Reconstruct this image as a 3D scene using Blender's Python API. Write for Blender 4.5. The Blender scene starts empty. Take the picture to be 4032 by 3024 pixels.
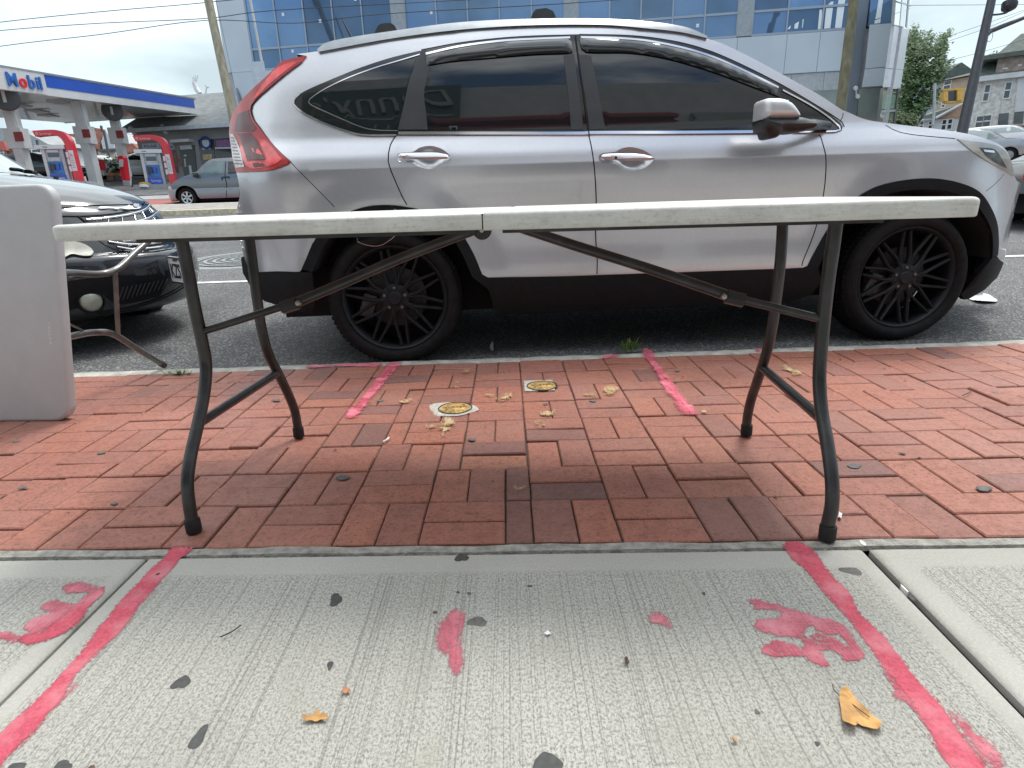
import bpy, bmesh, math, random
from mathutils import Vector, Matrix
from mathutils.geometry import delaunay_2d_cdt
random.seed(7)
rad = math.radians
SC = bpy.context.scene
COL = SC.collection

# ------------------------------------------------------------------ camera
FPX = 1253.7 * 4032 / 2212          # focal length in photo pixels
PITCH, ROLL, CAMH = .3081, -.0326, .7622
_F = Vector((0, math.cos(PITCH), -math.sin(PITCH)))
_R = Vector((1, 0, 0)); _U = _R.cross(_F)
_c, _s = math.cos(ROLL), math.sin(ROLL)
_R, _U = _c * _R + _s * _U, -_s * _R + _c * _U
CO = Vector((0, 0, CAMH))
cd = bpy.data.cameras.new('camera'); cam = bpy.data.objects.new('camera', cd); COL.objects.link(cam)
m = Matrix((( _R.x, _U.x, -_F.x, CO.x), (_R.y, _U.y, -_F.y, CO.y), (_R.z, _U.z, -_F.z, CO.z), (0, 0, 0, 1)))
cam.matrix_world = m
cd.sensor_fit = 'HORIZONTAL'; cd.sensor_width = 36; cd.lens = 36 * FPX / 4032
cd.clip_start = .05; cd.clip_end = 5000
SC.camera = cam

# ------------------------------------------------------------------ light
SUN_EL, SUN_AZ = 62, 35            # azimuth measured from +Y towards +X
W = bpy.data.worlds.new("World"); SC.world = W; W.use_nodes = True
nt = W.node_tree; nt.nodes.clear()
def wn(t, **k):
    n = nt.nodes.new(t)
    for a, b in k.items(): setattr(n, a, b)
    return n
out = wn('ShaderNodeOutputWorld'); bg = wn('ShaderNodeBackground'); bg.inputs[1].default_value = .13
sky = wn('ShaderNodeTexSky', sky_type='NISHITA', sun_disc=False)
sky.sun_elevation = rad(SUN_EL); sky.sun_rotation = rad(SUN_AZ)
sky.air_density = 1.0; sky.dust_density = 1.5; sky.ozone_density = 1.5
tc = wn('ShaderNodeTexCoord'); mp = wn('ShaderNodeMapping'); mp.inputs['Scale'].default_value = (1.5, 1.5, 2.8)
mp.inputs['Location'].default_value = (.3, .1, .25)
nz = wn('ShaderNodeTexNoise'); nz.inputs['Scale'].default_value = 1.6; nz.inputs['Detail'].default_value = 9; nz.inputs['Roughness'].default_value = .58
nz.inputs['Distortion'].default_value = .35
rp = wn('ShaderNodeValToRGB'); rp.color_ramp.elements[0].position = .38; rp.color_ramp.elements[1].position = .60
sep = wn('ShaderNodeSeparateXYZ')
# thicker cloud deck on the far (north, +Y) half, broken blue overhead behind the camera
ma = wn('ShaderNodeMath', operation='MULTIPLY_ADD'); ma.inputs[1].default_value = .26; ma.inputs[2].default_value = .15
ad = wn('ShaderNodeMath', operation='ADD')
mx = wn('ShaderNodeMix', data_type='RGBA'); # overcast cloud: brighter overhead than near the horizon
mc_ = wn('ShaderNodeMix', data_type='RGBA'); mc_.inputs['A'].default_value = (3.55, 4.25, 4.6, 1); mc_.inputs['B'].default_value = (9.0, 9.4, 9.6, 1)
mr_ = wn('ShaderNodeMapRange'); mr_.inputs['From Min'].default_value = .18; mr_.inputs['From Max'].default_value = .85
L = nt.links.new
L(tc.outputs['Generated'], mp.inputs[0]); L(mp.outputs[0], nz.inputs['Vector'])
L(tc.outputs['Generated'], sep.inputs[0]); L(sep.outputs['Y'], ma.inputs[0])
L(nz.outputs['Fac'], ad.inputs[0]); L(ma.outputs[0], ad.inputs[1]); L(ad.outputs[0], rp.inputs[0])
L(sep.outputs['Z'], mr_.inputs['Value']); L(mr_.outputs[0], mc_.inputs['Factor'])
n9 = wn('ShaderNodeTexNoise'); n9.inputs['Scale'].default_value = 2.6; n9.inputs['Detail'].default_value = 8; n9.inputs['Distortion'].default_value = .6; L(mp.outputs[0], n9.inputs['Vector'])
m9 = wn('ShaderNodeMapRange'); m9.inputs['From Min'].default_value = .36; m9.inputs['From Max'].default_value = .64; m9.inputs['To Min'].default_value = .80; m9.inputs['To Max'].default_value = 1.16; L(n9.outputs['Fac'], m9.inputs['Value'])
v9 = wn('ShaderNodeVectorMath', operation='SCALE'); L(mc_.outputs['Result'], v9.inputs[0]); L(m9.outputs[0], v9.inputs['Scale']); L(v9.outputs[0], mx.inputs['B']); L(sky.outputs[0], mx.inputs['A']); L(rp.outputs[0], mx.inputs['Factor']); L(mx.outputs['Result'], bg.inputs[0]); L(bg.outputs[0], out.inputs[0])
sd = bpy.data.lights.new('sun', 'SUN'); sd.energy = 1.5; sd.angle = rad(16); sd.color = (1, .96, .9)
so = bpy.data.objects.new('sun', sd); COL.objects.link(so)
sdir = Vector((math.sin(rad(SUN_AZ)) * math.cos(rad(SUN_EL)), math.cos(rad(SUN_AZ)) * math.cos(rad(SUN_EL)), math.sin(rad(SUN_EL))))
so.rotation_euler = sdir.to_track_quat('Z', 'Y').to_euler()
SC.view_settings.view_transform = 'Standard'; SC.view_settings.look = 'None'
SC.view_settings.exposure = .82; SC.view_settings.gamma = 1
SC.render.engine = 'CYCLES'; SC.cycles.max_bounces = 6; SC.cycles.transparent_max_bounces = 12

# ------------------------------------------------------------------ pixel rays -> real points
def D(ox, oy, sc): return lambda x, y: (ox + x / sc, oy + y / sc)
c1 = D(0, 200, 2.212); c2 = D(0, 600, 1.508); c3 = D(800, 0, 2.212); c4 = D(1100, 100, 1.8433); c5 = D(2200, 100, 1.8433)
c6 = D(3000, 0, 2.1434); c7 = D(1200, 700, 1.8433); c8 = D(2900, 600, 1.9514)
b1 = D(0, 1350, 1.7015); b2 = D(1200, 1350, 1.7015); b3 = D(2500, 1350, 1.4439)
b4 = D(0, 2150, 1.7015); b5 = D(1300, 2150, 1.58); b6 = D(2700, 2100, 1.6607); b7 = D(3400, 100, 2.7642); dd = D(0, 0, 1 / 1.8228)
def ray(p): return _F + _R * ((p[0] - 2016) / FPX) - _U * ((p[1] - 1512) / FPX)
def onZ(p, z=0.):
    d = ray(p); return CO + d * ((z - CAMH) / d.z)
def atY(p, y):
    d = ray(p); return CO + d * (y / d.y)
def at(p, Z): return CO + ray(p) * Z
GK = [(-60, -.02), (3.5, -.02), (8, .17), (15, .58), (21.5, .95), (24.3, 1.17), (27.5, 1.6), (30, 1.9), (38, 2.5), (60, 4.2), (300, 17.5), (2500, 138)]
def G(y):
    for (a, za), (b, zb) in zip(GK, GK[1:]):
        if y <= b: return za + (zb - za) * max(0, (y - a)) / (b - a)
    return GK[-1][1]
def onG(p):
    d = ray(p); t = .5
    while t < 400:
        P = CO + d * t
        if P.z < G(P.y): return P
        t *= 1.004
    return CO + d * t
def onplane(p, P0, n):
    d = ray(p); return CO + d * (n.dot(P0 - CO) / n.dot(d))

# ------------------------------------------------------------------ materials
MATS = {}
def new_mat(name):
    mt = bpy.data.materials.new(name); mt.use_nodes = True; return mt, mt.node_tree, mt.node_tree.nodes['Principled BSDF']
def mat(name, col, rough=.6, metal=0, var=.12, scale=6, bump=0, bscale=60, coat=0, spec=.5, emit=0, detail=5, trans=0, stretch=None, rvar=0):
    if name in MATS: return MATS[name]
    mt, t, b = new_mat(name); N = t.nodes; K = t.links.new
    co = N.new('ShaderNodeTexCoord'); src = co.outputs['Object']
    if stretch:
        mpp = N.new('ShaderNodeMapping'); mpp.inputs['Scale'].default_value = stretch; K(src, mpp.inputs[0]); src = mpp.outputs[0]
    if var:
        n = N.new('ShaderNodeTexNoise'); n.inputs['Scale'].default_value = scale; n.inputs['Detail'].default_value = detail
        K(src, n.inputs['Vector'])
        r = N.new('ShaderNodeValToRGB'); r.color_ramp.elements[0].position = .3; r.color_ramp.elements[1].position = .7
        a = [max(0, c * (1 - var)) for c in col]; z = [min(1, c * (1 + var)) for c in col]
        r.color_ramp.elements[0].color = (*a, 1); r.color_ramp.elements[1].color = (*z, 1)
        K(n.outputs['Fac'], r.inputs[0]); K(r.outputs[0], b.inputs['Base Color'])
        if rvar:
            q = N.new('ShaderNodeMapRange'); q.inputs[3].default_value = rough - rvar; q.inputs[4].default_value = rough + rvar
            K(n.outputs['Fac'], q.inputs[0]); K(q.outputs[0], b.inputs['Roughness'])
    else: b.inputs['Base Color'].default_value = (*col, 1)
    if not rvar: b.inputs['Roughness'].default_value = rough
    b.inputs['Metallic'].default_value = metal
    b.inputs['Coat Weight'].default_value = coat; b.inputs['Coat Roughness'].default_value = .03
    b.inputs['Specular IOR Level'].default_value = spec
    if trans: b.inputs['Transmission Weight'].default_value = trans
    if emit:
        b.inputs['Emission Color'].default_value = (*col, 1); b.inputs['Emission Strength'].default_value = emit
    if bump:
        n2 = N.new('ShaderNodeTexNoise'); n2.inputs['Scale'].default_value = bscale; n2.inputs['Detail'].default_value = 6; K(src, n2.inputs['Vector'])
        bp = N.new('ShaderNodeBump'); bp.inputs['Strength'].default_value = bump; bp.inputs['Distance'].default_value = .01
        K(n2.outputs['Fac'], bp.inputs['Height']); K(bp.outputs[0], b.inputs['Normal'])
    MATS[name] = mt; return mt

def mixrgb(N, K, a, bcol, fac):
    x = N.new('ShaderNodeMix'); x.data_type = 'RGBA'
    for k, v in (('A', a), ('B', bcol), ('Factor', fac)):
        if isinstance(v, (tuple, list)): x.inputs[k].default_value = (*v, 1)
        elif isinstance(v, (int, float)): x.inputs[k].default_value = v
        else: K(v, x.inputs[k])
    return x.outputs['Result']
def noise(N, K, src, scale, detail=5, stretch=None, rough=.5, dist=0):
    if stretch:
        q = N.new('ShaderNodeMapping'); q.inputs['Scale'].default_value = stretch; K(src, q.inputs[0]); src = q.outputs[0]
    n = N.new('ShaderNodeTexNoise'); n.inputs['Scale'].default_value = scale; n.inputs['Detail'].default_value = detail
    n.inputs['Roughness'].default_value = rough; n.inputs['Distortion'].default_value = dist
    K(src, n.inputs['Vector']); return n.outputs['Fac']
def ramp(N, K, src, a, b, ca=(0, 0, 0), cb=(1, 1, 1)):
    r = N.new('ShaderNodeValToRGB'); r.color_ramp.elements[0].position = a; r.color_ramp.elements[1].position = b
    r.color_ramp.elements[0].color = (*ca, 1); r.color_ramp.elements[1].color = (*cb, 1); K(src, r.inputs[0]); return r.outputs[0]
def mth(N, K, op, a, b=None):
    x = N.new('ShaderNodeMath'); x.operation = op
    for i, v in enumerate((a, b)):
        if v is None: continue
        if isinstance(v, (int, float)): x.inputs[i].default_value = v
        else: K(v, x.inputs[i])
    return x.outputs[0]
def bumpn(N, K, b, h, st, dist=.01):
    bp = N.new('ShaderNodeBump'); bp.inputs['Strength'].default_value = st; bp.inputs['Distance'].default_value = dist
    K(h, bp.inputs['Height']); K(bp.outputs[0], b.inputs['Normal'])

def concrete_mat():
    mt, t, b = new_mat('broomed_concrete'); N = t.nodes; K = t.links.new
    co = N.new('ShaderNodeTexCoord').outputs['Object']
    at_ = N.new('ShaderNodeAttribute'); at_.attribute_name = 'rim'; rim = at_.outputs['Fac']
    spk = noise(N, K, co, 230, 5, stretch=(1, .72, 1), rough=.82)
    spk2 = noise(N, K, co, 620, 2, stretch=(1, .5, 1), rough=.7)
    stripes = noise(N, K, co, 62, 3, stretch=(5.0, .012, 0), rough=.6)
    stripe2 = noise(N, K, co, 16, 4, stretch=(8.0, .010, 0), rough=.7)
    big = noise(N, K, co, 2.2, 6)
    base = mixrgb(N, K, (.40, .393, .36), (.51, .50, .465), ramp(N, K, big, .3, .7))
    s = ramp(N, K, spk, .40, .54); s2 = ramp(N, K, spk2, .3, .42)
    inv = mth(N, K, 'SUBTRACT', 1, rim)
    col = mixrgb(N, K, (.19, .19, .165), base, mth(N, K, 'MAXIMUM', s, mth(N, K, 'MULTIPLY', rim, .8)))
    col = mixrgb(N, K, col, (.70, .70, .65), mth(N, K, 'MULTIPLY', mth(N, K, 'MULTIPLY', ramp(N, K, spk2, .55, .7), .5), inv))
    line = mth(N, K, 'MULTIPLY', ramp(N, K, stripes, .55, .62), inv)
    col = mixrgb(N, K, col, (.13, .125, .115), mth(N, K, 'MULTIPLY', mth(N, K, 'MULTIPLY', line, ramp(N, K, spk2, .35, .6)), .75))
    line2 = mth(N, K, 'MULTIPLY', ramp(N, K, stripe2, .62, .66), inv)
    col = mixrgb(N, K, col, (.14, .14, .13), mth(N, K, 'MULTIPLY', line2, .28))
    st = noise(N, K, co, 5, 7, dist=1.2)
    col = mixrgb(N, K, col, (.33, .32, .27), mth(N, K, 'MULTIPLY', ramp(N, K, st, .55, .75), .45))
    K(col, b.inputs['Base Color']); b.inputs['Roughness'].default_value = .9; b.inputs['Specular IOR Level'].default_value = .25
    h = mth(N, K, 'ADD', mth(N, K, 'MULTIPLY', spk, .8), mth(N, K, 'MULTIPLY', mth(N, K, 'SUBTRACT', 1, stripes), mth(N, K, 'MULTIPLY', inv, 1.2)))
    bumpn(N, K, b, h, .55, .003)
    return mt
def brick_mat():
    mt, t, b = new_mat('clay_paver'); N = t.nodes; K = t.links.new
    co = N.new('ShaderNodeTexCoord').outputs['Object']
    a = N.new('ShaderNodeAttribute'); a.attribute_name = 'tone'
    tone = a.outputs['Fac']
    r = N.new('ShaderNodeValToRGB'); e = r.color_ramp.elements
    e[0].position = 0; e[0].color = (.165, .085, .078, 1); e[1].position = 1; e[1].color = (.36, .155, .095, 1)
    for p, c in ((.16, (.225, .105, .09)), (.3, (.31, .125, .095)), (.6, (.36, .14, .10)), (.85, (.40, .15, .098))):
        q = e.new(p); q.color = (*c, 1)
    K(tone, r.inputs[0])
    pit = noise(N, K, co, 85, 6, rough=.85); mid = noise(N, K, co, 22, 6); big = noise(N, K, co, 2.5, 5)
    fine = noise(N, K, co, 260, 4, rough=.8)
    col = mixrgb(N, K, r.outputs[0], (.10, .042, .032), mth(N, K, 'MULTIPLY', ramp(N, K, pit, .50, .60), .72))
    col = mixrgb(N, K, col, (.52, .30, .22), mth(N, K, 'MULTIPLY', ramp(N, K, fine, .55, .68), .5))
    col = mixrgb(N, K, col, (.17, .085, .07), mth(N, K, 'MULTIPLY', ramp(N, K, mid, .48, .7), .38))
    col = mixrgb(N, K, col, (.42, .25, .21), mth(N, K, 'MULTIPLY', ramp(N, K, big, .45, .75), .28))
    K(col, b.inputs['Base Color']); b.inputs['Specular IOR Level'].default_value = .4
    K(ramp(N, K, mid, .3, .7, (.42, .42, .42), (.68, .68, .68)), b.inputs['Roughness'])
    bumpn(N, K, b, mth(N, K, 'ADD', mth(N, K, 'MULTIPLY', pit, -1), mth(N, K, 'MULTIPLY', fine, .3)), .5, .003)
    return mt
def asphalt_mat(name, c0, c1_, sc=170):
    mt, t, b = new_mat(name); N = t.nodes; K = t.links.new
    co = N.new('ShaderNodeTexCoord').outputs['Object']
    v = N.new('ShaderNodeTexVoronoi'); v.inputs['Scale'].default_value = sc; K(co, v.inputs['Vector'])
    g = noise(N, K, co, sc * .5, 5, rough=.7); big = noise(N, K, co, .7, 6, dist=.6)
    col = mixrgb(N, K, c0, c1_, ramp(N, K, g, .35, .65))
    sp = N.new('ShaderNodeSeparateColor'); K(v.outputs['Color'], sp.inputs[0])
    col = mixrgb(N, K, col, tuple(min(1, x * 3.2) for x in c1_), mth(N, K, 'MULTIPLY', ramp(N, K, sp.outputs[0], .72, .95), .7))
    col = mixrgb(N, K, col, tuple(x * .6 for x in c0), mth(N, K, 'MULTIPLY', ramp(N, K, big, .5, .7), .5))
    K(col, b.inputs['Base Color']); b.inputs['Roughness'].default_value = .8; b.inputs['Specular IOR Level'].default_value = .35
    bumpn(N, K, b, mth(N, K, 'ADD', v.outputs['Distance'], g), .8, .006)
    return mt
def paint_mat(name, col, thr=.30, soft=.22, sc=120, rough=.75):
    """worn paint on a rough floor: real bare spots where the floor shows through"""
    mt, t, b = new_mat(name); N = t.nodes; K = t.links.new
    co = N.new('ShaderNodeTexCoord').outputs['Object']
    a = N.new('ShaderNodeAttribute'); a.attribute_name = 'edge'
    n = noise(N, K, co, sc, 4, rough=.7); n2 = noise(N, K, co, 14, 5)
    n3 = noise(N, K, co, 60, 3, stretch=(5, .15, 1))
    s = mth(N, K, 'ADD', mth(N, K, 'MULTIPLY', mth(N, K, 'SUBTRACT', n, .5), 2.2), mth(N, K, 'ADD', mth(N, K, 'MULTIPLY', mth(N, K, 'SUBTRACT', n2, .5), 1.3), mth(N, K, 'MULTIPLY', mth(N, K, 'SUBTRACT', .5, n3), .9)))
    s = mth(N, K, 'ADD', s, mth(N, K, 'MULTIPLY', a.outputs['Fac'], .95))
    al = ramp(N, K, s, thr, thr + soft)
    cc = mixrgb(N, K, col, tuple(x * .62 for x in col), ramp(N, K, n, .35, .62)); cc = mixrgb(N, K, cc, tuple(x + (.55 - x) * .35 for x in col), mth(N, K, 'MULTIPLY', ramp(N, K, n2, .45, .7), .7))
    K(cc, b.inputs['Base Color']); b.inputs['Roughness'].default_value = rough; K(al, b.inputs['Alpha'])
    bumpn(N, K, b, n, .4, .002)
    MATS[name] = mt; return mt
def carpaint(name, col, metal=.8, rough=.3):
    mt, t, b = new_mat(name); N = t.nodes; K = t.links.new
    co = N.new('ShaderNodeTexCoord').outputs['Object']
    fl = noise(N, K, co, 60, 2); d = noise(N, K, co, 3, 6); d2 = noise(N, K, co, 8, 3)
    c = mixrgb(N, K, tuple(x * .985 for x in col), tuple(min(1, x * 1.015) for x in col), ramp(N, K, fl, .35, .65))
    c = mixrgb(N, K, c, (.34, .31, .28), mth(N, K, 'MULTIPLY', ramp(N, K, d, .52, .8), .05))
    K(c, b.inputs['Base Color']); b.inputs['Metallic'].default_value = metal
    K(mth(N, K, 'ADD', rough - .03, mth(N, K, 'MULTIPLY', d2, .06)), b.inputs['Roughness'])
    b.inputs['Coat Weight'].default_value = 1; b.inputs['Coat Roughness'].default_value = .04
    MATS[name] = mt; return mt
def leaf_mat(name, a, c):
    mt, t, b = new_mat(name); N = t.nodes; K = t.links.new
    g = N.new('ShaderNodeNewGeometry')
    co = N.new('ShaderNodeTexCoord').outputs['Object']
    K(mixrgb(N, K, a, c, g.outputs['Random Per Island']), b.inputs['Base Color'])
    b.inputs['Roughness'].default_value = .55; b.inputs['Specular IOR Level'].default_value = .3
    MATS[name] = mt; return mt

# ------------------------------------------------------------------ object helpers
WL = {}
def wloc(o): return WL.get(o.name, Vector((0, 0, 0)))
def thing(name, label, cat, loc=(0, 0, 0), group=None):
    o = bpy.data.objects.new(name, None); COL.objects.link(o); o.location = loc; o.empty_display_size = .1
    WL[o.name] = Vector(loc); o['label'] = label; o['category'] = cat
    if group: o['group'] = group
    return o
def tag(o, label, cat, group=None, kind=None):
    if label: o['label'] = label
    if cat: o['category'] = cat
    if group: o['group'] = group
    if kind: o['kind'] = kind
    return o
class MB:
    """collects vertices and faces, links them as one mesh object"""
    def __init__(s): s.v = []; s.f = []; s.n = None; s.mi = []
    def add(s, vs, fs, mi=0):
        k = len(s.v); s.v += [Vector(v) for v in vs]; s.f += [tuple(i + k for i in f) for f in fs]; s.mi += [mi] * len(fs); return s
    def box(s, lo, hi, bev=0, M=None, mi=0):
        x0, y0, z0 = lo; x1, y1, z1 = hi
        if bev:
            bm = bmesh.new(); bmesh.ops.create_cube(bm, size=1)
            for v in bm.verts: v.co = Vector(((x0 + x1) / 2 + v.co.x * (x1 - x0), (y0 + y1) / 2 + v.co.y * (y1 - y0), (z0 + z1) / 2 + v.co.z * (z1 - z0)))
            bmesh.ops.bevel(bm, geom=bm.edges[:], offset=bev, segments=3, affect='EDGES', profile=.5)
            bm.verts.index_update(); vs = [v.co.copy() for v in bm.verts]; fs = [tuple(v.index for v in f.verts) for f in bm.faces]; bm.free()
        else:
            vs = [Vector(p) for p in ((x0, y0, z0), (x1, y0, z0), (x1, y1, z0), (x0, y1, z0), (x0, y0, z1), (x1, y0, z1), (x1, y1, z1), (x0, y1, z1))]
            fs = [(0, 3, 2, 1), (4, 5, 6, 7), (0, 1, 5, 4), (1, 2, 6, 5), (2, 3, 7, 6), (3, 0, 4, 7)]
        if M: vs = [M @ v for v in vs]
        return s.add(vs, fs, mi)
    def tube(s, pts, r, n=12, cap=True, mi=0, flat=None):
        pts = [Vector(p) for p in pts]; rr = r if isinstance(r, (list, tuple)) else [r] * len(pts)
        vs = []; fs = []; up = None
        for i, p in enumerate(pts):
            t = (pts[min(i + 1, len(pts) - 1)] - pts[max(i - 1, 0)]).normalized()
            if up is None: up = Vector((0, 0, 1)) if abs(t.z) < .9 else Vector((0, 1, 0))
            a = t.cross(up).normalized(); b = a.cross(t).normalized(); up = b
            for k in range(n):
                q = 2 * math.pi * k / n
                vs.append(p + (a * math.cos(q) + b * math.sin(q) * (flat or 1)) * rr[i])
        for i in range(len(pts) - 1):
            for k in range(n):
                fs.append((i * n + k, i * n + (k + 1) % n, (i + 1) * n + (k + 1) % n, (i + 1) * n + k))
        if cap: fs.append(tuple(range(n))[::-1]); fs.append(tuple((len(pts) - 1) * n + k for k in range(n)))
        return s.add(vs, fs, mi)
    def lathe(s, prof, c, ax, n=32, mi=0, caps=False):
        """prof: list of (radius, distance along ax)"""
        ax = Vector(ax).normalized(); u = ax.orthogonal().normalized(); w = ax.cross(u); c = Vector(c)
        vs = []; fs = []
        for r, h in prof:
            for k in range(n):
                q = 2 * math.pi * k / n; vs.append(c + ax * h + (u * math.cos(q) + w * math.sin(q)) * r)
        for i in range(len(prof) - 1):
            for k in range(n): fs.append((i * n + k, i * n + (k + 1) % n, (i + 1) * n + (k + 1) % n, (i + 1) * n + k))
        if caps: fs.append(tuple(range(n))[::-1]); fs.append(tuple((len(prof) - 1) * n + k for k in range(n)))
        return s.add(vs, fs, mi)
    def prism(s, poly, dvec, mi=0):
        """poly: 3D points, extruded by dvec"""
        n = len(poly); dvec = Vector(dvec); vs = [Vector(p) for p in poly] + [Vector(p) + dvec for p in poly]
        fs = [tuple(range(n)), tuple(range(2 * n - 1, n - 1, -1))] + [(i, (i + 1) % n, n + (i + 1) % n, n + i) for i in range(n)]
        return s.add(vs, fs, mi)
    def build(s, name, mt, parent=None, smooth=None, attr=None, fix=True):
        me = bpy.data.meshes.new(name); off = Vector((0, 0, 0)); p = parent
        while p is not None: off += p.location; p = p.parent
        me.from_pydata([v - off for v in s.v], [], s.f); me.validate(); 
        if fix and s.n is None:
            bm = bmesh.new(); bm.from_mesh(me); bmesh.ops.recalc_face_normals(bm, faces=bm.faces[:]); bm.to_mesh(me); bm.free()
        for q in (mt if isinstance(mt, list) else [mt]): me.materials.append(q)
        if isinstance(mt, list) and len(me.polygons) == len(s.mi):
            for pl, k in zip(me.polygons, s.mi): pl.material_index = k
        if smooth is not None:
            me.polygons.foreach_set('use_smooth', [True] * len(me.polygons))
            if smooth < 180: me.set_sharp_from_angle(angle=rad(smooth))
        if s.n is not None:
            me.polygons.foreach_set('use_smooth', [True] * len(me.polygons))
            if len(s.n) == len(me.vertices): me.normals_split_custom_set_from_vertices([tuple(x) for x in s.n])
        if attr:
            a = me.attributes.new(attr[0], 'FLOAT', 'POINT'); a.data.foreach_set('value', attr[1][:len(me.vertices)])
        me.update()
        o = bpy.data.objects.new(name, me); COL.objects.link(o)
        if parent is not None: o.parent = parent
        return o
def struct(o): o['kind'] = 'structure'; return o

def smoothpoly(pts, step=.02, corner=40, closed=True):
    """Catmull-Rom through the points, kept sharp where the outline turns hard"""
    P = [Vector((p[0], p[1])) for p in pts]; n = len(P); out = []
    def is_corner(i):
        if not closed and i in (0, n - 1): return True
        a = P[i] - P[i - 1]; b = P[(i + 1) % n] - P[i]
        if a.length < 1e-6 or b.length < 1e-6: return True
        return math.degrees(a.angle(b)) > corner
    cn = [is_corner(i) for i in range(n)]
    for i in range(n if closed else n - 1):
        p1, p2 = P[i], P[(i + 1) % n]; p0, p3 = P[i - 1], P[(i + 2) % n]
        L_ = (p2 - p1).length; k = max(1, int(L_ / step))
        def tang(a, b, c_, corn):
            if corn: return None
            d = (c_ - a); return d.normalized() * L_ if d.length else None
        t1 = tang(p0, p1, p2, cn[i]); t2 = tang(p1, p2, p3, cn[(i + 1) % n])
        if t1 is None: t1 = p2 - p1
        if t2 is None: t2 = p2 - p1
        for j in range(k):
            t = j / k; h = (2 * t**3 - 3 * t * t + 1, t**3 - 2 * t * t + t, -2 * t**3 + 3 * t * t, t**3 - t * t)
            out.append(p1 * h[0] + t1 * h[1] + p2 * h[2] + t2 * h[3])
    if not closed: out.append(P[-1])
    return out
def inside(p, poly):
    x, y = p[0], p[1]; c = False; n = len(poly)
    for i in range(n):
        x1, y1 = poly[i]; x2, y2 = poly[i - 1]
        if (y1 > y) != (y2 > y) and x < (x2 - x1) * (y - y1) / (y2 - y1) + x1: c = not c
    return c
def segdist(p, poly):
    best = 1e9
    for i in range(len(poly)):
        a = poly[i - 1]; b = poly[i]; ab = b - a; L2 = ab.length_squared
        t = 0 if L2 == 0 else max(0, min(1, (p - a).dot(ab) / L2)); d = (p - a - ab * t).length
        if d < best: best = d
    return best
def cdt(poly, grid, holes=(), margin=.35, extra=()):
    V = []; E = []
    for pl in [poly] + list(holes):
        k = len(V); V += [Vector((p[0], p[1])) for p in pl]; n = len(pl); E += [(k + i, k + (i + 1) % n) for i in range(n)]
    nb = len(V)
    xs = [p[0] for p in poly]; ys = [p[1] for p in poly]
    if grid:
        loops = [[Vector((p[0], p[1])) for p in pl] for pl in [poly] + list(holes)]
        y = math.floor(min(ys) / grid) * grid
        while y < max(ys):
            x = math.floor(min(xs) / grid) * grid
            while x < max(xs):
                q = Vector((x, y))
                if inside(q, poly) and not any(inside(q, h) for h in holes) and min(segdist(q, l) for l in loops) > grid * margin: V.append(q)
                x += grid
            y += grid
    if extra:
        zs = [l[0].y for l in extra]; V = V[:nb] + [v for v in V[nb:] if not (min(zs) - .012 < v.y < max(zs) + .012 and extra[0][0].x - .02 < v.x < extra[0][-1].x + .02)]
        for l in extra:
            k = len(V); V += l; E += [(k + i, k + i + 1) for i in range(len(l) - 1)]
    r = delaunay_2d_cdt(V, E, [], 0, 1e-6)
    vs, fs = r[0], r[2]; F = []
    for f in fs:
        c = sum((vs[i] for i in f), Vector((0, 0))) / len(f)
        if inside(c, poly) and not any(inside(c, h) for h in holes): F.append(tuple(f))
    return vs, F

def fdir(yaw): return Vector((math.cos(yaw), math.sin(yaw), 0)), Vector((-math.sin(yaw), math.cos(yaw), 0))
_font = {}
def text(s, size, org, rv, uv, mt, parent, name='lettering', ext=.01, width=None, shear=0, bold=0):
    cu = bpy.data.curves.new('t', 'FONT'); cu.body = s; cu.size = 1; cu.extrude = 0; cu.resolution_u = 3; cu.shear = shear; cu.offset = bold
    o = bpy.data.objects.new('t', cu); COL.objects.link(o); dg = bpy.context.evaluated_depsgraph_get()
    me = bpy.data.meshes.new_from_object(o.evaluated_get(dg)); bpy.data.objects.remove(o)
    vs = [v.co.copy() for v in me.vertices]; fs = [tuple(p.vertices) for p in me.polygons]
    x0 = min(v.x for v in vs); x1 = max(v.x for v in vs); sx = size if width is None else width / (x1 - x0)
    rv = Vector(rv).normalized(); uv = Vector(uv).normalized(); nv = rv.cross(uv); org = Vector(org)
    b = MB(); P = [org + rv * ((v.x - x0) * sx) + uv * (v.y * size) for v in vs]
    b.add([p + nv * ext for p in P], fs)
    bm = bmesh.new(); me2 = bpy.data.meshes.new('x'); me2.from_pydata([tuple(p + nv * ext) for p in P], [], fs); bm.from_mesh(me2)
    r = bmesh.ops.extrude_face_region(bm, geom=bm.faces[:])
    for e in r['geom']:
        if isinstance(e, bmesh.types.BMVert): e.co -= nv * ext
    bm.verts.index_update(); b = MB(); b.add([v.co.copy() for v in bm.verts], [tuple(v.index for v in f.verts) for f in bm.faces]); bm.free()
    bpy.data.meshes.remove(me); bpy.data.meshes.remove(me2); bpy.data.curves.remove(cu)
    ob = b.build(name, mt, parent); return ob, (x1 - x0) * sx

# ================================================================== GROUND
def lin(a, b):
    def f(x): return a.y + (b.y - a.y) * (x - a.x) / (b.x - a.x)
    return f
KA, KB = onZ(dd(170, 812)), onZ(dd(2212, 741)); kerbY = lin(KA, KB)
BA, BB = onZ(dd(0, 1195)), onZ(dd(2212, 1166)); bordY = lin(BA, BB)
KW = .072                                            # kerb width
RZ = -.055                                           # road level at the kerb
ASPH = asphalt_mat('asphalt', (.070, .071, .072), (.135, .135, .136), 120)
LOT = asphalt_mat('lot_asphalt', (.10, .10, .10), (.15, .15, .15), 60)
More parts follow.
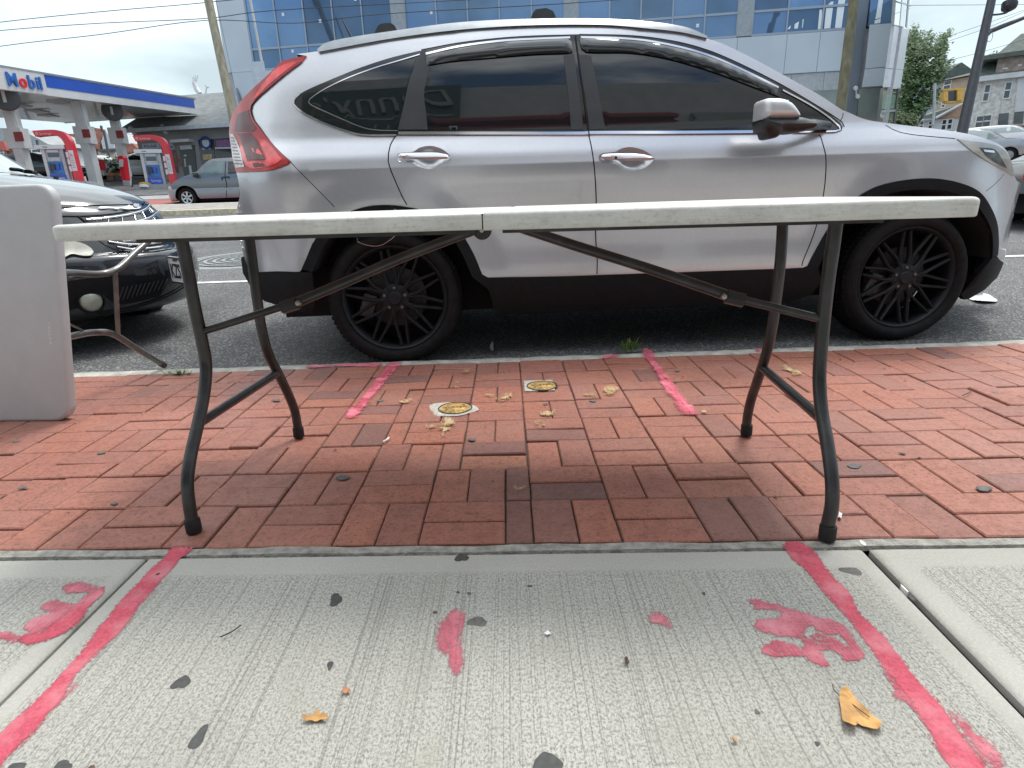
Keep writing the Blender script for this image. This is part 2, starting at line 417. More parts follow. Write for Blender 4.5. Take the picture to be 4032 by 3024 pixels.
# one sheet to the horizon: road at the kerb, rising gently away
b = MB(); ys = [-14, -5] + [kerbY(0) - .02 + i * .35 for i in range(0, 8)] + [6, 7, 8, 10, 12, 15, 18, 21.5, 24.3, 27.5, 30, 34, 38, 48, 60, 100, 180, 300, 900, 2400]
xs = [-2500, -600, -200, -90, -45, -25, -15, -8, -5, -3, -1.5, 0, 1.5, 3, 5, 8, 15, 25, 45, 90, 200, 600, 2500]
vs = [(x, y, G(y)) for y in ys for x in xs]; nx = len(xs)
b.add(vs, [(j * nx + i, j * nx + i + 1, (j + 1) * nx + i + 1, (j + 1) * nx + i) for j in range(len(ys) - 1) for i in range(nx - 1)])
road = struct(b.build('road', ASPH, fix=False))

# kerb
b = MB(); KMAT = mat('kerb_stone', (.42, .41, .37), .85, var=.3, scale=14, bump=.6, bscale=90)
xs = [-9 + i * .06 for i in range(300)]
prof = []
for x in xs:
    j = random.uniform(-.004, .004); k = random.uniform(-.0025, .0015); y = kerbY(x)
    prof.append([(x, y - .012, -.03), (x, y - .010 + j, -.004 + k), (x, y + .012, .002 + k), (x, y + KW - .015, .001 + k), (x, y + KW + j, -.010), (x, y + KW + .004, -.05)])
n = 6; b.add([p for q in prof for p in q], [(i * n + k, i * n + k + 1, (i + 1) * n + k + 1, (i + 1) * n + k) for i in range(len(xs) - 1) for k in range(n - 1)])
struct(b.build('kerb', KMAT, smooth=40))

# brick paving, individual clay pavers on a sand bed
X0 = onZ(b2(1345, 1335)).x
b = MB(); BM = .205; HALF = .067; tones = []
NR = 8
def rowy(x, r):
    a = bordY(x) + .014; z = kerbY(x) - .012; return a + (z - a) * r / NR
def skewx(x, y): return x + (y - 1.16) * .004 * x
HC = [0, 0, -1, -2, -2, -2, -3, -3]
def paver(x0, x1, fa, fb, tone=None):
    """x range and fractional rows"""
    g = .0021; bev = .0032
    dz = random.gauss(0, .0018); tx = random.gauss(0, .010); ty = random.gauss(0, .010)
    x0 += g + random.uniform(-.001, .0012); x1 -= g + random.uniform(-.001, .0012)
    jy = random.uniform(-.0012, .0012)
    def pt(x, fr, ins, z):
        xx = x; yy = rowy(x, fr); cx_ = (x0 + x1) / 2; cy_ = rowy(cx_, (fa + fb) / 2)
        yy += (-1 if fr == fb else 1) * (g + ins) + jy
        xx += (1 if x == x0 else -1) * ins
        return Vector((skewx(xx, yy), yy, z + dz + (xx - cx_) * tx + (yy - cy_) * ty if z > -.02 else z))
    top = [pt(x0, fa, bev, 0), pt(x1, fa, bev, 0), pt(x1, fb, bev, 0), pt(x0, fb, bev, 0)]
    mid = [pt(x0, fa, 0, -bev), pt(x1, fa, 0, -bev), pt(x1, fb, 0, -bev), pt(x0, fb, 0, -bev)]
    bot = [Vector((q.x, q.y, -.03)) for q in mid]
    b.add(top + mid + bot, [(0, 1, 2, 3)] + [(4 + i, 4 + (i + 1) % 4, (i + 1) % 4, i) for i in range(4)] + [(8 + i, 8 + (i + 1) % 4, 4 + (i + 1) % 4, 4 + i) for i in range(4)])
    if tone is None:
        tone = min(1, max(0.18, random.gauss(.55, .17)))
        if random.random() < .035: tone = random.uniform(.08, .18)
    tones.extend([tone] * 12)
for r in range(NR):
    x = X0 + HC[r] * BM; special = {}
    paver(x, x + HALF, r, r + 1, .12 if r < 2 else None)
    for side in (1, -1):
        for k in range(0, 42):
            if side == 1: a = x + HALF + k * BM; kk = k + HC[r]
            else: a = x - (k + 1) * BM; kk = HC[r] - 1 - k
            if not -7.5 < a < 7.5: continue
            # the weave slips half a course further out, as laid by hand
            par = (kk + r) % 2
            ra, rb = r, r + 1
            if par:
                t = .02 if (r == 1 and side == 1 and k == 0) else None
                m_ = random.uniform(.485, .515)
                paver(a, a + BM, r, r + m_, t); paver(a, a + BM, r + m_, r + 1)
            else:
                m_ = a + BM * random.uniform(.49, .51)
                t = .22 if (r == 0 and side == 1 and k == 0) else None
                paver(a, m_, r, r + 1, t); paver(m_, a + BM, r, r + 1)
struct(b.build('brick_paving', brick_mat(), attr=('tone', tones), fix=False))
b = MB(); b.add([(-8, bordY(-8), -.007), (8, bordY(8), -.007), (8, kerbY(8), -.007), (-8, kerbY(-8), -.007)], [(0, 1, 2, 3)])
struct(b.build('sand_bed', mat('sand', (.075, .055, .045), .95, var=.4, scale=90, bump=.5)))

# concrete: narrow broken strip, then the broomed slabs
CONC = concrete_mat()
def seamline(pts):
    """smooth wavy line along x through traced points"""
    return pts
b = MB(); xs = [-4 + i * .03 for i in range(267)]; st = []; ph = [0, 0]
for x in xs:
    w = .0025 * math.sin(x * 9) + .002 * math.sin(x * 23 + 1) + random.uniform(-.0015, .0015)
    st += [(x, bordY(x) + .012 + w, -.006), (x, bordY(x) + .009 + w, -.001), (x, bordY(x) - .0165 + w * .6, -.001), (x, bordY(x) - .019 + w * .6, -.012)]
b.add(st, [(i * 4 + k, i * 4 + k + 1, (i + 1) * 4 + k + 1, (i + 1) * 4 + k) for i in range(len(xs) - 1) for k in range(3) if random.random() > .006])
struct(b.build('border_strip', mat('strip_mortar', (.33, .32, .29), .9, var=.35, scale=40, bump=.7, bscale=160), fix=True))
# slab outlines: the two joints running towards the viewer
JL0, JL1 = onZ(b4(1000, 62)), onZ(b4(0, 1040)); JR0, JR1 = onZ(b6(1150, 78)), onZ(b6(2212, 1160))
def jl(y): return JL0.x + (JL1.x - JL0.x) * (y - JL0.y) / (JL1.y - JL0.y)
def jr(y): return JR0.x + (JR1.x - JR0.x) * (y - JR0.y) / (JR1.y - JR0.y)
def slab(xa, xb, g0, g1):
    b = MB(); nxx, nyy = 44, 40; rim = []; Y1 = lambda x: bordY(x) - .026
    vs = []
    for j in range(nyy + 1):
        for i in range(nxx + 1):
            u = i / nxx; v = j / nyy; u = u + .0 * v
            uu = (1 - math.cos(u * math.pi)) / 2 if True else u
            y = -.52 + (1.25 - .0 - -.52) * 0
            yb = -.60; xm = xa(0) * (1 - uu) + xb(0) * uu
            yt = Y1(xm); vv = math.sin(v * math.pi / 2)
            y = yb + (yt - yb) * vv
            x = (xa(y) + g0) * (1 - uu) + (xb(y) - g1) * uu
            d = min(yt - y, (x - xa(y) - g0), (xb(y) - g1 - x))
            z = 0 if d > .008 else -.006 * (1 - d / .008) ** 2
            w = .0012 * math.sin(x * 31) + .0009 * math.sin(x * 77 + 2) if v == 1 else 0
            vs.append((x, y + w, z)); dy = yt - y; dx = min(x - xa(y) - g0, xb(y) - g1 - x)
            rim.append(1.0 if (dy < .082 or dx < .05) else 0.0)
    # skirts so that the joints have depth
    b.add(vs, [(j * (nxx + 1) + i, j * (nxx + 1) + i + 1, (j + 1) * (nxx + 1) + i + 1, (j + 1) * (nxx + 1) + i) for j in range(nyy) for i in range(nxx)])
    k = len(vs); edge = [nyy * (nxx + 1) + i for i in range(nxx + 1)]
    for loop in (edge, [j * (nxx + 1) for j in range(nyy + 1)], [j * (nxx + 1) + nxx for j in range(nyy + 1)]):
        k = len(b.v); b.v += [Vector((b.v[i].x, b.v[i].y, -.02)) for i in loop]; rim += [1.0] * len(loop)
        b.f += [(loop[i], loop[i + 1], k + i + 1, k + i) for i in range(len(loop) - 1)]; b.mi += [0] * (len(loop) - 1)
    return struct(b.build('concrete_slab', CONC, attr=('rim', rim), smooth=30))
slab(jl, jr, .004, .006)
slab(lambda y: jl(y) - 1.6, jl, .004, .004)
slab(jr, lambda y: jr(y) + 1.6, .011, .004)
b = MB(); b.add([(-7, -14, -.02), (7, -14, -.02), (7, bordY(7) + .01, -.02), (-7, bordY(-7) + .01, -.02)], [(0, 1, 2, 3)])
struct(b.build('slab_bed', mat('joint_dirt', (.075, .072, .065), .95, var=.5, scale=60, bump=.6)))
b = MB()
for s_ in (-1, 1):
    xa, xb_ = (jl(-.6) - 1.6 - 4, jl(-.6) - 1.6) if s_ < 0 else (jr(-.6) + 1.6, jr(-.6) + 5.6)
    b.box((xa, -.6, -.018), (xb_, 1.05, 0))
b.box((-7, -1.58, -.018), (7, -.61, 0))
struct(b.build('far_concrete', mat('plain_concrete', (.45, .45, .41), .9, var=.15, scale=20, bump=.3)))
# crumbled white filler in the right joint
b = MB(); rng = random.Random(3)
for (px, py, l, w) in [(1432, 360, .026, .005), (1158, 62, .022, .010)]:
    p = onZ(b6(px, py)); q = (JR1 - JR0).normalized(); s_ = Vector((q.y, -q.x, 0))
    pts = [p + q * (l * math.cos(a) / 2 * rng.uniform(.7, 1.2)) + s_ * (w * math.sin(a) / 2 * rng.uniform(.7, 1.2)) for a in [i * .7 for i in range(9)]]
    b.prism([Vector((v.x, v.y, -.012)) for v in pts], (0, 0, .012))
tag(b.build('joint_filler', mat('white_filler', (.75, .75, .72), .8, var=.1, scale=80)), None, None, kind='structure')

# ------------------------------------------------------------------ marks sprayed and painted on the floor
ZI = [0]
def sheet(name, polys, mt, z=.0008, step=.012, feather=.012, grid=.012, base=None, kind='structure', lift=None, grow=.004):
    b = MB(); ed = []
    for poly in polys:
        P = smoothpoly([(v.x, v.y) for v in [onZ(q, z) for q in poly]], step, 70)
        ar_ = sum(P[i - 1].x * P[i].y - P[i].x * P[i - 1].y for i in range(len(P))); sg_n = 1 if ar_ > 0 else -1; Q = []
        for i in range(len(P)):
            t_ = P[(i + 1) % len(P)] - P[i - 1]
            Q.append(P[i] + (Vector((t_.y, -t_.x)).normalized() * grow * sg_n if t_.length else Vector((0, 0))))
        P = Q
        vs, fs = cdt(P, grid)
        b.add([(v.x, v.y, z + ZI[0]) for v in vs], fs)
        for v in vs: ed.append(min(1, segdist(v, P) / feather))
        ZI[0] += .0001
    o = b.build(name, mt, attr=('edge', ed), fix=False); o['kind'] = kind; return o
PINK = paint_mat('pink_spray', (.62, .085, .135), .10, .40, 150)
PINKT = paint_mat('pink_spray_thin', (.62, .12, .175), .38, .85, 150)
PINKB = paint_mat('pink_spray_brick', (.78, .13, .20), .40, .70, 90)
YEL = paint_mat('yellow_spray', (.58, .40, .17), .80, 1.1, 80)
def tr(f, pts): return [f(x, y) for x, y in pts]
# left line on concrete and its smeared lower edge
sheet('painted_line', [tr(b4, [(1150, 6), (1080, 95), (1020, 140), (970, 195), (925, 245), (840, 330), (760, 420), (660, 550), (560, 680), (450, 810), (350, 920), (260, 1010), (150, 1120), (0, 1262), (-250, 1500), (-160, 1640), (0, 1487), (130, 1330), (280, 1200), (330, 1120), (400, 1040), (450, 950), (500, 870), (590, 775), (700, 670), (830, 540), (960, 370), (1040, 280), (1100, 200), (1150, 150), (1190, 105), (1260, 50), (1300, 6)])], PINK, base='c')
sheet('painted_line', [tr(b4, [(470, 915), (540, 920), (480, 985), (410, 1065), (385, 1140), (290, 1225), (150, 1350), (60, 1440), (0, 1487), (130, 1310), (300, 1170), (380, 1050)])], PINKT)
sheet('painted_line', [tr(b6, [(628, 75), (660, 52), (750, 56), (800, 85), (840, 118), (880, 170), (920, 230), (1000, 320), (1080, 405), (1140, 520), (1220, 600), (1300, 680), (1360, 770), (1420, 830), (1490, 920), (1560, 1000), (1630, 1080), (1690, 1150), (1760, 1250), (1830, 1360), (1900, 1440), (2000, 1560), (2100, 1700), (1880, 1700), (1740, 1534), (1690, 1470), (1640, 1400), (1600, 1320), (1560, 1230), (1480, 1130), (1410, 1050), (1350, 960), (1290, 870), (1220, 770), (1150, 670), (1080, 580), (1000, 490), (930, 410), (870, 340), (790, 250), (720, 190), (660, 110)])], PINK)
sheet('painted_line', [tr(b6, [(1270, 860), (1330, 900), (1480, 1080), (1600, 1260), (1560, 1220), (1470, 1130), (1370, 1090), (1330, 1010)]), tr(b6, [(1690, 1130), (1790, 1160), (1850, 1230), (1900, 1290), (1980, 1330), (2040, 1400), (2080, 1470), (2140, 1560), (2250, 1700), (2120, 1700), (1990, 1560), (1880, 1420), (1780, 1280)])], PINKT)
HAND_R = [tr(b6, [(400, 450), (430, 424), (480, 428), (560, 452), (640, 476), (760, 515), (860, 548), (960, 566), (1050, 610), (1110, 665), (1160, 730), (1172, 790), (1130, 840), (1080, 852), (1040, 830), (1010, 770), (1040, 720), (985, 660), (900, 665), (840, 640), (815, 605), (795, 640), (800, 700), (730, 690), (640, 670), (540, 668), (470, 640), (438, 600), (455, 565), (510, 552), (590, 560), (625, 535), (600, 508), (500, 498), (430, 492)]),
          tr(b6, [(490, 745), (520, 708), (600, 695), (690, 705), (745, 735), (770, 690), (830, 650), (900, 655), (1000, 690), (1060, 740), (1110, 800), (1150, 830), (1090, 856), (1030, 850), (1000, 800), (960, 768), (905, 765), (895, 800), (930, 850), (960, 868), (880, 872), (810, 852), (765, 812), (700, 808), (630, 822), (550, 810), (505, 785)])]
sheet('painted_mark', HAND_R, PINKT, feather=.004)
sheet('painted_mark', [tr(b4, [(415, 300), (410, 260), (470, 240), (540, 235), (620, 255), (690, 270), (695, 305), (640, 370), (590, 420), (570, 460), (540, 500), (470, 560), (400, 605), (300, 640), (200, 668), (130, 662), (60, 650), (0, 640), (-60, 600), (0, 575), (70, 570), (130, 590), (180, 575), (150, 555), (190, 500), (260, 470), (330, 450), (260, 420), (290, 380), (360, 355), (430, 365), (500, 385), (550, 345), (580, 315), (500, 318), (450, 320)])], PINKT, feather=.008)
sheet('painted_mark', [tr(b4, [(130, 655), (110, 620), (180, 600), (270, 580), (360, 520), (440, 460), (500, 400), (560, 380), (600, 330), (660, 290), (690, 275), (690, 310), (630, 375), (585, 425), (560, 480), (470, 560), (400, 600), (300, 640), (200, 665)])], PINK, feather=.012)
sheet('painted_mark', [tr(b5, [(770, 385), (830, 420), (842, 470), (825, 520), (805, 560), (815, 640), (828, 700), (822, 780), (795, 800), (755, 795), (738, 740), (735, 690), (690, 665), (660, 610), (660, 540), (665, 490), (700, 465), (735, 425)]), tr(b5, [(1990, 440), (2010, 412), (2050, 408), (2095, 440), (2115, 480), (2118, 530), (2100, 550), (2080, 500), (2040, 488), (2000, 478)])], PINKT, feather=.012, grow=.007)
sheet('painted_line', [tr(b2, [(545, 130), (660, 128), (640, 165), (600, 200), (540, 280), (470, 360), (400, 450), (350, 505), (260, 515), (250, 490), (300, 430), (380, 350), (450, 260), (510, 190)]), tr(b3, [(35, 40), (60, 28), (110, 45), (130, 100), (170, 150), (215, 205), (260, 265), (310, 330), (350, 375), (380, 415), (270, 412), (230, 380), (200, 320), (160, 270), (125, 205), (85, 130), (45, 85)])], PINKB, z=.0052, feather=.022)
sheet('painted_mark', [tr(b2, [(0, 152), (250, 140), (480, 132), (540, 133), (480, 165), (300, 160), (120, 165), (0, 172)]), tr(b2, [(1980, 90), (2120, 70), (2100, 98), (1990, 108)]), tr(b2, [(1420, 105), (1470, 98), (1450, 115)]), tr(b3, [(670, 30), (720, 28), (725, 48), (680, 52)])], PINKB, z=.0048, feather=.018)
ypolys = [tr(b2, P) for P in ([(1190, 345), (1240, 335), (1300, 365), (1360, 335), (1420, 350), (1390, 385), (1310, 400), (1250, 380)], [(620, 395), (700, 365), (745, 370), (700, 410), (640, 410)], [(1570, 340), (1590, 340), (1590, 450), (1640, 455), (1650, 440), (1710, 445), (1700, 480), (1640, 510), (1560, 470)], [(1530, 530), (1580, 515), (1630, 520), (1620, 565), (1550, 570)], [(930, 500), (970, 490), (1020, 540), (980, 580), (930, 640), (850, 665), (840, 650), (910, 600), (890, 580), (800, 585), (790, 550), (880, 540)], [(1820, 320), (1900, 340), (1960, 320), (1980, 370), (1880, 360)], [(1990, 290), (2080, 280), (2110, 310), (2080, 360), (2000, 350)], [(1540, 170), (1560, 170), (1560, 225), (1540, 225)], [(1030, 175), (1100, 170), (1110, 200), (1040, 205)], [(1010, 260), (1040, 260), (1040, 315), (1010, 315)], [(1190, 255), (1260, 250), (1270, 280), (1190, 285)], [(1370, 960), (1500, 960), (1490, 1000), (1380, 1000)])]
ypolys += [tr(b3, P) for P in ([(810, 130), (860, 125), (900, 150), (960, 150), (950, 185), (900, 190), (870, 180)], [(370, 370), (420, 365), (430, 390), (380, 400)])]
sheet('painted_mark', ypolys, YEL, z=.0056, feather=.03, grow=.016)

# gum spots, trodden flat
GUM = mat('old_gum', (.06, .062, .06), .7, var=.25, scale=90, bump=.3)
GUMB = mat('old_gum_grey', (.12, .115, .11), .75, var=.3, scale=90, bump=.3)
def blob(p, rx, ry, seed, z0=0., h=.0012, jag=.18, n=18):
    r = random.Random(seed); vs = []; a0 = r.uniform(0, 6)
    for ring, (k, hh) in enumerate(((1, 0), (.9, h), (.5, h * 1.15))):
        for i in range(n):
            a = 2 * math.pi * i / n; w = 1 + jag * math.sin(2 * a + a0) * .6 + jag * math.sin(3 * a + 2 * a0) * .5 + .04 * math.sin(7 * a + a0)
            vs.append((p.x + rx * k * w * math.cos(a), p.y + ry * k * w * math.sin(a), z0 + hh))
    fs = [(q * n + i, q * n + (i + 1) % n, (q + 1) * n + (i + 1) % n, (q + 1) * n + i) for q in range(2) for i in range(n)] + [tuple(2 * n + i for i in range(n))]
    return vs, fs
gums = [(b5(818, 72), .0155, .016, 'dark round gum spot on the concrete just below the brick edge, centre'), (b4(1215, 915), .015, .015, 'dark torn gum spot on concrete left of the centre pink smear, lower one'),
        (b5(35, 335), .0155, .017, 'dark gum spot on concrete above the torn gum spot, left of the pink smear'), (b4(1330, 1285), .013, .017, 'dark oval gum spot in front of the small curled leaf at left'),
        (b5(915, 470), .019, .014, 'grey gum spot touching the right side of the centre pink smear'), (b5(1350, 1355), .021, .018, 'large dark gum spot cut by the bottom edge of the photo, centre'),
        (b6(1082, 246), .0225, .013, 'grey oval gum spot between the right pink line and the slab joint'), (b4(410, 1500), .016, .014, 'dark gum spot at the bottom edge near the left pink line'),
        (b4(110, 1490), .014, .01, 'dark gum spot at the very bottom edge, beneath the left pink line'), (b4(2212, 800), .006, .010, 'small dark gum fleck between two larger spots at left of the slab'),
        (b6(466, 1168), .004, .006, 'tiny grey gum fleck left of the large tan leaf'), (b6(860, 1376), .004, .004, 'tiny black gum fleck below the large tan leaf'), (b6(118, 394), .004, .004, 'tiny black fleck left of the right painted hand'),
        (b5(796, 288), .004, .004, 'tiny black fleck above the centre pink smear'), (b5(866, 296), .005, .005, 'small brown fleck above the grey gum spot'), (b5(1243, 250), .006, .003, 'small flat dark fleck near the top of the middle slab'),
        (b4(383, 90), .004, .003, 'tiny fleck at the top of the left slab'), (b6(1475, 420), .006, .008, 'black fleck in the right slab joint')]
for i, (p, rx, ry, lab) in enumerate(gums):
    P = onZ(p); b = MB(); b.add(*blob(P, rx * .86, ry * 1.1, i + 3, .0002, .0006, .30)); o = b.build('gum_spot', GUMB if 'grey' in lab else GUM, smooth=60, fix=False)
    tag(o, lab, 'gum spot', 'gum spots on the concrete')
for i, (p, s_, lab) in enumerate([(b2(255, 902), .021, 'grey gum spot on a dark brick, left of centre'), (b3(1248, 700), .02, 'grey gum spot on the bricks right of the front right table leg'), (b3(1985, 828), .02, 'grey gum spot on the bricks at far right'), (b3(1520, 628), .009, 'small grey gum spot on bricks, upper of the right-hand ones'), (b2(1120, 648), .014, 'dark gum spot on the bricks below the yellow lid'), (b2(1930, 390), .013, 'gum spot on brick right of the far yellow lid'), (b2(1615, 408), .01, 'gum spot on brick in front of the far yellow lid'), (b1(680, 736), .014, 'gum spot on the bricks left of the front left table leg'), (b1(107, 662), .014, 'gum spot on bricks below the upright table'), (b1(152, 970), .012, 'gum spot on the bricks at far left'), (b1(1850, 384), .018, 'pale-centred gum spot on brick beside the rear left table leg'), (b1(1680, 608), .018, 'gum spot on brick seam between the left table legs'), (b2(505, 387), .016, 'gum spot on brick beside the left pink stripe'), (b3(240, 158), .012, 'gum spot on brick near the top of the right pink stripe'), (b1(765, 1078), .01, 'faint gum spot on brick near the border, left'), (b3(2040, 285), .014, 'gum spot on bricks near the kerb at far right')]):
    P = onZ(p, .003); b = MB(); b.add(*blob(P, s_, s_ * .72, i + 30, .0035, .0012, .25)); o = b.build('gum_spot', GUMB, smooth=60, fix=False)
    tag(o, lab, 'gum spot', 'gum spots on the bricks')

# two round water valve lids with yellow paint, in mortar collars
LIDY = mat('lid_yellow', (.44, .28, .09), .7, var=.65, scale=45, bump=.6, bscale=80, metal=.2)
LIDD = mat('lid_iron', (.05, .045, .04), .6, var=.3, scale=40, bump=.4)
for (pc, rr, col_, lab, sq) in [(b2(1008, 438), .060, None, 'round yellow painted valve lid nearer the viewer, among the bricks', False), (b2(1590, 288), .060, None, 'round yellow painted valve lid nearer the kerb, in a pale square patch', True)]:
    P = onZ(pc, .004); t = thing('valve_lid', lab, 'valve lid', P, 'yellow valve lids in the bricks')
    b = MB()
    if sq: b.box((P.x - .075, P.y - .062, -.01), (P.x + .05, P.y + .08, .0045), 0)
    else: b.add(*blob(Vector((P.x - .012, P.y, 0)), .10, .072, 5, .0012, .003, .22, 28))
    b.build('mortar_collar', mat('pale_mortar', (.45, .43, .38), .9, var=.3, scale=50, bump=.5), t)
    b = MB(); b.lathe([(rr + .006, -.01), (rr + .006, .0035), (rr + .0015, .004), (rr + .0005, 0)], (P.x, P.y, .003), (0, 0, 1), 40); b.build('rim', LIDD, t, smooth=40)
    b = MB(); b.lathe([(.0005, .0042), (rr * .93, .0040), (rr * .96, .0030)], (P.x, P.y, .003), (0, 0, 1), 40); lid = b.build('lid', LIDY, t, smooth=40)
    text('WATER', .030, (P.x - .042, P.y - .004, .0073), (1, 0, 0), (0, 1, 0), LIDD, lid, 'lettering', .0006, width=.084)
    for a in range(0, 360, 45):
        b = MB(); b.box((P.x + .044 * math.cos(rad(a)) - .003, P.y + .044 * math.sin(rad(a)) * 1 - .003, .0065), (P.x + .044 * math.cos(rad(a)) + .003, P.y + .044 * math.sin(rad(a)) + .003, .0078))
        b.build('raised_dot', LIDD, lid)

# ================================================================== NEAR CAR
class Side:
    """side surface of a car: inset of the body side as a function of station s and height z"""
    def __init__(s, cx, cy, yaw, zr, halfw, off, zt, sf, sr, arches=()):
        s.c = Vector((cx, cy, 0)); s.e, s.n = fdir(yaw); s.zr = zr; s.W = halfw * 2; s.off = off; s.zt = zt; s.sf = sf; s.sr = sr; s.arches = arches
    def I0(s, z):
        T = s.zt
        if z <= T[0][0]: return T[0][1]
        if z >= T[-1][0]: return T[-1][1] + (z - T[-1][0]) * 1.2
        for i in range(len(T) - 1):
            (z1, a1), (z2, a2) = T[i][:2], T[i + 1][:2]
            if z <= z2:
                h = z2 - z1; t = (z - z1) / h
                def sl(k):
                    if k <= 0: return (T[1][1] - T[0][1]) / (T[1][0] - T[0][0])
                    if k >= len(T) - 1: return (T[-1][1] - T[-2][1]) / (T[-1][0] - T[-2][0])
                    if len(T[k]) > 2: return None
                    return (T[k + 1][1] - T[k - 1][1]) / (T[k + 1][0] - T[k - 1][0])
                d = (a2 - a1) / h; m1 = sl(i); m2 = sl(i + 1)
                m1 = d if m1 is None else m1; m2 = d if m2 is None else m2
                return a1 * (2 * t**3 - 3 * t * t + 1) + m1 * h * (t**3 - 2 * t * t + t) + a2 * (-2 * t**3 + 3 * t * t) + m2 * h * (t**3 - t * t)
    def I(s, x, z):
        v = s.I0(z)
        if x > s.sf[0]: v += s.sf[2] * min(1.2, (x - s.sf[0]) / s.sf[1]) ** 2.6
        if x < s.sr[0]: v += s.sr[2] * min(1.2, (s.sr[0] - x) / s.sr[1]) ** 2.6
        if z > 1.0: v += .012 * (z - 1.0) * x * x
        for (ax, az, r1, r2, h) in s.arches:
            d = math.hypot(x - ax, z - az)
            if z > az - .3 and d < r2: 
                t = 1 if d < r1 else .5 + .5 * math.cos(math.pi * (d - r1) / (r2 - r1)); v -= h * t
        return v
    def P(s, x, z, out=0, far=False, lat=None):
        l = (s.I(x, z) if lat is None else lat) - out
        if far: l = s.W - l
        return s.c + s.e * x + s.n * (l + s.off) + Vector((0, 0, z + s.zr))
    def N(s, x, z, far=False):
        h = .004; gx = (s.I(x + h, z) - s.I(x - h, z)) / (2 * h); gz = (s.I(x, z + h) - s.I(x, z - h)) / (2 * h)
        v = Vector((gx, -1, gz)).normalized()
        if far: v.y = -v.y
        return (s.e * v.x + s.n * v.y + Vector((0, 0, v.z))).normalized()
    def pix(s, p, lat0=.05, fixed=None):
        """photo ray -> (station, height) where it meets this side surface"""
        d = ray(p); lat = lat0 if fixed is None else fixed
        for k in range(1 if fixed is not None else 30):
            P0 = s.c + s.n * (lat + s.off); t = s.n.dot(P0 - CO) / s.n.dot(d); q = CO + d * t - P0
            x, z = q.dot(s.e), q.z - s.zr
            if fixed is not None: break
            lat = lat + .5 * (min(.6, s.I(x, z)) - lat)
        return (x, z)
    def patch(s, name, poly, mt, parent, out=0, holes=(), grid=.035, step=.02, corner=40, far=False, both=False, rawpoly=False, thick=0, fn=None, extra=()):
        P = poly if rawpoly else smoothpoly(poly, step, corner)
        P = [Vector((a[0], a[1])) for a in P]
        H = [[Vector((a[0], a[1])) for a in h] for h in holes]
        vs, fs = cdt(P, grid, H, extra=extra); b = MB(); obs = []
        for fr in ((False, True) if both else (far,)):
            b = MB(); o_ = (lambda v: out + (fn(v.x, v.y) if fn else 0))
            pts = [s.P(v.x, v.y, o_(v), fr) for v in vs]
            ff = []
            for f in fs:
                nn = (pts[f[1]] - pts[f[0]]).cross(pts[f[2]] - pts[f[0]]); 
                ff.append(f if nn.dot(s.N(vs[f[0]].x, vs[f[0]].y, fr)) > 0 else f[::-1])
            b.add(pts, ff); 
            if fn is None: b.n = [s.N(v.x, v.y, fr) for v in vs]
            if thick:
                for loop in [P] + H:
                    k = len(b.v); n = len(loop)
                    A = [s.P(v.x, v.y, out + (fn(v.x, v.y) if fn else 0), fr) for v in loop]; B = [s.P(v.x, v.y, out - thick, fr) for v in loop]
                    cen = sum(loop, Vector((0, 0))) / n
                    b.v += A + B
                    if b.n is not None:
                        for _ in (0, 1):
                            for v in loop:
                                q = (v - cen); q = q.normalized() if q.length else q
                                b.n.append((s.e * q.x + Vector((0, 0, q.y))))
                    b.f += [(k + i, k + (i + 1) % n, k + n + (i + 1) % n, k + n + i) for i in range(n)]
                    b.mi += [0] * n
            obs.append(b.build(name, mt, parent, fix=(fn is not None), smooth=(50 if fn is not None else None)))
        return obs[0]
    def strip(s, name, line, w, mt, parent, out=.0015, closed=False, far=False, step=.02, thick=0, corner=40):
        P = smoothpoly(line, step, corner, closed); n = len(P); Lf = []; Rt = []
        for i in range(n):
            a = P[i - 1] if (i or closed) else P[0]; c = P[(i + 1) % n] if (i < n - 1 or closed) else P[-1]
            t = (c - a); t = t.normalized() if t.length else Vector((1, 0)); q = Vector((-t.y, t.x)) * w / 2
            Lf.append(P[i] + q); Rt.append(P[i] - q)
        b = MB(); vs = [s.P(v.x, v.y, out, far) for v in Lf] + [s.P(v.x, v.y, out, far) for v in Rt]
        fs = [(i, (i + 1) % n, n + (i + 1) % n, n + i) for i in range(n if closed else n - 1)]
        b.add(vs, fs)
        if thick:
            vs2 = [s.P(v.x, v.y, out - thick, far) for v in Lf] + [s.P(v.x, v.y, out - thick, far) for v in Rt]; k = len(b.v); b.v += vs2
            for i in range(n if closed else n - 1):
                j = (i + 1) % n; b.f += [(i, j, k + j, k + i), (n + i, n + j, k + n + j, k + n + i)]; b.mi += [0, 0]
        return b.build(name, mt, parent, smooth=40)

SILVER = carpaint('silver_paint', (.56, .57, .60), .74, .31)
BLKPL = mat('black_plastic', (.010, .011, .013), .55, var=.2, scale=40, bump=.15, bscale=300, rvar=.08, spec=.15)
GLOSSBLK = mat('gloss_black_trim', (.008, .009, .010), .12, var=0, coat=.6)
SATIN = mat('satin_pillar', (.035, .038, .042), .42, var=.1, scale=20)
CHROME = mat('chrome', (.75, .76, .78), .10, metal=1, var=.05, scale=5)
GLASSD = mat('tinted_glass', (.008, .013, .015), .015, var=0, coat=.25, spec=.6)
SEAM = mat('panel_gap', (.006, .006, .007), .8, var=0)
TYRE = mat('tyre_rubber', (.011, .011, .012), .68, var=.3, scale=30, bump=.25, bscale=120, spec=.15)
WBLK = mat('wheel_black', (.014, .015, .018), .45, var=.2, scale=30, spec=.22)
REDL = mat('red_lens', (.38, .003, .006), .16, var=.25, scale=14, coat=.35, spec=.5)
REDD = mat('red_lens_dark', (.085, .003, .006), .16, var=.3, scale=20, coat=.3)
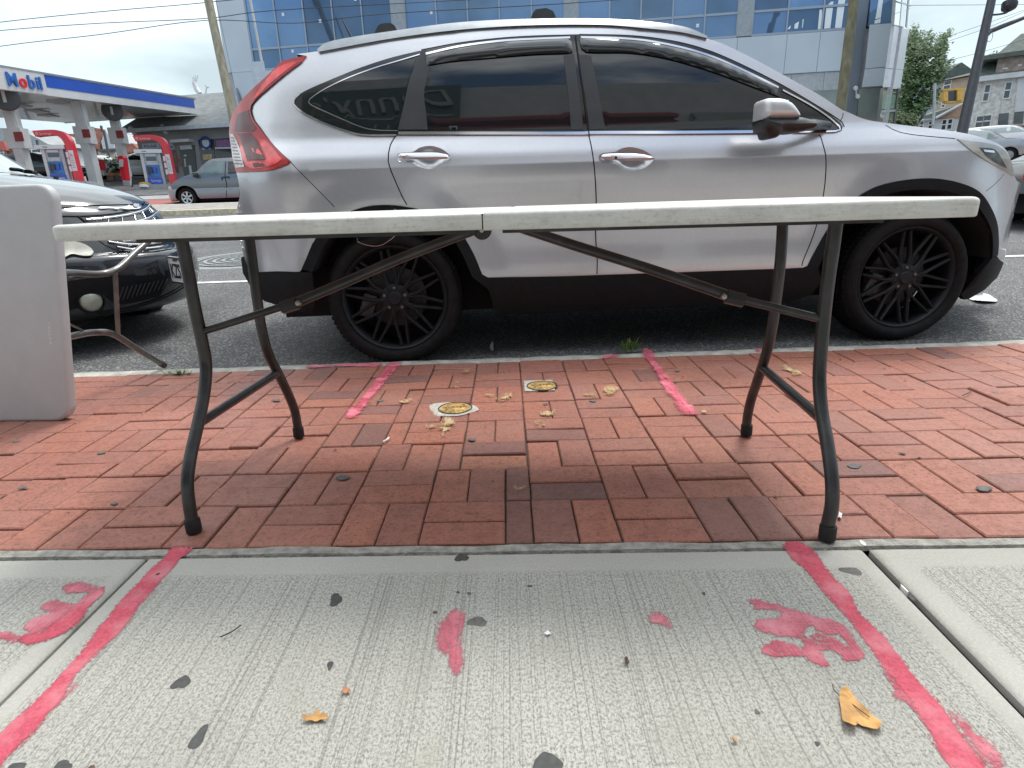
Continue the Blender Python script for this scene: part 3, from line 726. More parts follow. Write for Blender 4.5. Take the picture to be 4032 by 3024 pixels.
REDB = mat('red_lens_bright', (.75, .012, .02), .12, var=.35, scale=25, coat=1)
CLEARL = mat('clear_lens', (.50, .46, .45), .12, var=.35, scale=40, coat=1)
DARKIN = mat('under_body_dark', (.012, .012, .012), .9, var=.3, scale=8)

ZT = [(.15, .15), (.25, .075), (.33, .035), (.43, .014), (.5, .012), (.6, .018), (.72, .016), (.86, .004), (.94, -.001), (.972, 0, 'k'), (1.03, .020), (1.10, .055), (1.2, .082), (1.35, .125), (1.47, .168), (1.55, .205), (1.60, .245), (1.65, .31)]
CR = Side(.7442, 2.9181, .052, RZ, .91, -.03, ZT, (1.45, .82, .62), (-1.62, .50, .30), [(-1.31, .37, .44, .60, .016), (1.31, .37, .44, .64, .018)])
car = thing('parked_suv', 'silver compact suv with black multi-spoke wheels parked along the kerb behind the folding table', 'car', CR.P(0, 0, lat=.9))
R_ = lambda pts, lat=.05: [CR.pix(p, lat) for p in pts]
HR, HF = (-1.31, .367), (1.31, .367)

lamp_out = tr(c3, [(230, 1160), (243, 1050), (262, 985), (318, 900), (430, 780), (540, 680), (610, 615), (660, 562), (690, 535), (790, 508), (900, 487)])
rear_low = [(931, 678), (943, 740), (942, 790), (936, 830), (940, 880), (948, 950), (960, 1010), (986, 1072)]
roof_px = tr(dd, [(640, 117), (690, 110), (770, 95), (850, 81), (1000, 63), (1150, 54), (1300, 52), (1420, 60), (1480, 70), (1530, 84)])
pil_px = tr(c5, [(1150, 118), (1240, 155), (1430, 250), (1700, 398), (1900, 510), (2060, 615)]) 
hood_px = tr(c6, [(735, 950), (850, 1000), (1000, 1030), (1250, 1062), (1500, 1092), (1750, 1132), (1900, 1175), (2010, 1222), (2075, 1290), (2110, 1380), (2130, 1480)])
front_px = tr(c8, [(2165, 225), (2215, 300), (2280, 400), (2295, 500), (2260, 600), (2209, 650), (2150, 770), (2125, 820)])
up = [lamp_out, roof_px, pil_px, hood_px, front_px]
top_sz = []
for i, seg in enumerate(up): top_sz += R_(seg, .2)
bot_front = R_(tr(c8, [(2010, 820)]))
def circ_arch(line): return line
archF = R_(tr(c8, [(2000, 790), (2007, 680), (1998, 560), (1950, 430), (1860, 305), (1700, 232), (1500, 200), (1300, 212), (1100, 255), (965, 320), (830, 425), (750, 520), (700, 590), (640, 690), (580, 800), (545, 872)]), .02)
sillp = R_(tr(c8, [(510, 887), (400, 893), (0, 906)]) + tr(c7, [(2050, 709), (1900, 714), (1600, 720), (1330, 724)]), .02)
archR = R_(tr(c7, [(1288, 700), (1268, 650), (1230, 560), (1170, 450), (1100, 350)]) + [(1715, 862), (1660, 828)] + tr(c4, [(930, 1320), (850, 1308), (760, 1304), (650, 1312), (560, 1335), (440, 1385), (330, 1465), (260, 1555), (210, 1659)]) + tr(c7, [(60, 470), (15, 580), (-20, 660)]), .02)
rearb = R_([(1180, 1070), (1085, 1068)], .05)
rl = R_(rear_low[::-1], .2)
body = top_sz + bot_front + archF + sillp + archR + rearb + rl
BODY = smoothpoly(body, .02, 35)
# door handle recesses are real hollows
def ell(c, pts): return [(c[0] + x, c[1] + z) for x, z in pts]
rec1 = smoothpoly(R_(tr(c4, [(855, 960), (858, 935), (880, 925), (975, 915), (1010, 890), (1090, 874), (1160, 888), (1215, 920), (1245, 955), (1220, 985), (1170, 1020), (1090, 1042), (1010, 1025), (965, 1000), (900, 992), (865, 985)]), 0), .01, 60)
rec2 = smoothpoly(R_(tr(c5, [(290, 960), (296, 938), (320, 928), (415, 915), (450, 895), (520, 883), (600, 900), (665, 935), (697, 965), (670, 1000), (620, 1035), (540, 1055), (470, 1045), (430, 1018), (380, 1000), (305, 990)]), 0), .01, 60)
GAPS = [(tr(c4, [(845, 800), (820, 840), (805, 870), (792, 930), (790, 990), (812, 1060), (850, 1150), (890, 1240), (925, 1302)]), .0055, SEAM),
        (tr(c5, [(219, 800), (235, 870), (252, 980), (265, 1120), (272, 1280)]) + tr(c7, [(2110, 345), (2115, 500), (2123, 600), (2120, 700)]), .0055, SEAM),
        (tr(c5, [(1890, 790), (1905, 820), (1928, 900), (1940, 985), (1937, 1090), (1922, 1225)]) + tr(c8, [(640, 470), (625, 525), (590, 640), (550, 740), (512, 830), (502, 872)]), .0055, SEAM),
        (tr(c6, [(686, 950), (682, 985), (660, 1022)]), .004, SEAM), (tr(c6, [(1045, 1056), (1100, 1090), (1170, 1118), (1260, 1135), (1400, 1150), (1630, 1170)]), .004, SEAM),
        (tr(c4, [(82, 992), (200, 1115), (400, 1318)]), .0035, SEAM), (tr(c6, [(2045, 1462), (2020, 1500), (1960, 1560), (1890, 1615)]), .003, SEAM)]
gap_holes = []
for ln, w_, mt_ in GAPS:
    P = smoothpoly(R_(ln, .04), .03, 40, closed=False); Lf = []; Rt = []
    for i in range(len(P)):
        t = (P[min(i + 1, len(P) - 1)] - P[max(0, i - 1)]).normalized(); q = Vector((-t.y, t.x)) * w_ / 2; Lf.append(P[i] + q); Rt.append(P[i] - q)
    gap_holes.append(Lf + Rt[::-1]); CR.strip('panel_gap', [tuple(v) for v in P], .03, mt_, car, -.005)
CR.patch('body', BODY, SILVER, car, 0, holes=[rec1, rec2] + gap_holes, grid=.04, rawpoly=True, extra=[[Vector((-1.60 + k * .04, zz)) for k in range(80)] for zz in (.968, .976)])
CR.patch('body', BODY, SILVER, car, 0, grid=.06, rawpoly=True, far=True)
for rc, hb, kh in ((rec1, tr(c4, [(862, 945), (880, 930), (1000, 925), (1150, 925), (1215, 938), (1240, 957), (1215, 970), (1100, 974), (980, 972), (880, 965), (865, 960)]), False), (rec2, tr(c5, [(303, 950), (320, 935), (450, 930), (600, 936), (670, 950), (692, 965), (665, 978), (560, 984), (450, 984), (380, 975), (315, 968)]), True)):
    cc = sum(rc, Vector((0, 0))) / len(rc); rx = max(abs(v.x - cc.x) for v in rc)
    h = CR.patch('door_handle', rc, SILVER, car, -.001, rawpoly=True, grid=.012, fn=lambda x, z, r=rc: -.024 * min(1, segdist(Vector((x, z)), r) / .022) ** .8)
    hp = smoothpoly(R_(hb, 0), .008, 60)
    CR.patch('grip', hp, SILVER, h, .022, rawpoly=True, grid=.010, thick=.018, fn=lambda x, z, r=hp: .010 * math.sqrt(max(0, 1 - (1 - min(1, segdist(Vector((x, z)), r) / .012)) ** 2)) - .010)
    if kh:
        q = R_(tr(c5, [(407, 961)]), 0)[0]; b = MB(); P = CR.P(*q, .022); b.lathe([(.0005, .002), (.0055, .002), (.0065, 0)], P, -CR.n, 14, caps=False); b.build('keyhole', GLOSSBLK, h)
# centre surfaces lofted across the car between both side outlines
def across(name, pts, mt, bul, parent=car, nv=14, S=None, pw=.62, inset=0, rev=False):
    CR = S or globals()['CR']
    P = smoothpoly(pts, .05, 35, closed=False); b = MB(); n = len(P)
    for i, p in enumerate(P):
        t = (P[min(i + 1, n - 1)] - P[max(i - 1, 0)]); t = t.normalized() if t.length else Vector((1, 0)); nn = Vector((-t.y, t.x))
        l0 = CR.I(p.x, p.y) + inset
        for k in range(nv + 1):
            v = k / nv; w = math.sin(math.pi * v) ** pw * bul * (-1 if rev else 1)
            q = p + nn * w; lat = l0 + (CR.W - 2 * l0) * v
            b.v.append(CR.c + CR.e * q.x + CR.n * (lat + CR.off) + Vector((0, 0, q.y + CR.zr)))
    b.f = [(i * (nv + 1) + k, i * (nv + 1) + k + 1, (i + 1) * (nv + 1) + k + 1, (i + 1) * (nv + 1) + k) for i in range(n - 1) for k in range(nv)]; b.mi = [0] * len(b.f)
    return b.build(name, mt, parent, smooth=60)
across('bumper', R_(rear_low[::-1], .2)[:6], SILVER, .10)
across('tailgate', R_(rear_low[::-1], .2)[5:] + R_(lamp_out[:4], .2), SILVER, .08)
across('rear_window', R_(lamp_out[3:], .2) + R_(roof_px[:1], .2), GLASSD, .05)
across('roof', R_(roof_px, .2) + R_(pil_px[:2], .2), SILVER, .035)
across('windscreen', R_(pil_px[1:], .15) + R_(hood_px[:1], .15), GLASSD, .05)
across('bonnet', R_(hood_px[:8], .15), SILVER, .05)
across('grille', R_(hood_px[7:], .15) + R_(front_px[:3], .15), GLOSSBLK, .10)
across('bumper', R_(front_px[2:], .2), SILVER, .12)

# black lower cladding
def ring(arch, c, k0, k1):
    o = smoothpoly(arch, .02, 60, closed=False)
    return o
def toC(p, c, k): v = Vector(p) - Vector(c); return Vector(c) + v * (1 - k / v.length)
aR = smoothpoly(archR, .02, 60, closed=False); aF = smoothpoly(archF, .02, 60, closed=False)
inR = [toC(v, HR, .050) for v in aR]; inF = [toC(v, HF, .050) for v in aF]
CR.patch('wheel_arch_trim', [v for v in aR] + inR[::-1], BLKPL, car, .008, rawpoly=True, grid=0, thick=.02)
CR.patch('wheel_arch_trim', [v for v in aF] + inF[::-1], BLKPL, car, .008, rawpoly=True, grid=0, thick=.02)
s0 = [Vector(v) for v in sillp]
sill = [aF[-1]] + s0 + [aR[0], inR[0]] + [Vector((-.845, .40)), Vector((-.825, .30)), Vector((-.79, .262)), Vector((.70, .262)), Vector((.80, .30)), Vector((.835, .37))] + [inF[-1]]
CR.patch('sill_trim', sill, BLKPL, car, .006, rawpoly=True, grid=.05, thick=.05, both=True)
rbl = [Vector(v) for v in R_([(986, 1072), (1085, 1068), (1180, 1070)], .1)]
CR.patch('bumper_trim', rbl + [inR[-1], Vector((-1.69, .36)), Vector((-1.72, .31)), Vector((-1.80, .33))] + [Vector(v) for v in R_([(1042, 1185), (990, 1130), (958, 1075), (950, 1015), (958, 1010)], .2)], BLKPL, car, .006, rawpoly=True, grid=.04, thick=.03, both=True)
CR.patch('bumper_trim', [Vector(v) for v in R_(tr(c8, [(1998, 800), (2012, 822), (2125, 822), (2128, 905), (1900, 1055), (1780, 1125), (1745, 1130), (1715, 1090)]), .12)] + [inF[0]], BLKPL, car, .006, rawpoly=True, grid=.04, thick=.03, both=True)
# wheel wells and floor
for (inn) in (inR, inF):
    for fr in (False, True):
        b = MB(); A = [CR.P(v.x, v.y, .0, fr) for v in inn]; B = [CR.P(v.x, v.y, -.30, fr) for v in inn]; n = len(A); b.add(A + B, [(i, i + 1, n + i + 1, n + i) for i in range(n - 1)])
        b.add(B + [sum(B, Vector()) / n], [tuple(range(n))]); b.build('wheel_well', DARKIN, car)
def cbox(s0_, s1, l0, l1, z0, z1):
    b = MB(); P = lambda x, l, z: CR.c + CR.e * x + CR.n * (l + CR.off) + Vector((0, 0, z + CR.zr))
    b.add([P(s0_, l0, z0), P(s1, l0, z0), P(s1, l1, z0), P(s0_, l1, z0), P(s0_, l0, z1), P(s1, l0, z1), P(s1, l1, z1), P(s0_, l1, z1)], [(0, 3, 2, 1), (4, 5, 6, 7), (0, 1, 5, 4), (1, 2, 6, 5), (2, 3, 7, 6), (3, 0, 4, 7)]); return b
b = cbox(-1.95, 1.95, .36, 1.46, .24, .8); b2_ = cbox(-.80, .72, .09, 1.73, .262, .6); b.add(b2_.v, b2_.f); b3_ = cbox(-1.7, -1.2, .5, 1.3, .18, .3); b.add(b3_.v, b3_.f)
b.build('floor_pan', DARKIN, car)

# side windows: dark surround, glass, pillars, visors, chrome
dlo_top = tr(c4, [(106, 560), (112, 535), (140, 505), (200, 470), (300, 425), (450, 362), (600, 303), (800, 238), (1030, 183), (1300, 133), (1600, 98), (1850, 83), (2100, 74)]) + tr(c5, [(150, 71), (450, 77), (650, 92), (900, 135), (1100, 195), (1300, 280), (1600, 430), (1815, 555), (1960, 645), (2040, 705), (2060, 735), (2050, 765), (2015, 775), (1900, 772)])
dlo_bot = tr(c5, [(1400, 788), (220, 790)]) + tr(c4, [(1500, 797), (860, 797), (600, 795), (480, 765), (330, 712), (200, 650), (135, 605)])
CR.patch('window_surround', R_(dlo_top + dlo_bot, .1), GLOSSBLK, car, .003, grid=.05, both=True, corner=50)
g1 = tr(c4, [(215, 560), (222, 540), (260, 512), (340, 462), (500, 388), (700, 315), (860, 270), (1000, 232), (960, 330), (930, 430), (865, 755), (700, 752), (620, 735), (500, 685), (350, 620), (260, 580)])
g2 = tr(c4, [(1090, 300), (1300, 272), (1600, 248), (1850, 238), (2062, 232), (2075, 360), (2092, 500), (2108, 640), (2114, 756), (1075, 757), (1062, 620), (1047, 500), (1065, 400)])
g3 = tr(c5, [(232, 220), (400, 228), (600, 248), (800, 290), (1000, 350), (1250, 432), (1480, 520), (1600, 575), (1625, 640), (1640, 752), (1200, 752), (337, 755), (300, 560), (262, 360)])
for g_ in (g1, g2, g3): CR.patch('window', R_(g_, .12), GLASSD, car, .0055, grid=.05, both=True, corner=35)
for g_ in (tr(c4, [(1032, 188), (1066, 182), (1060, 290), (1092, 298), (1068, 400), (1050, 500), (1066, 640), (1077, 757), (862, 757), (900, 600), (935, 440), (975, 320)]),
           tr(c4, [(2060, 222), (2138, 208), (2160, 400), (2190, 620), (2205, 757), (2116, 757), (2095, 500), (2076, 350)]),
           tr(c5, [(138, 212), (232, 222), (262, 360), (300, 560), (337, 755), (222, 757), (190, 520), (160, 350)])):
    CR.patch('pillar_cover', R_(g_, .12), SATIN, car, .007, grid=.06, both=True, corner=35, thick=.004)
CR.strip('chrome_trim', R_(tr(c4, [(865, 783), (1500, 783), (2208, 783)]) + tr(c5, [(216, 779), (900, 777), (1480, 772)]), .06), .013, CHROME, car, .009, thick=.008)
CR.strip('chrome_trim', R_(tr(c4, [(850, 797), (600, 795), (480, 765), (330, 712), (200, 650), (135, 605), (108, 575), (106, 550), (118, 525), (150, 498)]), .1), .007, CHROME, car, .008, thick=.005)
CR.strip('chrome_trim', R_(tr(c4, [(860, 765), (700, 760), (610, 742), (480, 690), (340, 628), (235, 580), (215, 560), (225, 535), (260, 508), (340, 458), (500, 382), (700, 308), (860, 260), (1020, 212)]), .1), .004, CHROME, car, .008, thick=.004)
CR.strip('chrome_trim', R_(tr(c4, [(1064, 208), (1300, 155), (1600, 115), (1850, 100), (2108, 90)]), .15), .009, CHROME, car, .009, thick=.006)
CR.strip('chrome_trim', R_(tr(c5, [(158, 88), (450, 96), (650, 115), (900, 165), (1100, 225), (1300, 310), (1590, 452)]), .15), .009, CHROME, car, .009, thick=.006)
CR.strip('chrome_trim', R_(tr(c5, [(1620, 470), (1815, 575), (1960, 672), (2030, 735), (2035, 758), (2000, 768), (1700, 775)]), .08), .007, CHROME, car, .009, thick=.005)
def visor(pts):
    P = R_(pts, .14); pp = smoothpoly(P, .02, 60)
    CR.patch('rain_visor', pp, mat('smoked_acrylic', (.018, .022, .022), .09, var=0, coat=1), car, .024, rawpoly=True, grid=.025, thick=.016, fn=lambda x, z, r=pp: -.014 + .014 * min(1, segdist(Vector((x, z)), r) / .03) ** .6)
visor(tr(c4, [(1066, 222), (1300, 170), (1600, 128), (1850, 112), (2095, 103), (2115, 120), (2128, 195), (2090, 203), (1850, 212), (1500, 240), (1250, 262), (1075, 290)]))
visor(tr(c5, [(150, 98), (450, 108), (650, 128), (900, 178), (1100, 238), (1300, 322), (1590, 468), (1600, 520), (1400, 445), (1150, 350), (900, 272), (700, 225), (500, 200), (200, 195), (165, 170)]))
CR.strip('panel_gap', R_(tr(c5, [(120, 72), (128, 140), (150, 300), (185, 560), (215, 770), (219, 800)]), .1), .0055, SEAM, car, .0095)
CR.strip('roof_seam', R_(tr(c4, [(1030, 178), (1300, 128), (1600, 93), (1850, 77), (2200, 68)]) + tr(c5, [(150, 66), (450, 71), (650, 86), (900, 128), (1100, 187), (1300, 272), (1600, 422), (1815, 547), (1960, 637), (2055, 702), (2072, 738)]), .15), .005, SEAM, car, .0014)

# tail lamp
TL = R_(lamp_out + tr(c3, [(860, 540), (780, 600), (700, 662), (560, 780), (470, 860), (425, 915), (415, 960), (440, 1040), (500, 1120), (560, 1200), (660, 1310), (760, 1400), (735, 1425), (700, 1442), (600, 1478), (450, 1495), (292, 1502), (255, 1340)]), .15)
tl = CR.patch('tail_lamp', TL, REDL, car, .008, thick=.012, grid=.03, corner=45)
CR.patch('tail_lamp', TL, REDL, car, .008, thick=.012, grid=.05, far=True)
for nm, pts, mt in (('dark_lens', [(275, 1165), (420, 1160), (470, 1220), (545, 1390), (400, 1395), (370, 1340), (345, 1250), (320, 1180)], REDD), ('dark_lens', [(300, 1000), (400, 960), (420, 1040), (470, 1120), (440, 1150), (280, 1145), (290, 1060)], REDD), ('bright_lens', [(485, 1212), (540, 1215), (690, 1385), (640, 1430), (560, 1450), (540, 1400), (560, 1380)], REDB), ('bright_lens', [(425, 1290), (480, 1295), (525, 1350), (500, 1345), (440, 1320)], REDB), ('bright_lens', [(340, 1250), (375, 1350), (395, 1410), (540, 1412), (600, 1445), (440, 1470), (380, 1440), (350, 1390), (325, 1300)], REDB),
                    ('dark_lens', [(430, 1420), (520, 1418), (560, 1450), (450, 1460)], REDD), ('bright_lens', [(560, 690), (640, 600), (780, 540), (840, 535), (700, 640), (580, 740), (470, 850), (430, 880)], REDB)):
    CR.patch(nm, R_(tr(c3, pts), .18), mt, tl, .0095, grid=.03)
CR.patch('clear_lens', R_(tr(c3, [(236, 1165), (268, 1172), (300, 1230), (330, 1310), (365, 1455), (290, 1462), (258, 1340)]), .2), CLEARL, tl, .010, grid=.02)
for k in range(9):
    y = 1200 + k * 28; CR.strip('lens_rib', R_(tr(c3, [(246 + k * 4, y), (275 + k * 9, y + 4)]), .2), .006, mat('lens_rib_dark', (.16, .13, .13), .3, var=0), tl, .0112)
# head lamp
HLo = R_(tr(c6, [(1645, 1172), (1750, 1190), (1880, 1205), (1990, 1235), (2060, 1290), (2105, 1380), (2125, 1480), (2120, 1490), (2060, 1450), (1960, 1395), (1850, 1330), (1760, 1265)]), .2)
hl = CR.patch('head_lamp', HLo, mat('lamp_polycarbonate', (.32, .34, .31), .07, var=.3, scale=9, coat=1, spec=.8), car, .004, grid=.03, thick=.01, both=True, corner=60)
CR.patch('reflector', R_(tr(c6, [(1830, 1245), (1960, 1262), (2010, 1330), (2060, 1420), (1960, 1370), (1880, 1310)]), .2), mat('lamp_inner', (.10, .11, .11), .25, var=.5, scale=25, metal=.5), hl, .0056, grid=.03)
CR.patch('reflector', R_(tr(c6, [(1860, 1262), (1950, 1272), (1955, 1290), (1870, 1282)]), .2), CHROME, hl, .007, grid=0)
# roof rail
rt = R_(tr(dd, [(686, 108), (700, 96), (735, 86), (850, 68), (1000, 49), (1150, 42), (1300, 42), (1400, 48), (1480, 60), (1526, 79)]), .25)
rbm = R_(tr(dd, [(1526, 84), (1470, 71), (1400, 63), (1300, 55), (1150, 56), (1000, 65), (850, 84), (690, 113)]), .25)
CR.patch('roof_rail', rt + rbm, mat('rail_metal', (.30, .32, .34), .35, metal=.9, var=.1, scale=20), car, .012, thick=.03, grid=.03, corner=60, both=True)
# cross-bar towers on the roof (set inboard)
for px in ([(1478, 320), (1490, 290), (1520, 225), (1550, 206), (1600, 200), (1640, 203), (1670, 225), (1700, 290), (1680, 295)],):
    pl = [CR.pix(p, fixed=.42) for p in tr(c3, px)]
    b = MB(); A = [CR.P(x, z, lat=.42) for x, z in pl]; b.prism(A, CR.n * .10); b.build('roof_rack_foot', mat('rack_plastic', (.05, .055, .055), .35, var=.2, scale=20), car)
pl = [CR.pix(p, fixed=.42) for p in tr(dd, [(1145, 44), (1150, 30), (1157, 20), (1180, 17), (1195, 24), (1203, 42)])]
b = MB(); b.prism([CR.P(x, z, lat=.42) for x, z in pl], CR.n * .10); b.build('roof_rack_foot', mat('rack_plastic', (.05,) * 3), car)
q0, q1 = CR.pix(c3(1302, 348), fixed=.85), CR.pix(c3(1212, 172), fixed=.85)
b = MB(); b.tube([CR.P(*q0, lat=.85) - Vector((0, 0, .05)), CR.P(*q0, lat=.85), CR.P(*q1, lat=.85)], [.007, .006, .004], 8); b.build('aerial', GLOSSBLK, car)

# door mirror: domed silver cap above a black lower half
def dome(name, pts, f, lat, depth, back, mt, parent, r=.05, grid=.012, step=.01):
    P = smoothpoly([CR.pix(p, fixed=lat) for p in tr(f, pts)], step, 60)
    vs, fs = cdt(P, grid); b = MB()
    h = [math.sqrt(max(0, 1 - (1 - min(1, segdist(v, P) / r)) ** 2)) for v in vs]
    b.add([CR.P(v.x, v.y, lat=lat - depth * k) for v, k in zip(vs, h)], fs)
    b.add([CR.P(v.x, v.y, lat=lat + back) for v in vs], fs)
    k = len(b.v); n = len(P); b.v += [CR.P(v.x, v.y, lat=lat) for v in P] + [CR.P(v.x, v.y, lat=lat + back) for v in P]; b.f += [(k + i, k + (i + 1) % n, k + n + (i + 1) % n, k + n + i) for i in range(n)]; b.mi += [0] * n
    bm = bmesh.new(); me = bpy.data.meshes.new('x'); me.from_pydata([tuple(v) for v in b.v], [], b.f); bm.from_mesh(me); bmesh.ops.remove_doubles(bm, verts=bm.verts[:], dist=1e-5); bm.verts.index_update()
    c = MB(); c.add([v.co.copy() for v in bm.verts], [tuple(v.index for v in f_.verts) for f_ in bm.faces]); bm.free(); bpy.data.meshes.remove(me)
    return c.build(name, mt, parent, smooth=45)
mir = dome('wing_mirror', [(1472, 690), (1474, 660), (1600, 662), (1745, 664), (1790, 672), (1868, 690), (1866, 745), (1800, 765), (1700, 780), (1610, 772), (1600, 800), (1560, 820), (1520, 815), (1508, 775), (1478, 765)], c5, -.135, .05, .09, mat('mirror_black', (.02, .021, .022), .28, var=.1, scale=20), car)
dome('mirror_cap', [(1474, 682), (1480, 610), (1488, 550), (1505, 533), (1560, 529), (1630, 534), (1680, 560), (1722, 610), (1747, 668), (1735, 680), (1600, 684)], c5, -.140, .045, .09, mat('mirror_silver', (.62, .63, .65), .38, metal=.45, var=.03, coat=.3), mir, r=.03)
b = MB(); a0 = CR.pix(c5(1830, 715), fixed=-.08); a1 = CR.pix(c5(1930, 730)); b.tube([CR.P(*a0, lat=-.06), CR.P(*a1, lat=.03), CR.P(*a1, lat=.06)], [.026, .018, .018], 12); b.build('mirror_arm', mat('mirror_black', (.02,) * 3), mir, smooth=60)

# wheels
def wheel(s0_, far=False, sub=True):
    lat0 = .035 if not far else CR.W - .035
    c = CR.P(s0_, .367, lat=lat0); out_ = -CR.n if not far else CR.n
    root = bpy.data.objects.new('wheel', None); COL.objects.link(root); root.parent = car; root.location = c - car.location; WL[root.name] = c
    R0 = .330
    b = MB(); pr = [(.256, -.02), (.260, -.004), (.268, .008), (.284, .014), (.302, .012), (.315, .002), (.323, -.012), (.328, -.03), (R0, -.06), (R0, -.17), (.326, -.20), (.31, -.225), (.27, -.22), (.256, -.20)]
    b.lathe(pr, c, out_, 96)
    b.build('tyre', TYRE, root, smooth=50)
    # tread blocks
    b = MB(); ax = out_; u = CR.e; w = Vector((0, 0, 1))
    for k in range(78):
        a = 2 * math.pi * k / 78; 
        for (h0, h1, da) in ((-.022, -.052, .0), (-.06, -.10, .02), (-.108, -.148, .0), (-.156, -.186, .02)):
            aa, ab = a + da, a + da + 2 * math.pi / 78 * .70
            pts = []
            for rr in (R0 - .006 if h0 > -.03 else R0 - .003, R0 + .0065 if h0 < -.03 else R0 + .002):
                for (t_, h_) in ((aa, h0), (ab, h0), (ab + .02, h1), (aa + .02, h1)):
                    pts.append(c + (u * math.cos(t_) + w * math.sin(t_)) * rr + ax * h_)
            b.add(pts, [(0, 3, 2, 1), (4, 5, 6, 7), (0, 1, 5, 4), (1, 2, 6, 5), (2, 3, 7, 6), (3, 0, 4, 7)])
    b.build('tread', TYRE, root)
    b = MB(); b.lathe([(.250, -.20), (.240, -.19), (.232, -.12), (.236, -.03), (.243, -.010), (.252, -.002), (.258, -.004), (.258, -.02)], c, out_, 80); rim = b.build('rim', WBLK, root, smooth=50)
    if sub:
        def spoke(a0, r0, a1, r1, h0, h1, w0, w1):
            p = c + (u * math.cos(a0) + w * math.sin(a0)) * r0 + ax * h0; q = c + (u * math.cos(a1) + w * math.sin(a1)) * r1 + ax * h1
            d = (q - p).normalized(); sd_ = d.cross(ax).normalized(); V = []
            for pp, ww in ((p, w0), (q, w1)):
                V += [pp + sd_ * ww - ax * .022, pp + sd_ * ww * 1.1 - ax * .004, pp + sd_ * ww * .35 + ax * .004, pp - sd_ * ww * .35 + ax * .004, pp - sd_ * ww * 1.1 - ax * .004, pp - sd_ * ww - ax * .022]
            return V, [(i, (i + 1) % 6, 6 + (i + 1) % 6, 6 + i) for i in range(6)]
        for k in range(10):
            b = MB(); a = 2 * math.pi * k / 10 + .13; d = 2 * math.pi / 20
            b.add(*spoke(a - d * .10, .045, a - d * .20, .118, -.018, -.022, .0085, .0070))
            b.add(*spoke(a + d * .10, .045, a + d * .20, .118, -.018, -.022, .0085, .0070))
            b.add(*spoke(a - d * .20, .112, a - d * .78, .238, -.022, -.012, .0078, .0066))
            b.add(*spoke(a + d * .20, .112, a + d * .78, .238, -.022, -.012, .0078, .0066))
            b.build('spoke', WBLK, rim)
        b = MB(); b.lathe([(.0005, -.006), (.028, -.006), (.033, -.010), (.036, -.016), (.060, -.018), (.070, -.024), (.074, -.045), (.06, -.06)], c, out_, 40); b.build('hub', WBLK, rim, smooth=35)
        for k in range(5):
            a = 2 * math.pi * k / 5 + .3; b = MB(); b.lathe([(.0005, .004), (.007, .004), (.009, 0), (.009, -.008)], c + (u * math.cos(a) + w * math.sin(a)) * .053 - ax * .018, out_, 8); b.build('wheel_nut', mat('nut_steel', (.16, .15, .15), .35, metal=.8, var=0), rim)
    b = MB(); b.lathe([(.05, -.09), (.15, -.09), (.152, -.10), (.152, -.115), (.05, -.115)], c, out_, 48); b.build('brake_disc', mat('brake_steel', (.045, .045, .045), .5, metal=.5, var=.4, scale=30), root, smooth=35)
    b = MB(); 
    for a in (2.9, 3.1, 3.3, 3.5): 
        pass
    q = c + (u * math.cos(3.4) + w * math.sin(3.4)) * .145; M = Matrix.Translation(q) @ Matrix.Rotation(.3, 4, CR.n)
    b.box((-.035, -.03, -.06), (.035, .03, .06), .008, Matrix.Translation(q + CR.n * (.075 if not far else -.075)) @ Matrix.Rotation(.35, 4, 'Y')); b.build('brake_caliper', mat('caliper_grey', (.06, .058, .055), .5, var=.4, scale=40), root, smooth=40)
    b = MB(); b.lathe([(.001, -.21), (.25, -.21)], c, out_, 40); b.build('wheel_back', DARKIN, root)
    return root
wheel(-1.31); wheel(1.31); wheel(-1.31, True, False); wheel(1.31, True, False)

# ================================================================== FOLDING TABLES
TE, TN = fdir(-.0939); TC = Vector((-.0479, 1.1873, 0)); TL_, TD, TZ, TT = .928, .76, .74, .034
def T(a, d, z): return TC + TE * a + TN * d + Vector((0, 0, z))
def dirty_plastic(name, base, dirt, amt):
    mt, t, b = new_mat(name); N = t.nodes; K = t.links.new
    co = N.new('ShaderNodeTexCoord').outputs['Object']
    n1 = noise(N, K, co, 9, 8, rough=.7, dist=.4); n2 = noise(N, K, co, 95, 6, rough=.8); n3 = noise(N, K, co, 48, 6, stretch=(.35, 1, 3.0), rough=.7, dist=.8)
    g = N.new('ShaderNodeNewGeometry'); sp = N.new('ShaderNodeSeparateXYZ'); K(co, sp.inputs[0])
    c = mixrgb(N, K, base, tuple(x * (.93 if amt < .2 else .80) for x in base), ramp(N, K, n1, .35, .65))
    m1 = mth(N, K, 'MULTIPLY', ramp(N, K, n3, .46, .64), ramp(N, K, n2, .42, .60))
    c = mixrgb(N, K, c, dirt, mth(N, K, 'MULTIPLY', m1, amt))
    c = mixrgb(N, K, c, (.16, .14, .11), mth(N, K, 'MULTIPLY', ramp(N, K, n2, .62, .70), amt * .9))
    K(c, b.inputs['Base Color']); K(ramp(N, K, n2, .3, .7, (.42,) * 3, (.62,) * 3), b.inputs['Roughness'])
    bumpn(N, K, b, n2, .12, .004); MATS[name] = mt; return mt
PLAST = dirty_plastic('dirty_white_plastic', (.70, .695, .66), (.34, .32, .27), .62)
PLTOP = dirty_plastic('table_top_plastic', (.74, .74, .72), (.5, .48, .44), .25)
TUBE = mat('table_tube_paint', (.038, .039, .040), .38, metal=.35, var=.35, scale=18, bump=.12, bscale=80, coat=.25, rvar=.1)
RUB = mat('rubber_foot', (.012, .012, .012), .7, var=.2, scale=50)
tab = thing('folding_table', 'open white folding table on dark bent legs in front of the silver suv', 'table', T(0, TD / 2, 0))
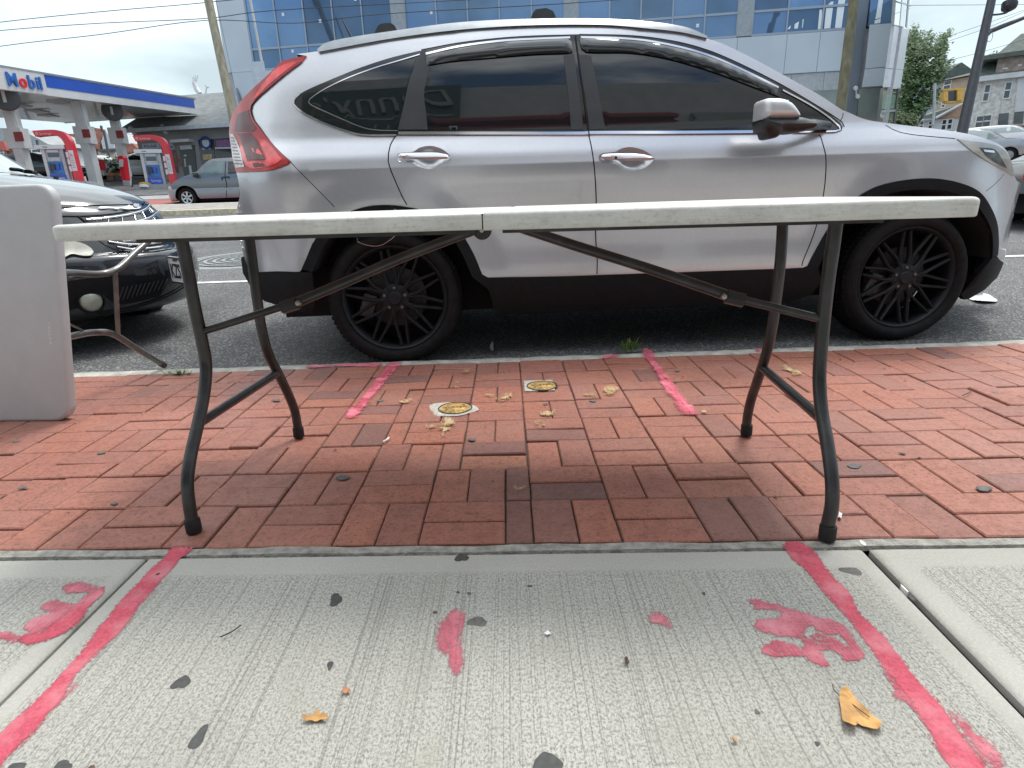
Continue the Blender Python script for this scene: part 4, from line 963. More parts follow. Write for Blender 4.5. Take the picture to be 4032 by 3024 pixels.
def slab_rounded(x0, x1, d0, d1, z0, z1, r, rc, rl, rr):
    """half table top: rounded outer corners in plan, rounded edge in section"""
    plan = []
    def arc(cx_, cy_, a0, a1, rad_, n=8):
        return [(cx_ + rad_ * math.cos(a0 + (a1 - a0) * i / n), cy_ + rad_ * math.sin(a0 + (a1 - a0) * i / n)) for i in range(n + 1)]
    pl = (arc(x0 + rl, d0 + rl, math.pi, 1.5 * math.pi, rl) if rl else [(x0, d0)]) + (arc(x1 - rr, d0 + rr, 1.5 * math.pi, 2 * math.pi, rr) if rr else [(x1, d0)]) \
       + (arc(x1 - rr, d1 - rr, 0, .5 * math.pi, rr) if rr else [(x1, d1)]) + (arc(x0 + rl, d1 - rl, .5 * math.pi, math.pi, rl) if rl else [(x0, d1)])
    cx_, cy_ = (x0 + x1) / 2, (d0 + d1) / 2
    def inset(k): return [(x + (k if x < cx_ else -k), y + (k if y < cy_ else -k)) for x, y in pl]
    n = len(pl); prof = [(.006, z0)] + [(r * .35 * (1 - math.cos(a)) , z0 + .004 * (1 - math.sin(a))) for a in (1.2, .4)] + [(0, z0 + .010), (0, z1 - r)] + [(r * (1 - math.cos(a)), z1 - r * (1 - math.sin(a))) for a in (.35, .75, 1.15)] + [(r, z1)]
    b = MB(); vs = []
    for k, z in prof: vs += [(x, y, z) for x, y in inset(k)]
    fs = [(j * n + i, j * n + (i + 1) % n, (j + 1) * n + (i + 1) % n, (j + 1) * n + i) for j in range(len(prof) - 1) for i in range(n)]
    fs += [tuple(range(n))[::-1], tuple((len(prof) - 1) * n + i for i in range(n))]
    b.add([T(*v) for v in vs], fs); return b
ZB = TZ - TT
slab_rounded(-TL_, -.0012, 0, TD, ZB, TZ, .009, 0, .026, 0).build('table_top', PLAST, tab, smooth=50)
slab_rounded(.0012, TL_, 0, TD, ZB - .0015, TZ + .0005, .009, 0, 0, .026).build('table_top', PLAST, tab, smooth=50)
b = MB(); b.box((-.006, .003, ZB + .002), (.006, TD - .003, TZ - .004)); b.v = [T(*v) for v in b.v]; b.build('seam_shade_strip', SEAM, tab)  # black strip added inside the gap so that it reads as shade
# steel aprons under the top
b = MB()
for d0 in (.09, TD - .115):
    for x0, x1 in ((-.80, -.03), (.03, .80)):
        b = MB(); b.box((x0, d0, ZB - .012), (x1, d0 + .025, ZB + .004)); b.v = [T(*v) for v in b.v]; b.build('apron_rail', TUBE, tab)
def smooth3(pts, k=8):
    P = [Vector(p) for p in pts]; out = []
    for i in range(len(P) - 1):
        p0 = P[max(0, i - 1)]; p1 = P[i]; p2 = P[i + 1]; p3 = P[min(len(P) - 1, i + 2)]
        for j in range(k):
            t = j / k; out.append(.5 * ((2 * p1) + (p2 - p0) * t + (2 * p0 - 5 * p1 + 4 * p2 - p3) * t * t + (3 * p1 - p0 - 3 * p2 + p3) * t**3))
    return out + [P[-1]]
TS = .7523
def endp(p, sgn): return onplane(dd(*p), T(sgn * TS, 0, 0), TE)
legs = {}
for key, sgn, pts in (('fl', -1, [(393, 520), (405, 580), (420, 660), (436, 735), (445, 790), (441, 850), (428, 915), (412, 985), (405, 1040), (409, 1090), (417, 1135)]),
                      ('rl', -1, [(538, 512), (546, 575), (556, 650), (566, 715), (580, 765), (600, 805), (622, 850), (636, 885), (643, 920), (646, 943)]),
                      ('fr', 1, [(1806, 478), (1798, 540), (1788, 610), (1779, 690), (1773, 760), (1770, 820), (1775, 890), (1788, 965), (1797, 1035), (1797, 1090), (1789, 1130), (1787, 1158)]),
                      ('rr', 1, [(1691, 478), (1686, 560), (1677, 640), (1668, 705), (1655, 765), (1637, 820), (1622, 865), (1614, 905), (1612, 938)])):
    P = [endp(p, sgn) for p in pts]
    P = [P[0] + (P[0] - P[1]).normalized() * .02] + P
    P = smooth3(P); foot = P[-1]; P[-1].z = .016; legs[key] = P
    b = MB(); b.tube(P, .0148, 18); lg = b.build('leg', TUBE, tab, smooth=40)
    d = (P[-1] - P[-6]).normalized(); b = MB(); b.lathe([(.0005, .036), (.0172, .036), (.0182, .033), (.0182, .004), (.016, .0), (.0005, 0)], Vector((foot.x, foot.y, .003)) , Vector((0, 0, 1)) * .8 - d * .2, 24); b.build('foot_cap', RUB, lg, smooth=40)
# cross bars between front and rear leg at each end
def near(P, z): return min(P, key=lambda v: abs(v.z - z))
for f, r, pf, sgn in (('fl', 'rl', (440, 905), -1), ('fr', 'rr', (1765, 895), 1)):
    z = endp(pf, sgn).z; b = MB(); a, c = near(legs[f], z), near(legs[r], z); b.tube([a, c], .0125, 14, flat=1.0); b.build('cross_bar', TUBE, tab, smooth=40)
for f, r in (('fl', 'rl'), ('fr', 'rr')):
    a, c = legs[f][0], legs[r][0]; b = MB(); b.tube([a + Vector((0, 0, .004)), c + Vector((0, 0, .004))], .0128, 12); b.build('top_bar', TUBE, tab, smooth=40)
# folding braces from the centre hinge out to the legs
def dpl(p, d): return onplane(dd(*p), T(0, d, 0), TN)
for pts, key in (([(1032, 494, .30), (870, 556, .27), (740, 612, .24), (625, 660, .21)], 'fl'), ([(1116, 489, .30), (1240, 530, .27), (1400, 580, .24), (1530, 624, .20), (1588, 645, .19)], 'fr')):
    P = [dpl((x, y), d) for x, y, d in pts]
    clampp = P[-1]; legp = near(legs[key], dpl(((450, 742) if key == 'fl' else (1762, 722)), .05).z)
    b = MB(); b.tube(smooth3(P, 5), .0125, 14); br = b.build('brace', TUBE, tab, smooth=40)
    b = MB(); b.tube([clampp + (P[-2] - clampp) * .2, legp], .0095, 12); b.build('inner_brace', TUBE, br, smooth=40)
    dirn = (legp - clampp).normalized(); b = MB(); b.tube([clampp - dirn * .022, clampp + dirn * .020], .0165, 8); b.build('lock_collar', mat('collar', (.03, .03, .032), .4, var=.2, metal=.3), br)
    b = MB(); b.lathe([(.0005, .021), (.005, .0205), (.007, .018), (.007, .01)], clampp - dirn * .03, -TN, 12); b.build('rivet', mat('rivet_steel', (.35, .34, .33), .35, metal=.9, var=0), br, smooth=40)
q = dpl((1041, 497), .10); b = MB(); b.lathe([(.0005, -.002), (.019, -.002), (.0205, 0), (.0205, .008), (.019, .010), (.0005, .010)], Vector((q.x, q.y, q.z)), TN, 32); hp = b.build('hinge_plate', TUBE, tab, smooth=35)
b = MB(); b.lathe([(.0005, .005), (.005, .004), (.006, 0)], q, -TN, 12); b.build('rivet', mat('rivet_steel', (.35,) * 3), hp)
# thin wire hook hanging below the top
P = [onplane(c7(x, y), T(0, .45, 0), TN) for x, y in [(383, 462), (420, 480), (470, 492), (510, 497), (560, 488), (600, 465), (640, 435), (655, 418)]]
b = MB(); b.tube(smooth3(P, 4), .0011, 6); b.tube([P[-1], P[-1] + Vector((.006, 0, .07))], .0007, 5); b.tube([P[0], P[0] + Vector((-.01, 0, .09))], .0007, 5); b.build('wire_hook', CHROME, tab)

# upright folded-open table at left, standing on its long edge
BRc = onZ(dd(150, 910)); TRc = atY(dd(110, 396), BRc.y + .03)
up_v = (TRc - BRc); H2 = up_v.length; up_v.normalize()
lft = (onZ(dd(-400, 915)) - BRc); lft.z = 0; lft.normalize()
nb_ = lft.cross(up_v).normalized(); 
if nb_.y < 0: nb_ = -nb_                        # away from the viewer
tab2 = thing('folding_table', 'white folding table standing on its long side at the left edge', 'table', BRc + lft * .9)
# corner-rounded top: plan coords (a along lft, c up)
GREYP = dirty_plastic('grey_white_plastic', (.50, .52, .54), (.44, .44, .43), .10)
def arcp(cx_, cy_, a0, a1, r, n=10): return [(cx_ + r * math.cos(a0 + (a1 - a0) * i / n), cy_ + r * math.sin(a0 + (a1 - a0) * i / n)) for i in range(n + 1)]
r_ = .058; Wd = 1.83
pl = arcp(r_, r_, 1.5 * math.pi, math.pi, r_) + arcp(r_, H2 - r_, math.pi, .5 * math.pi, r_) + arcp(Wd - r_, H2 - r_, .5 * math.pi, 0, r_) + arcp(Wd - r_, r_, 0, -.5 * math.pi, r_)
prof = [(.012, 0), (.006, .0012), (.002, .005), (0, .011), (0, .036), (.002, .040), (.010, .042), (.012, .036), (.014, .018)]
b = MB(); n = len(pl); cxm, cym = Wd / 2, H2 / 2
for k, dpt in prof:
    for a, c in pl:
        aa = a + (k if a < cxm else -k); ccc = c + (k if c < cym else -k); b.v.append(BRc + lft * aa + up_v * ccc + nb_ * dpt)
b.f = [(j * n + i, j * n + (i + 1) % n, (j + 1) * n + (i + 1) % n, (j + 1) * n + i) for j in range(len(prof) - 1) for i in range(n)] + [tuple(range(n)), tuple((len(prof) - 1) * n + i for i in range(n))[::-1]]; b.mi = [0] * len(b.f)
# the viewer sees its rim obliquely: turn it slightly about the vertical edge
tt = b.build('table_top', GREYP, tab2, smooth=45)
o_, w_ = text('LIFETIME', .015, BRc + lft * .044 + up_v * (H2 * .44) + nb_ * -.0006, up_v * -1, lft * -1 if False else (up_v * -1).cross(nb_) * -1, mat('embossed', (.70, .70, .68), .5, var=.05), tt, 'embossed_lettering', .0008, width=.085)
def p2(x, y, dep): return onplane(dd(x, y), BRc + nb_ * dep, nb_)
upl = smooth3([p2(120, 591, .06), p2(160, 590, .20), p2(215, 592, .34), p2(255, 580, .42), p2(290, 548, .55), p2(335, 508, .72)])
lol = smooth3([p2(120, 735, .06), p2(165, 724, .20), p2(205, 718, .32), p2(245, 722, .40), p2(300, 756, .55), p2(354, 789, .72)])
TUBE2 = mat('grey_table_tube', (.16, .15, .145), .33, metal=.6, var=.3, scale=20, bump=.1, coat=.2)
for P in (upl, lol):
    b = MB(); b.tube(P, .0138, 16); lg = b.build('leg', TUBE2, tab2, smooth=40)
    d = (P[-1] - P[-4]).normalized(); b = MB(); b.tube([P[-1] - d * .03, P[-1] + d * .004], [.0160, .0150], 16); b.build('foot_cap', mat('foot_brown', (.06, .045, .04), .6), lg, smooth=40)
a, c = p2(249, 590, .41), p2(255, 722, .41); b = MB(); b.tube([a, c], .0115, 4); b.build('cross_bar', TUBE2, tab2)
b = MB(); b.tube([p2(148, 600, .10), p2(160, 597, .2)], .004, 8); b.tube([p2(150, 700, .1), p2(185, 717, .28)], .004, 8); b.build('brace_wire', TUBE2, tab2)

# ------------------------------------------------------------------ litter, leaves and weeds
LEAF = mat('dry_leaf', (.52, .29, .10), .65, var=.35, scale=35, bump=.4, bscale=120)
def leaf(f, pts, lab, name='fallen_leaf', curl=.012, stem=None, mt=LEAF, ridge=None):
    P2 = [onZ(f(x, y), .004) for x, y in pts]; P = smoothpoly([(v.x, v.y) for v in P2], .003, 50); vs, fs = cdt(P, .005)
    cx_ = sum(v.x for v in vs) / len(vs); cy_ = sum(v.y for v in vs) / len(vs); R2 = max((v - Vector((cx_, cy_))).length for v in vs)
    b = MB(); 
    def z(v): 
        d = (v - Vector((cx_, cy_))).length / R2; return .0035 + curl * d * d * (1 + .5 * math.sin(5 * math.atan2(v.y - cy_, v.x - cx_))) + .0012 * math.sin(v.x * 400) 
    b.add([(v.x, v.y, z(v)) for v in vs] , fs); k = len(vs); b.add([(v.x, v.y, z(v) + .0006) for v in vs], fs)
    o = thing(name, lab, 'leaf', (cx_, cy_, 0)); b.build('blade', mt, o, smooth=50)
    if stem:
        S = [onZ(f(x, y), zz) for x, y, zz in stem]; b = MB(); b.tube(smooth3(S, 4), .0008, 6); b.build('stem', mat('leaf_stem', (.12, .07, .04), .6), o)
    return o
leaf(b6, [(1005, 1062), (1050, 1045), (1080, 1060), (1130, 1110), (1200, 1180), (1265, 1228), (1278, 1260), (1255, 1306), (1200, 1285), (1110, 1240), (1118, 1270), (1100, 1293), (1060, 1280), (1028, 1250), (1015, 1160)], 'large tan dry leaf with a long stem on the concrete, lower right', curl=.010, stem=[(960, 985, .018), (968, 1020, .012), (1000, 1055, .006), (1040, 1080, .006), (1120, 1140, .007), (1200, 1200, .009)])
leaf(b4, [(2028, 1155), (2080, 1140), (2130, 1108), (2160, 1125), (2200, 1155), (2205, 1168), (2120, 1175), (2040, 1175)], 'small curled orange-tan leaf on the concrete at lower left of centre', curl=.010)
leaf(b5, [(75, 905), (100, 878), (120, 895), (130, 905), (115, 915), (90, 918)], 'tiny orange leaf scrap on the concrete above the curled leaf', curl=.004, mt=mat('dry_leaf_red', (.50, .20, .10), .6, var=.3, scale=40))
leaf(b6, [(300, 1345), (330, 1335), (342, 1360), (320, 1372)], 'tiny square tan leaf scrap at the bottom of the slab, right of centre', curl=.003)
leaf(b5, [(1830, 705), (1850, 700), (1862, 735), (1835, 742)], 'small dark dry bud lying on the middle slab', curl=.006, mt=mat('dry_bud', (.08, .045, .03), .7))
PAPER = mat('paper_white', (.78, .78, .77), .8, var=.08, scale=60, bump=.3)
leaf(c8, [(1770, 1120), (1790, 1075), (1850, 1080), (1920, 1090), (2000, 1135), (1990, 1150), (1900, 1155), (1850, 1150)], 'crumpled white paper on the road below the silver suv front bumper', 'paper_litter', .01, mt=PAPER)['category'] = 'litter'
leaf(b3, [(1150, 1005), (1160, 970), (1178, 975), (1170, 1010)], 'white paper scrap beside the front right table foot', 'paper_litter', .006, mt=PAPER)['category'] = 'litter'
leaf(b2, [(1240, 30), (1262, 18), (1270, 60), (1255, 62)], 'pale scrap of plastic on the road at the kerb behind the far valve lid', 'plastic_scrap', .02, mt=mat('plastic_scrap', (.35, .37, .38), .3))['category'] = 'litter'
leaf(b5, [(1330, 540), (1355, 528), (1375, 545), (1350, 557)], 'white speck of chewing gum on the middle slab', 'gum_speck', .001, mt=PAPER)['category'] = 'gum'
for p, q, lab, mt, r in ((b2(525, 663), b2(562, 636), 'white cigarette end on the bricks below the left pink stripe', PAPER, .0035), (b3(1860, 300), b3(1910, 270), 'thin dark twig on the bricks at far right', mat('twig', (.06, .04, .03), .8), .0015), (b4(1475, 610), b4(1615, 530), 'thin curved twig on the concrete left of centre', mat('twig', (.06,) * 3), .0012)):
    a, c = onZ(p, .007), onZ(q, .007); m_ = (a + c) / 2 + Vector((.004, -.004, .002)); b = MB(); b.tube(smooth3([a, m_, c], 5), r, 8); tag(b.build('cigarette_end' if 'cig' in lab else 'twig', mt), lab, 'litter')
rng = random.Random(11)
b = MB()
def pebble(P, s):
    vs = []; 
    for k in range(8):
        a = k * math.pi / 4; vs.append(P + Vector((math.cos(a) * s * rng.uniform(.7, 1.2), math.sin(a) * s * rng.uniform(.7, 1.2), 0)))
    top = P + Vector((0, 0, s * rng.uniform(.5, .9))); return vs + [top], [(i, (i + 1) % 8, 8) for i in range(8)]
for k in range(420):
    x = rng.uniform(-4, 4); 
    if rng.random() < .5: y = kerbY(x) + KW + abs(rng.gauss(0, .12)) + .01; P = Vector((x, y, -.019))
    elif rng.random() < .6: y = kerbY(x) - abs(rng.gauss(0, .18)) - .005; P = Vector((x, y, .002))
    else: y = rng.uniform(.5, 2.8); P = Vector((x, y, .001))
    b.add(*pebble(P, rng.choice((.002, .003, .003, .005))))
tag(b.build('grit', mat('grit', (.13, .09, .07), .9, var=.5, scale=9)), 'loose grit and crumbs along the kerb and between bricks', 'grit', kind='stuff')
GRASS = leaf_mat('weed_green', (.06, .12, .025), (.14, .22, .05))
for (pc, n_, sp_, hh, lab) in ((b3(-25, 40), 60, .07, .065, 'tuft of green weeds growing in the kerb crack beside the right pink stripe'), (b1(1200, 215), 45, .09, .035, 'flat tuft of weeds in the kerb crack behind the front left table leg')):
    P0 = onZ(pc, .0); t = MB()
    for k in range(n_):
        a = rng.uniform(0, 6.28); l = rng.uniform(.4, 1) * sp_; h = hh * rng.uniform(.4, 1)
        base = P0 + Vector((rng.gauss(0, sp_ * .3), rng.gauss(0, .008), 0)); tip = base + Vector((math.cos(a) * l * .8, math.sin(a) * l * .5, h)); mid = base.lerp(tip, .5) + Vector((0, 0, h * .25)); w = Vector((-math.sin(a), math.cos(a), 0)) * .0022
        t.add([base - w, base + w, mid + w * .9, mid - w * .9, tip], [(0, 1, 2, 3), (3, 2, 4)])
    tag(t.build('grass_tuft', GRASS, fix=False), lab, 'weeds')

# ================================================================== OTHER CARS
from mathutils.bvhtree import BVHTree
def bvh_of(obs):
    V = []; F_ = []
    for o in obs:
        off = Vector((0, 0, 0)); p = o
        while p is not None: off += p.location; p = p.parent
        k = len(V); V += [v.co + off for v in o.data.vertices]; F_ += [[k + i for i in pl.vertices] for pl in o.data.polygons]
    return BVHTree.FromPolygons(V, F_)
def cast(bv, p, off=.004):
    d = ray(p).normalized(); h, n, i, t = bv.ray_cast(CO, d, 200)
    if h is None: return None
    if n.dot(d) > 0: n = -n
    return h + n * off
def decal(bv, name, f, pts, mt, parent, off=.004, grid=14, step=8, corner=50, thick=0):
    P = smoothpoly([f(*q) for q in pts], step, corner); vs, fs = cdt(P, grid); ok = {}
    b = MB()
    for i, v in enumerate(vs):
        h = cast(bv, (v.x, v.y), off)
        if h is not None: ok[i] = len(b.v); b.v.append(h)
    for g_ in fs:
        if all(i in ok for i in g_):
            q = [b.v[ok[i]] for i in g_]
            if max((q[0] - q[1]).length, (q[1] - q[2]).length, (q[2] - q[0]).length) < .35: b.f.append(tuple(ok[i] for i in g_)); b.mi.append(0)
    return b.build(name, mt, parent, smooth=60)
def wire_on(bv, name, f, pts, r, mt, parent, off=.006):
    P = [cast(bv, (v.x, v.y), off) for v in smoothpoly([f(*q) for q in pts], 12, 60, closed=False)]; P = [p for p in P if p is not None]
    b = MB(); b.tube(P, r, 8); return b.build(name, mt, parent, smooth=50)

# --- dark car parked behind the upright table, its nose towards the suv
NAVY = carpaint('dark_blue_paint', (.014, .017, .024), .25, .22)
pc_y, pc_h = 3.78, .85
pt = thing('parked_car', 'dark hatchback with chrome winged badge and plate, parked behind the silver suv', 'car', (-4.2, pc_y, RZ))
def loftcar(name, prof, mt, nv=26):
    """prof rows: x, z, half width, backward sweep, drop"""
    rows = []
    for i in range(len(prof) - 1):
        for j in range(6):
            t = j / 6; p0 = prof[max(0, i - 1)]; p1 = prof[i]; p2 = prof[i + 1]; p3 = prof[min(len(prof) - 1, i + 2)]
            rows.append([.5 * ((2 * b_) + (c_ - a_) * t + (2 * a_ - 5 * b_ + 4 * c_ - d_) * t * t + (3 * b_ - a_ - 3 * c_ + d_) * t**3) for a_, b_, c_, d_ in zip(p0, p1, p2, p3)])
    rows.append(list(prof[-1])); b = MB()
    for x, z, hw, sw, dr in rows:
        for k in range(nv + 1):
            v = math.sin(math.pi / 2 * (2 * k / nv - 1)); a = abs(v)
            b.v.append(Vector((x - sw * a ** 2.2, pc_y + hw * v, RZ + z - dr * a ** 4)))
    n = len(rows); b.f = [(i * (nv + 1) + k, i * (nv + 1) + k + 1, (i + 1) * (nv + 1) + k + 1, (i + 1) * (nv + 1) + k) for i in range(n - 1) for k in range(nv)]; b.mi = [0] * len(b.f)
    return b.build(name, mt, pt, smooth=80)
o1 = loftcar('bumper', [(-2.40, .22, .70, .40, 0), (-2.16, .25, .78, .62, 0), (-2.10, .32, .82, .64, 0), (-2.065, .42, .84, .64, 0), (-2.065, .50, .845, .64, 0), (-2.09, .575, .845, .62, 0), (-2.16, .60, .83, .58, 0)], NAVY)
o2 = loftcar('nose', [(-2.165, .60, .82, .58, 0), (-2.19, .66, .80, .56, .02), (-2.235, .74, .78, .50, .05), (-2.29, .82, .76, .42, .09), (-2.33, .855, .75, .38, .11)], NAVY)
o3 = loftcar('bonnet', [(-2.332, .862, .755, .38, .11), (-2.37, .89, .77, .34, .14), (-2.46, .935, .79, .28, .17), (-2.62, .985, .81, .22, .19), (-2.85, 1.035, .82, .18, .19), (-3.1, 1.07, .82, .15, .18)], NAVY)
o4 = loftcar('cowl', [(-3.1, 1.07, .82, .15, .18), (-3.2, 1.075, .81, .15, .16)], BLKPL)
o5 = loftcar('windscreen', [(-3.18, 1.08, .74, .18, .02), (-3.45, 1.27, .70, .16, .02), (-3.75, 1.47, .64, .14, .02)], mat('pale_glass', (.30, .36, .36), .04, var=0, coat=1, spec=.8))
loftcar('roof', [(-3.75, 1.475, .64, .14, .03), (-4.0, 1.55, .63, .08, .05), (-4.8, 1.59, .62, 0, .06), (-5.8, 1.54, .6, 0, .06), (-6.3, 1.2, .7, 0, .05), (-6.4, .6, .8, 0, 0), (-6.3, .3, .8, 0, 0)], NAVY)
for sgn in (-1, 1):
    y = pc_y + sgn * .80; b = MB()
    pl = [(-2.62, .30), (-2.60, .62), (-2.62, .82), (-2.9, .92), (-3.25, .98), (-6.25, .98), (-6.35, .3), (-5.9, .25), (-5.88, .45), (-5.75, .60), (-5.55, .65), (-5.35, .60), (-5.22, .45), (-5.2, .22), (-3.28, .22), (-3.26, .45), (-3.14, .60), (-2.95, .65), (-2.76, .60), (-2.65, .45), (-2.63, .28)]
    b.prism([(x, y, z + RZ) for x, z in pl], (0, -sgn * .05, 0)); b.build('side_panel', NAVY, pt)
    b = MB(); b.prism([(x, pc_y + sgn * (.78 - max(0, z - 1) * .3), z + RZ) for x, z in ((-3.25, 1.0), (-3.9, 1.45), (-4.8, 1.52), (-5.8, 1.45), (-6.1, 1.0))], (0, -sgn * .04, 0)); b.build('window', GLASSD, pt)
    for x in (-2.95, -5.55):
        b = MB(); b.lathe([(.19, .0), (.30, .012), (.32, -.02), (.32, -.18), (.19, -.2)], (x, pc_y + sgn * .79, RZ + .32), (0, sgn, 0), 40); w_ = b.build('tyre', TYRE, pt, smooth=50)
        b = MB(); b.lathe([(.001, -.03), (.19, -.02)], (x, pc_y + sgn * .79, RZ + .32), (0, sgn, 0), 30); b.build('rim', mat('rim_grey', (.3, .3, .3), .4, metal=.7), w_)
b = MB(); b.box((-6.2, pc_y - .6, RZ + .2), (-2.5, pc_y + .6, RZ + .6)); b.build('floor_pan', DARKIN, pt)
bv = bvh_of([o1, o2, o3, o4, o5])
lampc = mat('yellowed_lens', (.50, .50, .42), .15, var=.2, scale=20, coat=1)
GR = decal(bv, 'grille', c2, [(500, 405), (700, 388), (840, 352), (880, 300), (930, 330), (985, 395), (1035, 470), (1045, 520), (1020, 575), (900, 592), (740, 590), (640, 560), (560, 500), (520, 440)], GLOSSBLK, pt, .005)
for ln in ([(510, 405), (620, 395), (760, 375), (860, 345), (900, 305)], [(600, 450), (760, 425), (880, 395), (940, 355)], [(640, 500), (800, 480), (920, 450), (980, 400)], [(640, 535), (760, 550), (900, 545), (1040, 515)], [(690, 565), (800, 582), (950, 572), (1035, 548)]):
    wire_on(bv, 'grille_bar', c2, ln, .007, CHROME, GR, .010)
for (a, c) in (((640, 400), (640, 430)), ((720, 390), (725, 420)), ((790, 370), (800, 405)), ((840, 360), (860, 395)), ((880, 330), (905, 360)), ((905, 385), (925, 430))):
    wire_on(bv, 'grille_rib', c2, [a, c], .003, CHROME, GR, .008)
decal(bv, 'winged_badge', c1, [(850, 1375), (880, 1366), (1000, 1372), (1090, 1366), (1140, 1340), (1180, 1332), (1215, 1335), (1272, 1288), (1282, 1298), (1235, 1342), (1278, 1318), (1272, 1345), (1235, 1362), (1210, 1382), (1150, 1388), (1090, 1388), (1040, 1378), (1020, 1388), (960, 1378), (870, 1384)], CHROME, pt, .010, grid=8, step=5)
decal(bv, 'badge_disc', c1, [(1152, 1352), (1175, 1340), (1198, 1345), (1205, 1360), (1185, 1375), (1158, 1370)], mat('badge_grey', (.4, .4, .42), .3, metal=.5), pt, .014, grid=6, step=4)
wire_on(bv, 'panel_gap', c1, [(527, 1442), (700, 1442), (900, 1430), (1080, 1405), (1220, 1360), (1275, 1300), (1262, 1268), (1235, 1258)], .004, SEAM, pt, .002)
wire_on(bv, 'panel_gap', c1, [(680, 1442), (740, 1490)], .006, SEAM, pt, .002)
decal(bv, 'head_lamp', c2, [(372, 530), (420, 528), (490, 545), (540, 575), (557, 605), (540, 622), (480, 622), (430, 615), (385, 632), (340, 640), (330, 560)], lampc, pt, .012)
decal(bv, 'head_lamp', c2, [(922, 318), (945, 325), (985, 358), (1020, 392), (1010, 400), (985, 398), (955, 362), (930, 340)], lampc, pt, .010, grid=8)
decal(bv, 'lower_grille', c2, [(392, 765), (520, 748), (700, 735), (860, 730), (960, 715), (985, 770), (950, 850), (820, 885), (700, 900), (640, 870), (600, 840), (500, 850), (470, 920), (400, 940)], BLKPL, pt, .004)
for k in range(11):
    wire_on(bv, 'mesh_line', c2, [(700 + k * 26, 880 - k * 7), (730 + k * 26, 800 - k * 5)], .0025, mat('mesh_grey', (.05, .05, .055), .5), pt, .006)
wire_on(bv, 'bumper_lip', c2, [(500, 935), (620, 948), (760, 925), (900, 885), (1020, 835), (1110, 780)], .009, BLKPL, pt, .004)
fg = cast(bv, c2(540, 885), .0)
if fg is not None:
    ax = (CO - fg).normalized(); ax = Vector((.75, -.65, 0)).normalized(); b = MB(); b.lathe([(.001, .03), (.035, .026), (.052, .012), (.058, 0)], fg, ax, 30); f_ = b.build('fog_lamp', mat('fog_glass', (.34, .36, .30), .1, var=.2, coat=1), pt, smooth=60)
    b = MB(); b.lathe([(.058, .016), (.066, .016), (.07, 0), (.058, 0)], fg, ax, 30); b.build('surround', BLKPL, f_, smooth=40)
# licence plate: real plate with raised letters
pA, pB, pC = cast(bv, c2(984, 622), .012), cast(bv, c2(1087, 597), .012), cast(bv, c2(1028, 752), .012)
pr_ = (pB - pA); pr_.z = 0; pr_.normalize(); pu = Vector((0, 0, 1)); pn = pr_.cross(pu); ph = .155; pw_ = .31
b = MB(); o_ = pA + (CO - pA).normalized() * .045
def projx(P):
    d = P - CO; return 2016 + FPX * d.dot(_R) / d.dot(_F)
best = min(range(-89, 90), key=lambda a_: abs(projx(o_ + Vector((math.cos(rad(a_)), math.sin(rad(a_)), 0)) * pw_) - c2(1132, 0)[0]) + (1000 if Vector((math.sin(rad(a_)), -math.cos(rad(a_)), 0)).dot(CO - o_) < 0 else 0))
pr_ = Vector((math.cos(rad(best)), math.sin(rad(best)), 0)); pn = pr_.cross(pu); 
o_ = o_ - pu * ph; b.prism([o_, o_ + pr_ * pw_, o_ + pr_ * pw_ + pu * ph, o_ + pu * ph], -pn * .012); pl_ = b.build('licence_plate', mat('plate_white', (.66, .67, .66), .4, var=.08, scale=30), pt)
text('KZS', .082 / .7, o_ + pr_ * .018 + pu * .032, pr_, pu, mat('plate_blue', (.02, .025, .06), .5, var=0), pl_, 'lettering', .002, width=.128, bold=.02)
text('-', .075 / .7, o_ + pr_ * .158 + pu * .035, pr_, pu, mat('plate_blue', (.03,) * 3), pl_, 'lettering', .002, width=.012)
text('NEW YORK', .026, o_ + pr_ * .07 + pu * .128, pr_, pu, mat('plate_blue', (.03,) * 3), pl_, 'lettering', .002, width=.15)
b = MB()
for (x0, x1, z0, z1) in ((0, pw_, 0, .008), (0, pw_, ph - .008, ph), (0, .008, .008, ph - .008), (pw_ - .008, pw_, .008, ph - .008)):
    b.prism([o_ + pr_ * x0 + pu * z0, o_ + pr_ * x1 + pu * z0, o_ + pr_ * x1 + pu * z1, o_ + pr_ * x0 + pu * z1], pn * .004)
b.build('plate_frame', CHROME, pl_)
wire_on(bv, 'wiper', c1, [(85, 1055), (150, 1060), (230, 1080), (300, 1085)], .012, BLKPL, pt, .02)
h = cast(bv, c1(490, 1110), .0); b = MB(); b.lathe([(.001, .014), (.012, .012), (.018, 0)], h, (0, 0, 1), 12); b.build('washer_nozzle', BLKPL, pt)

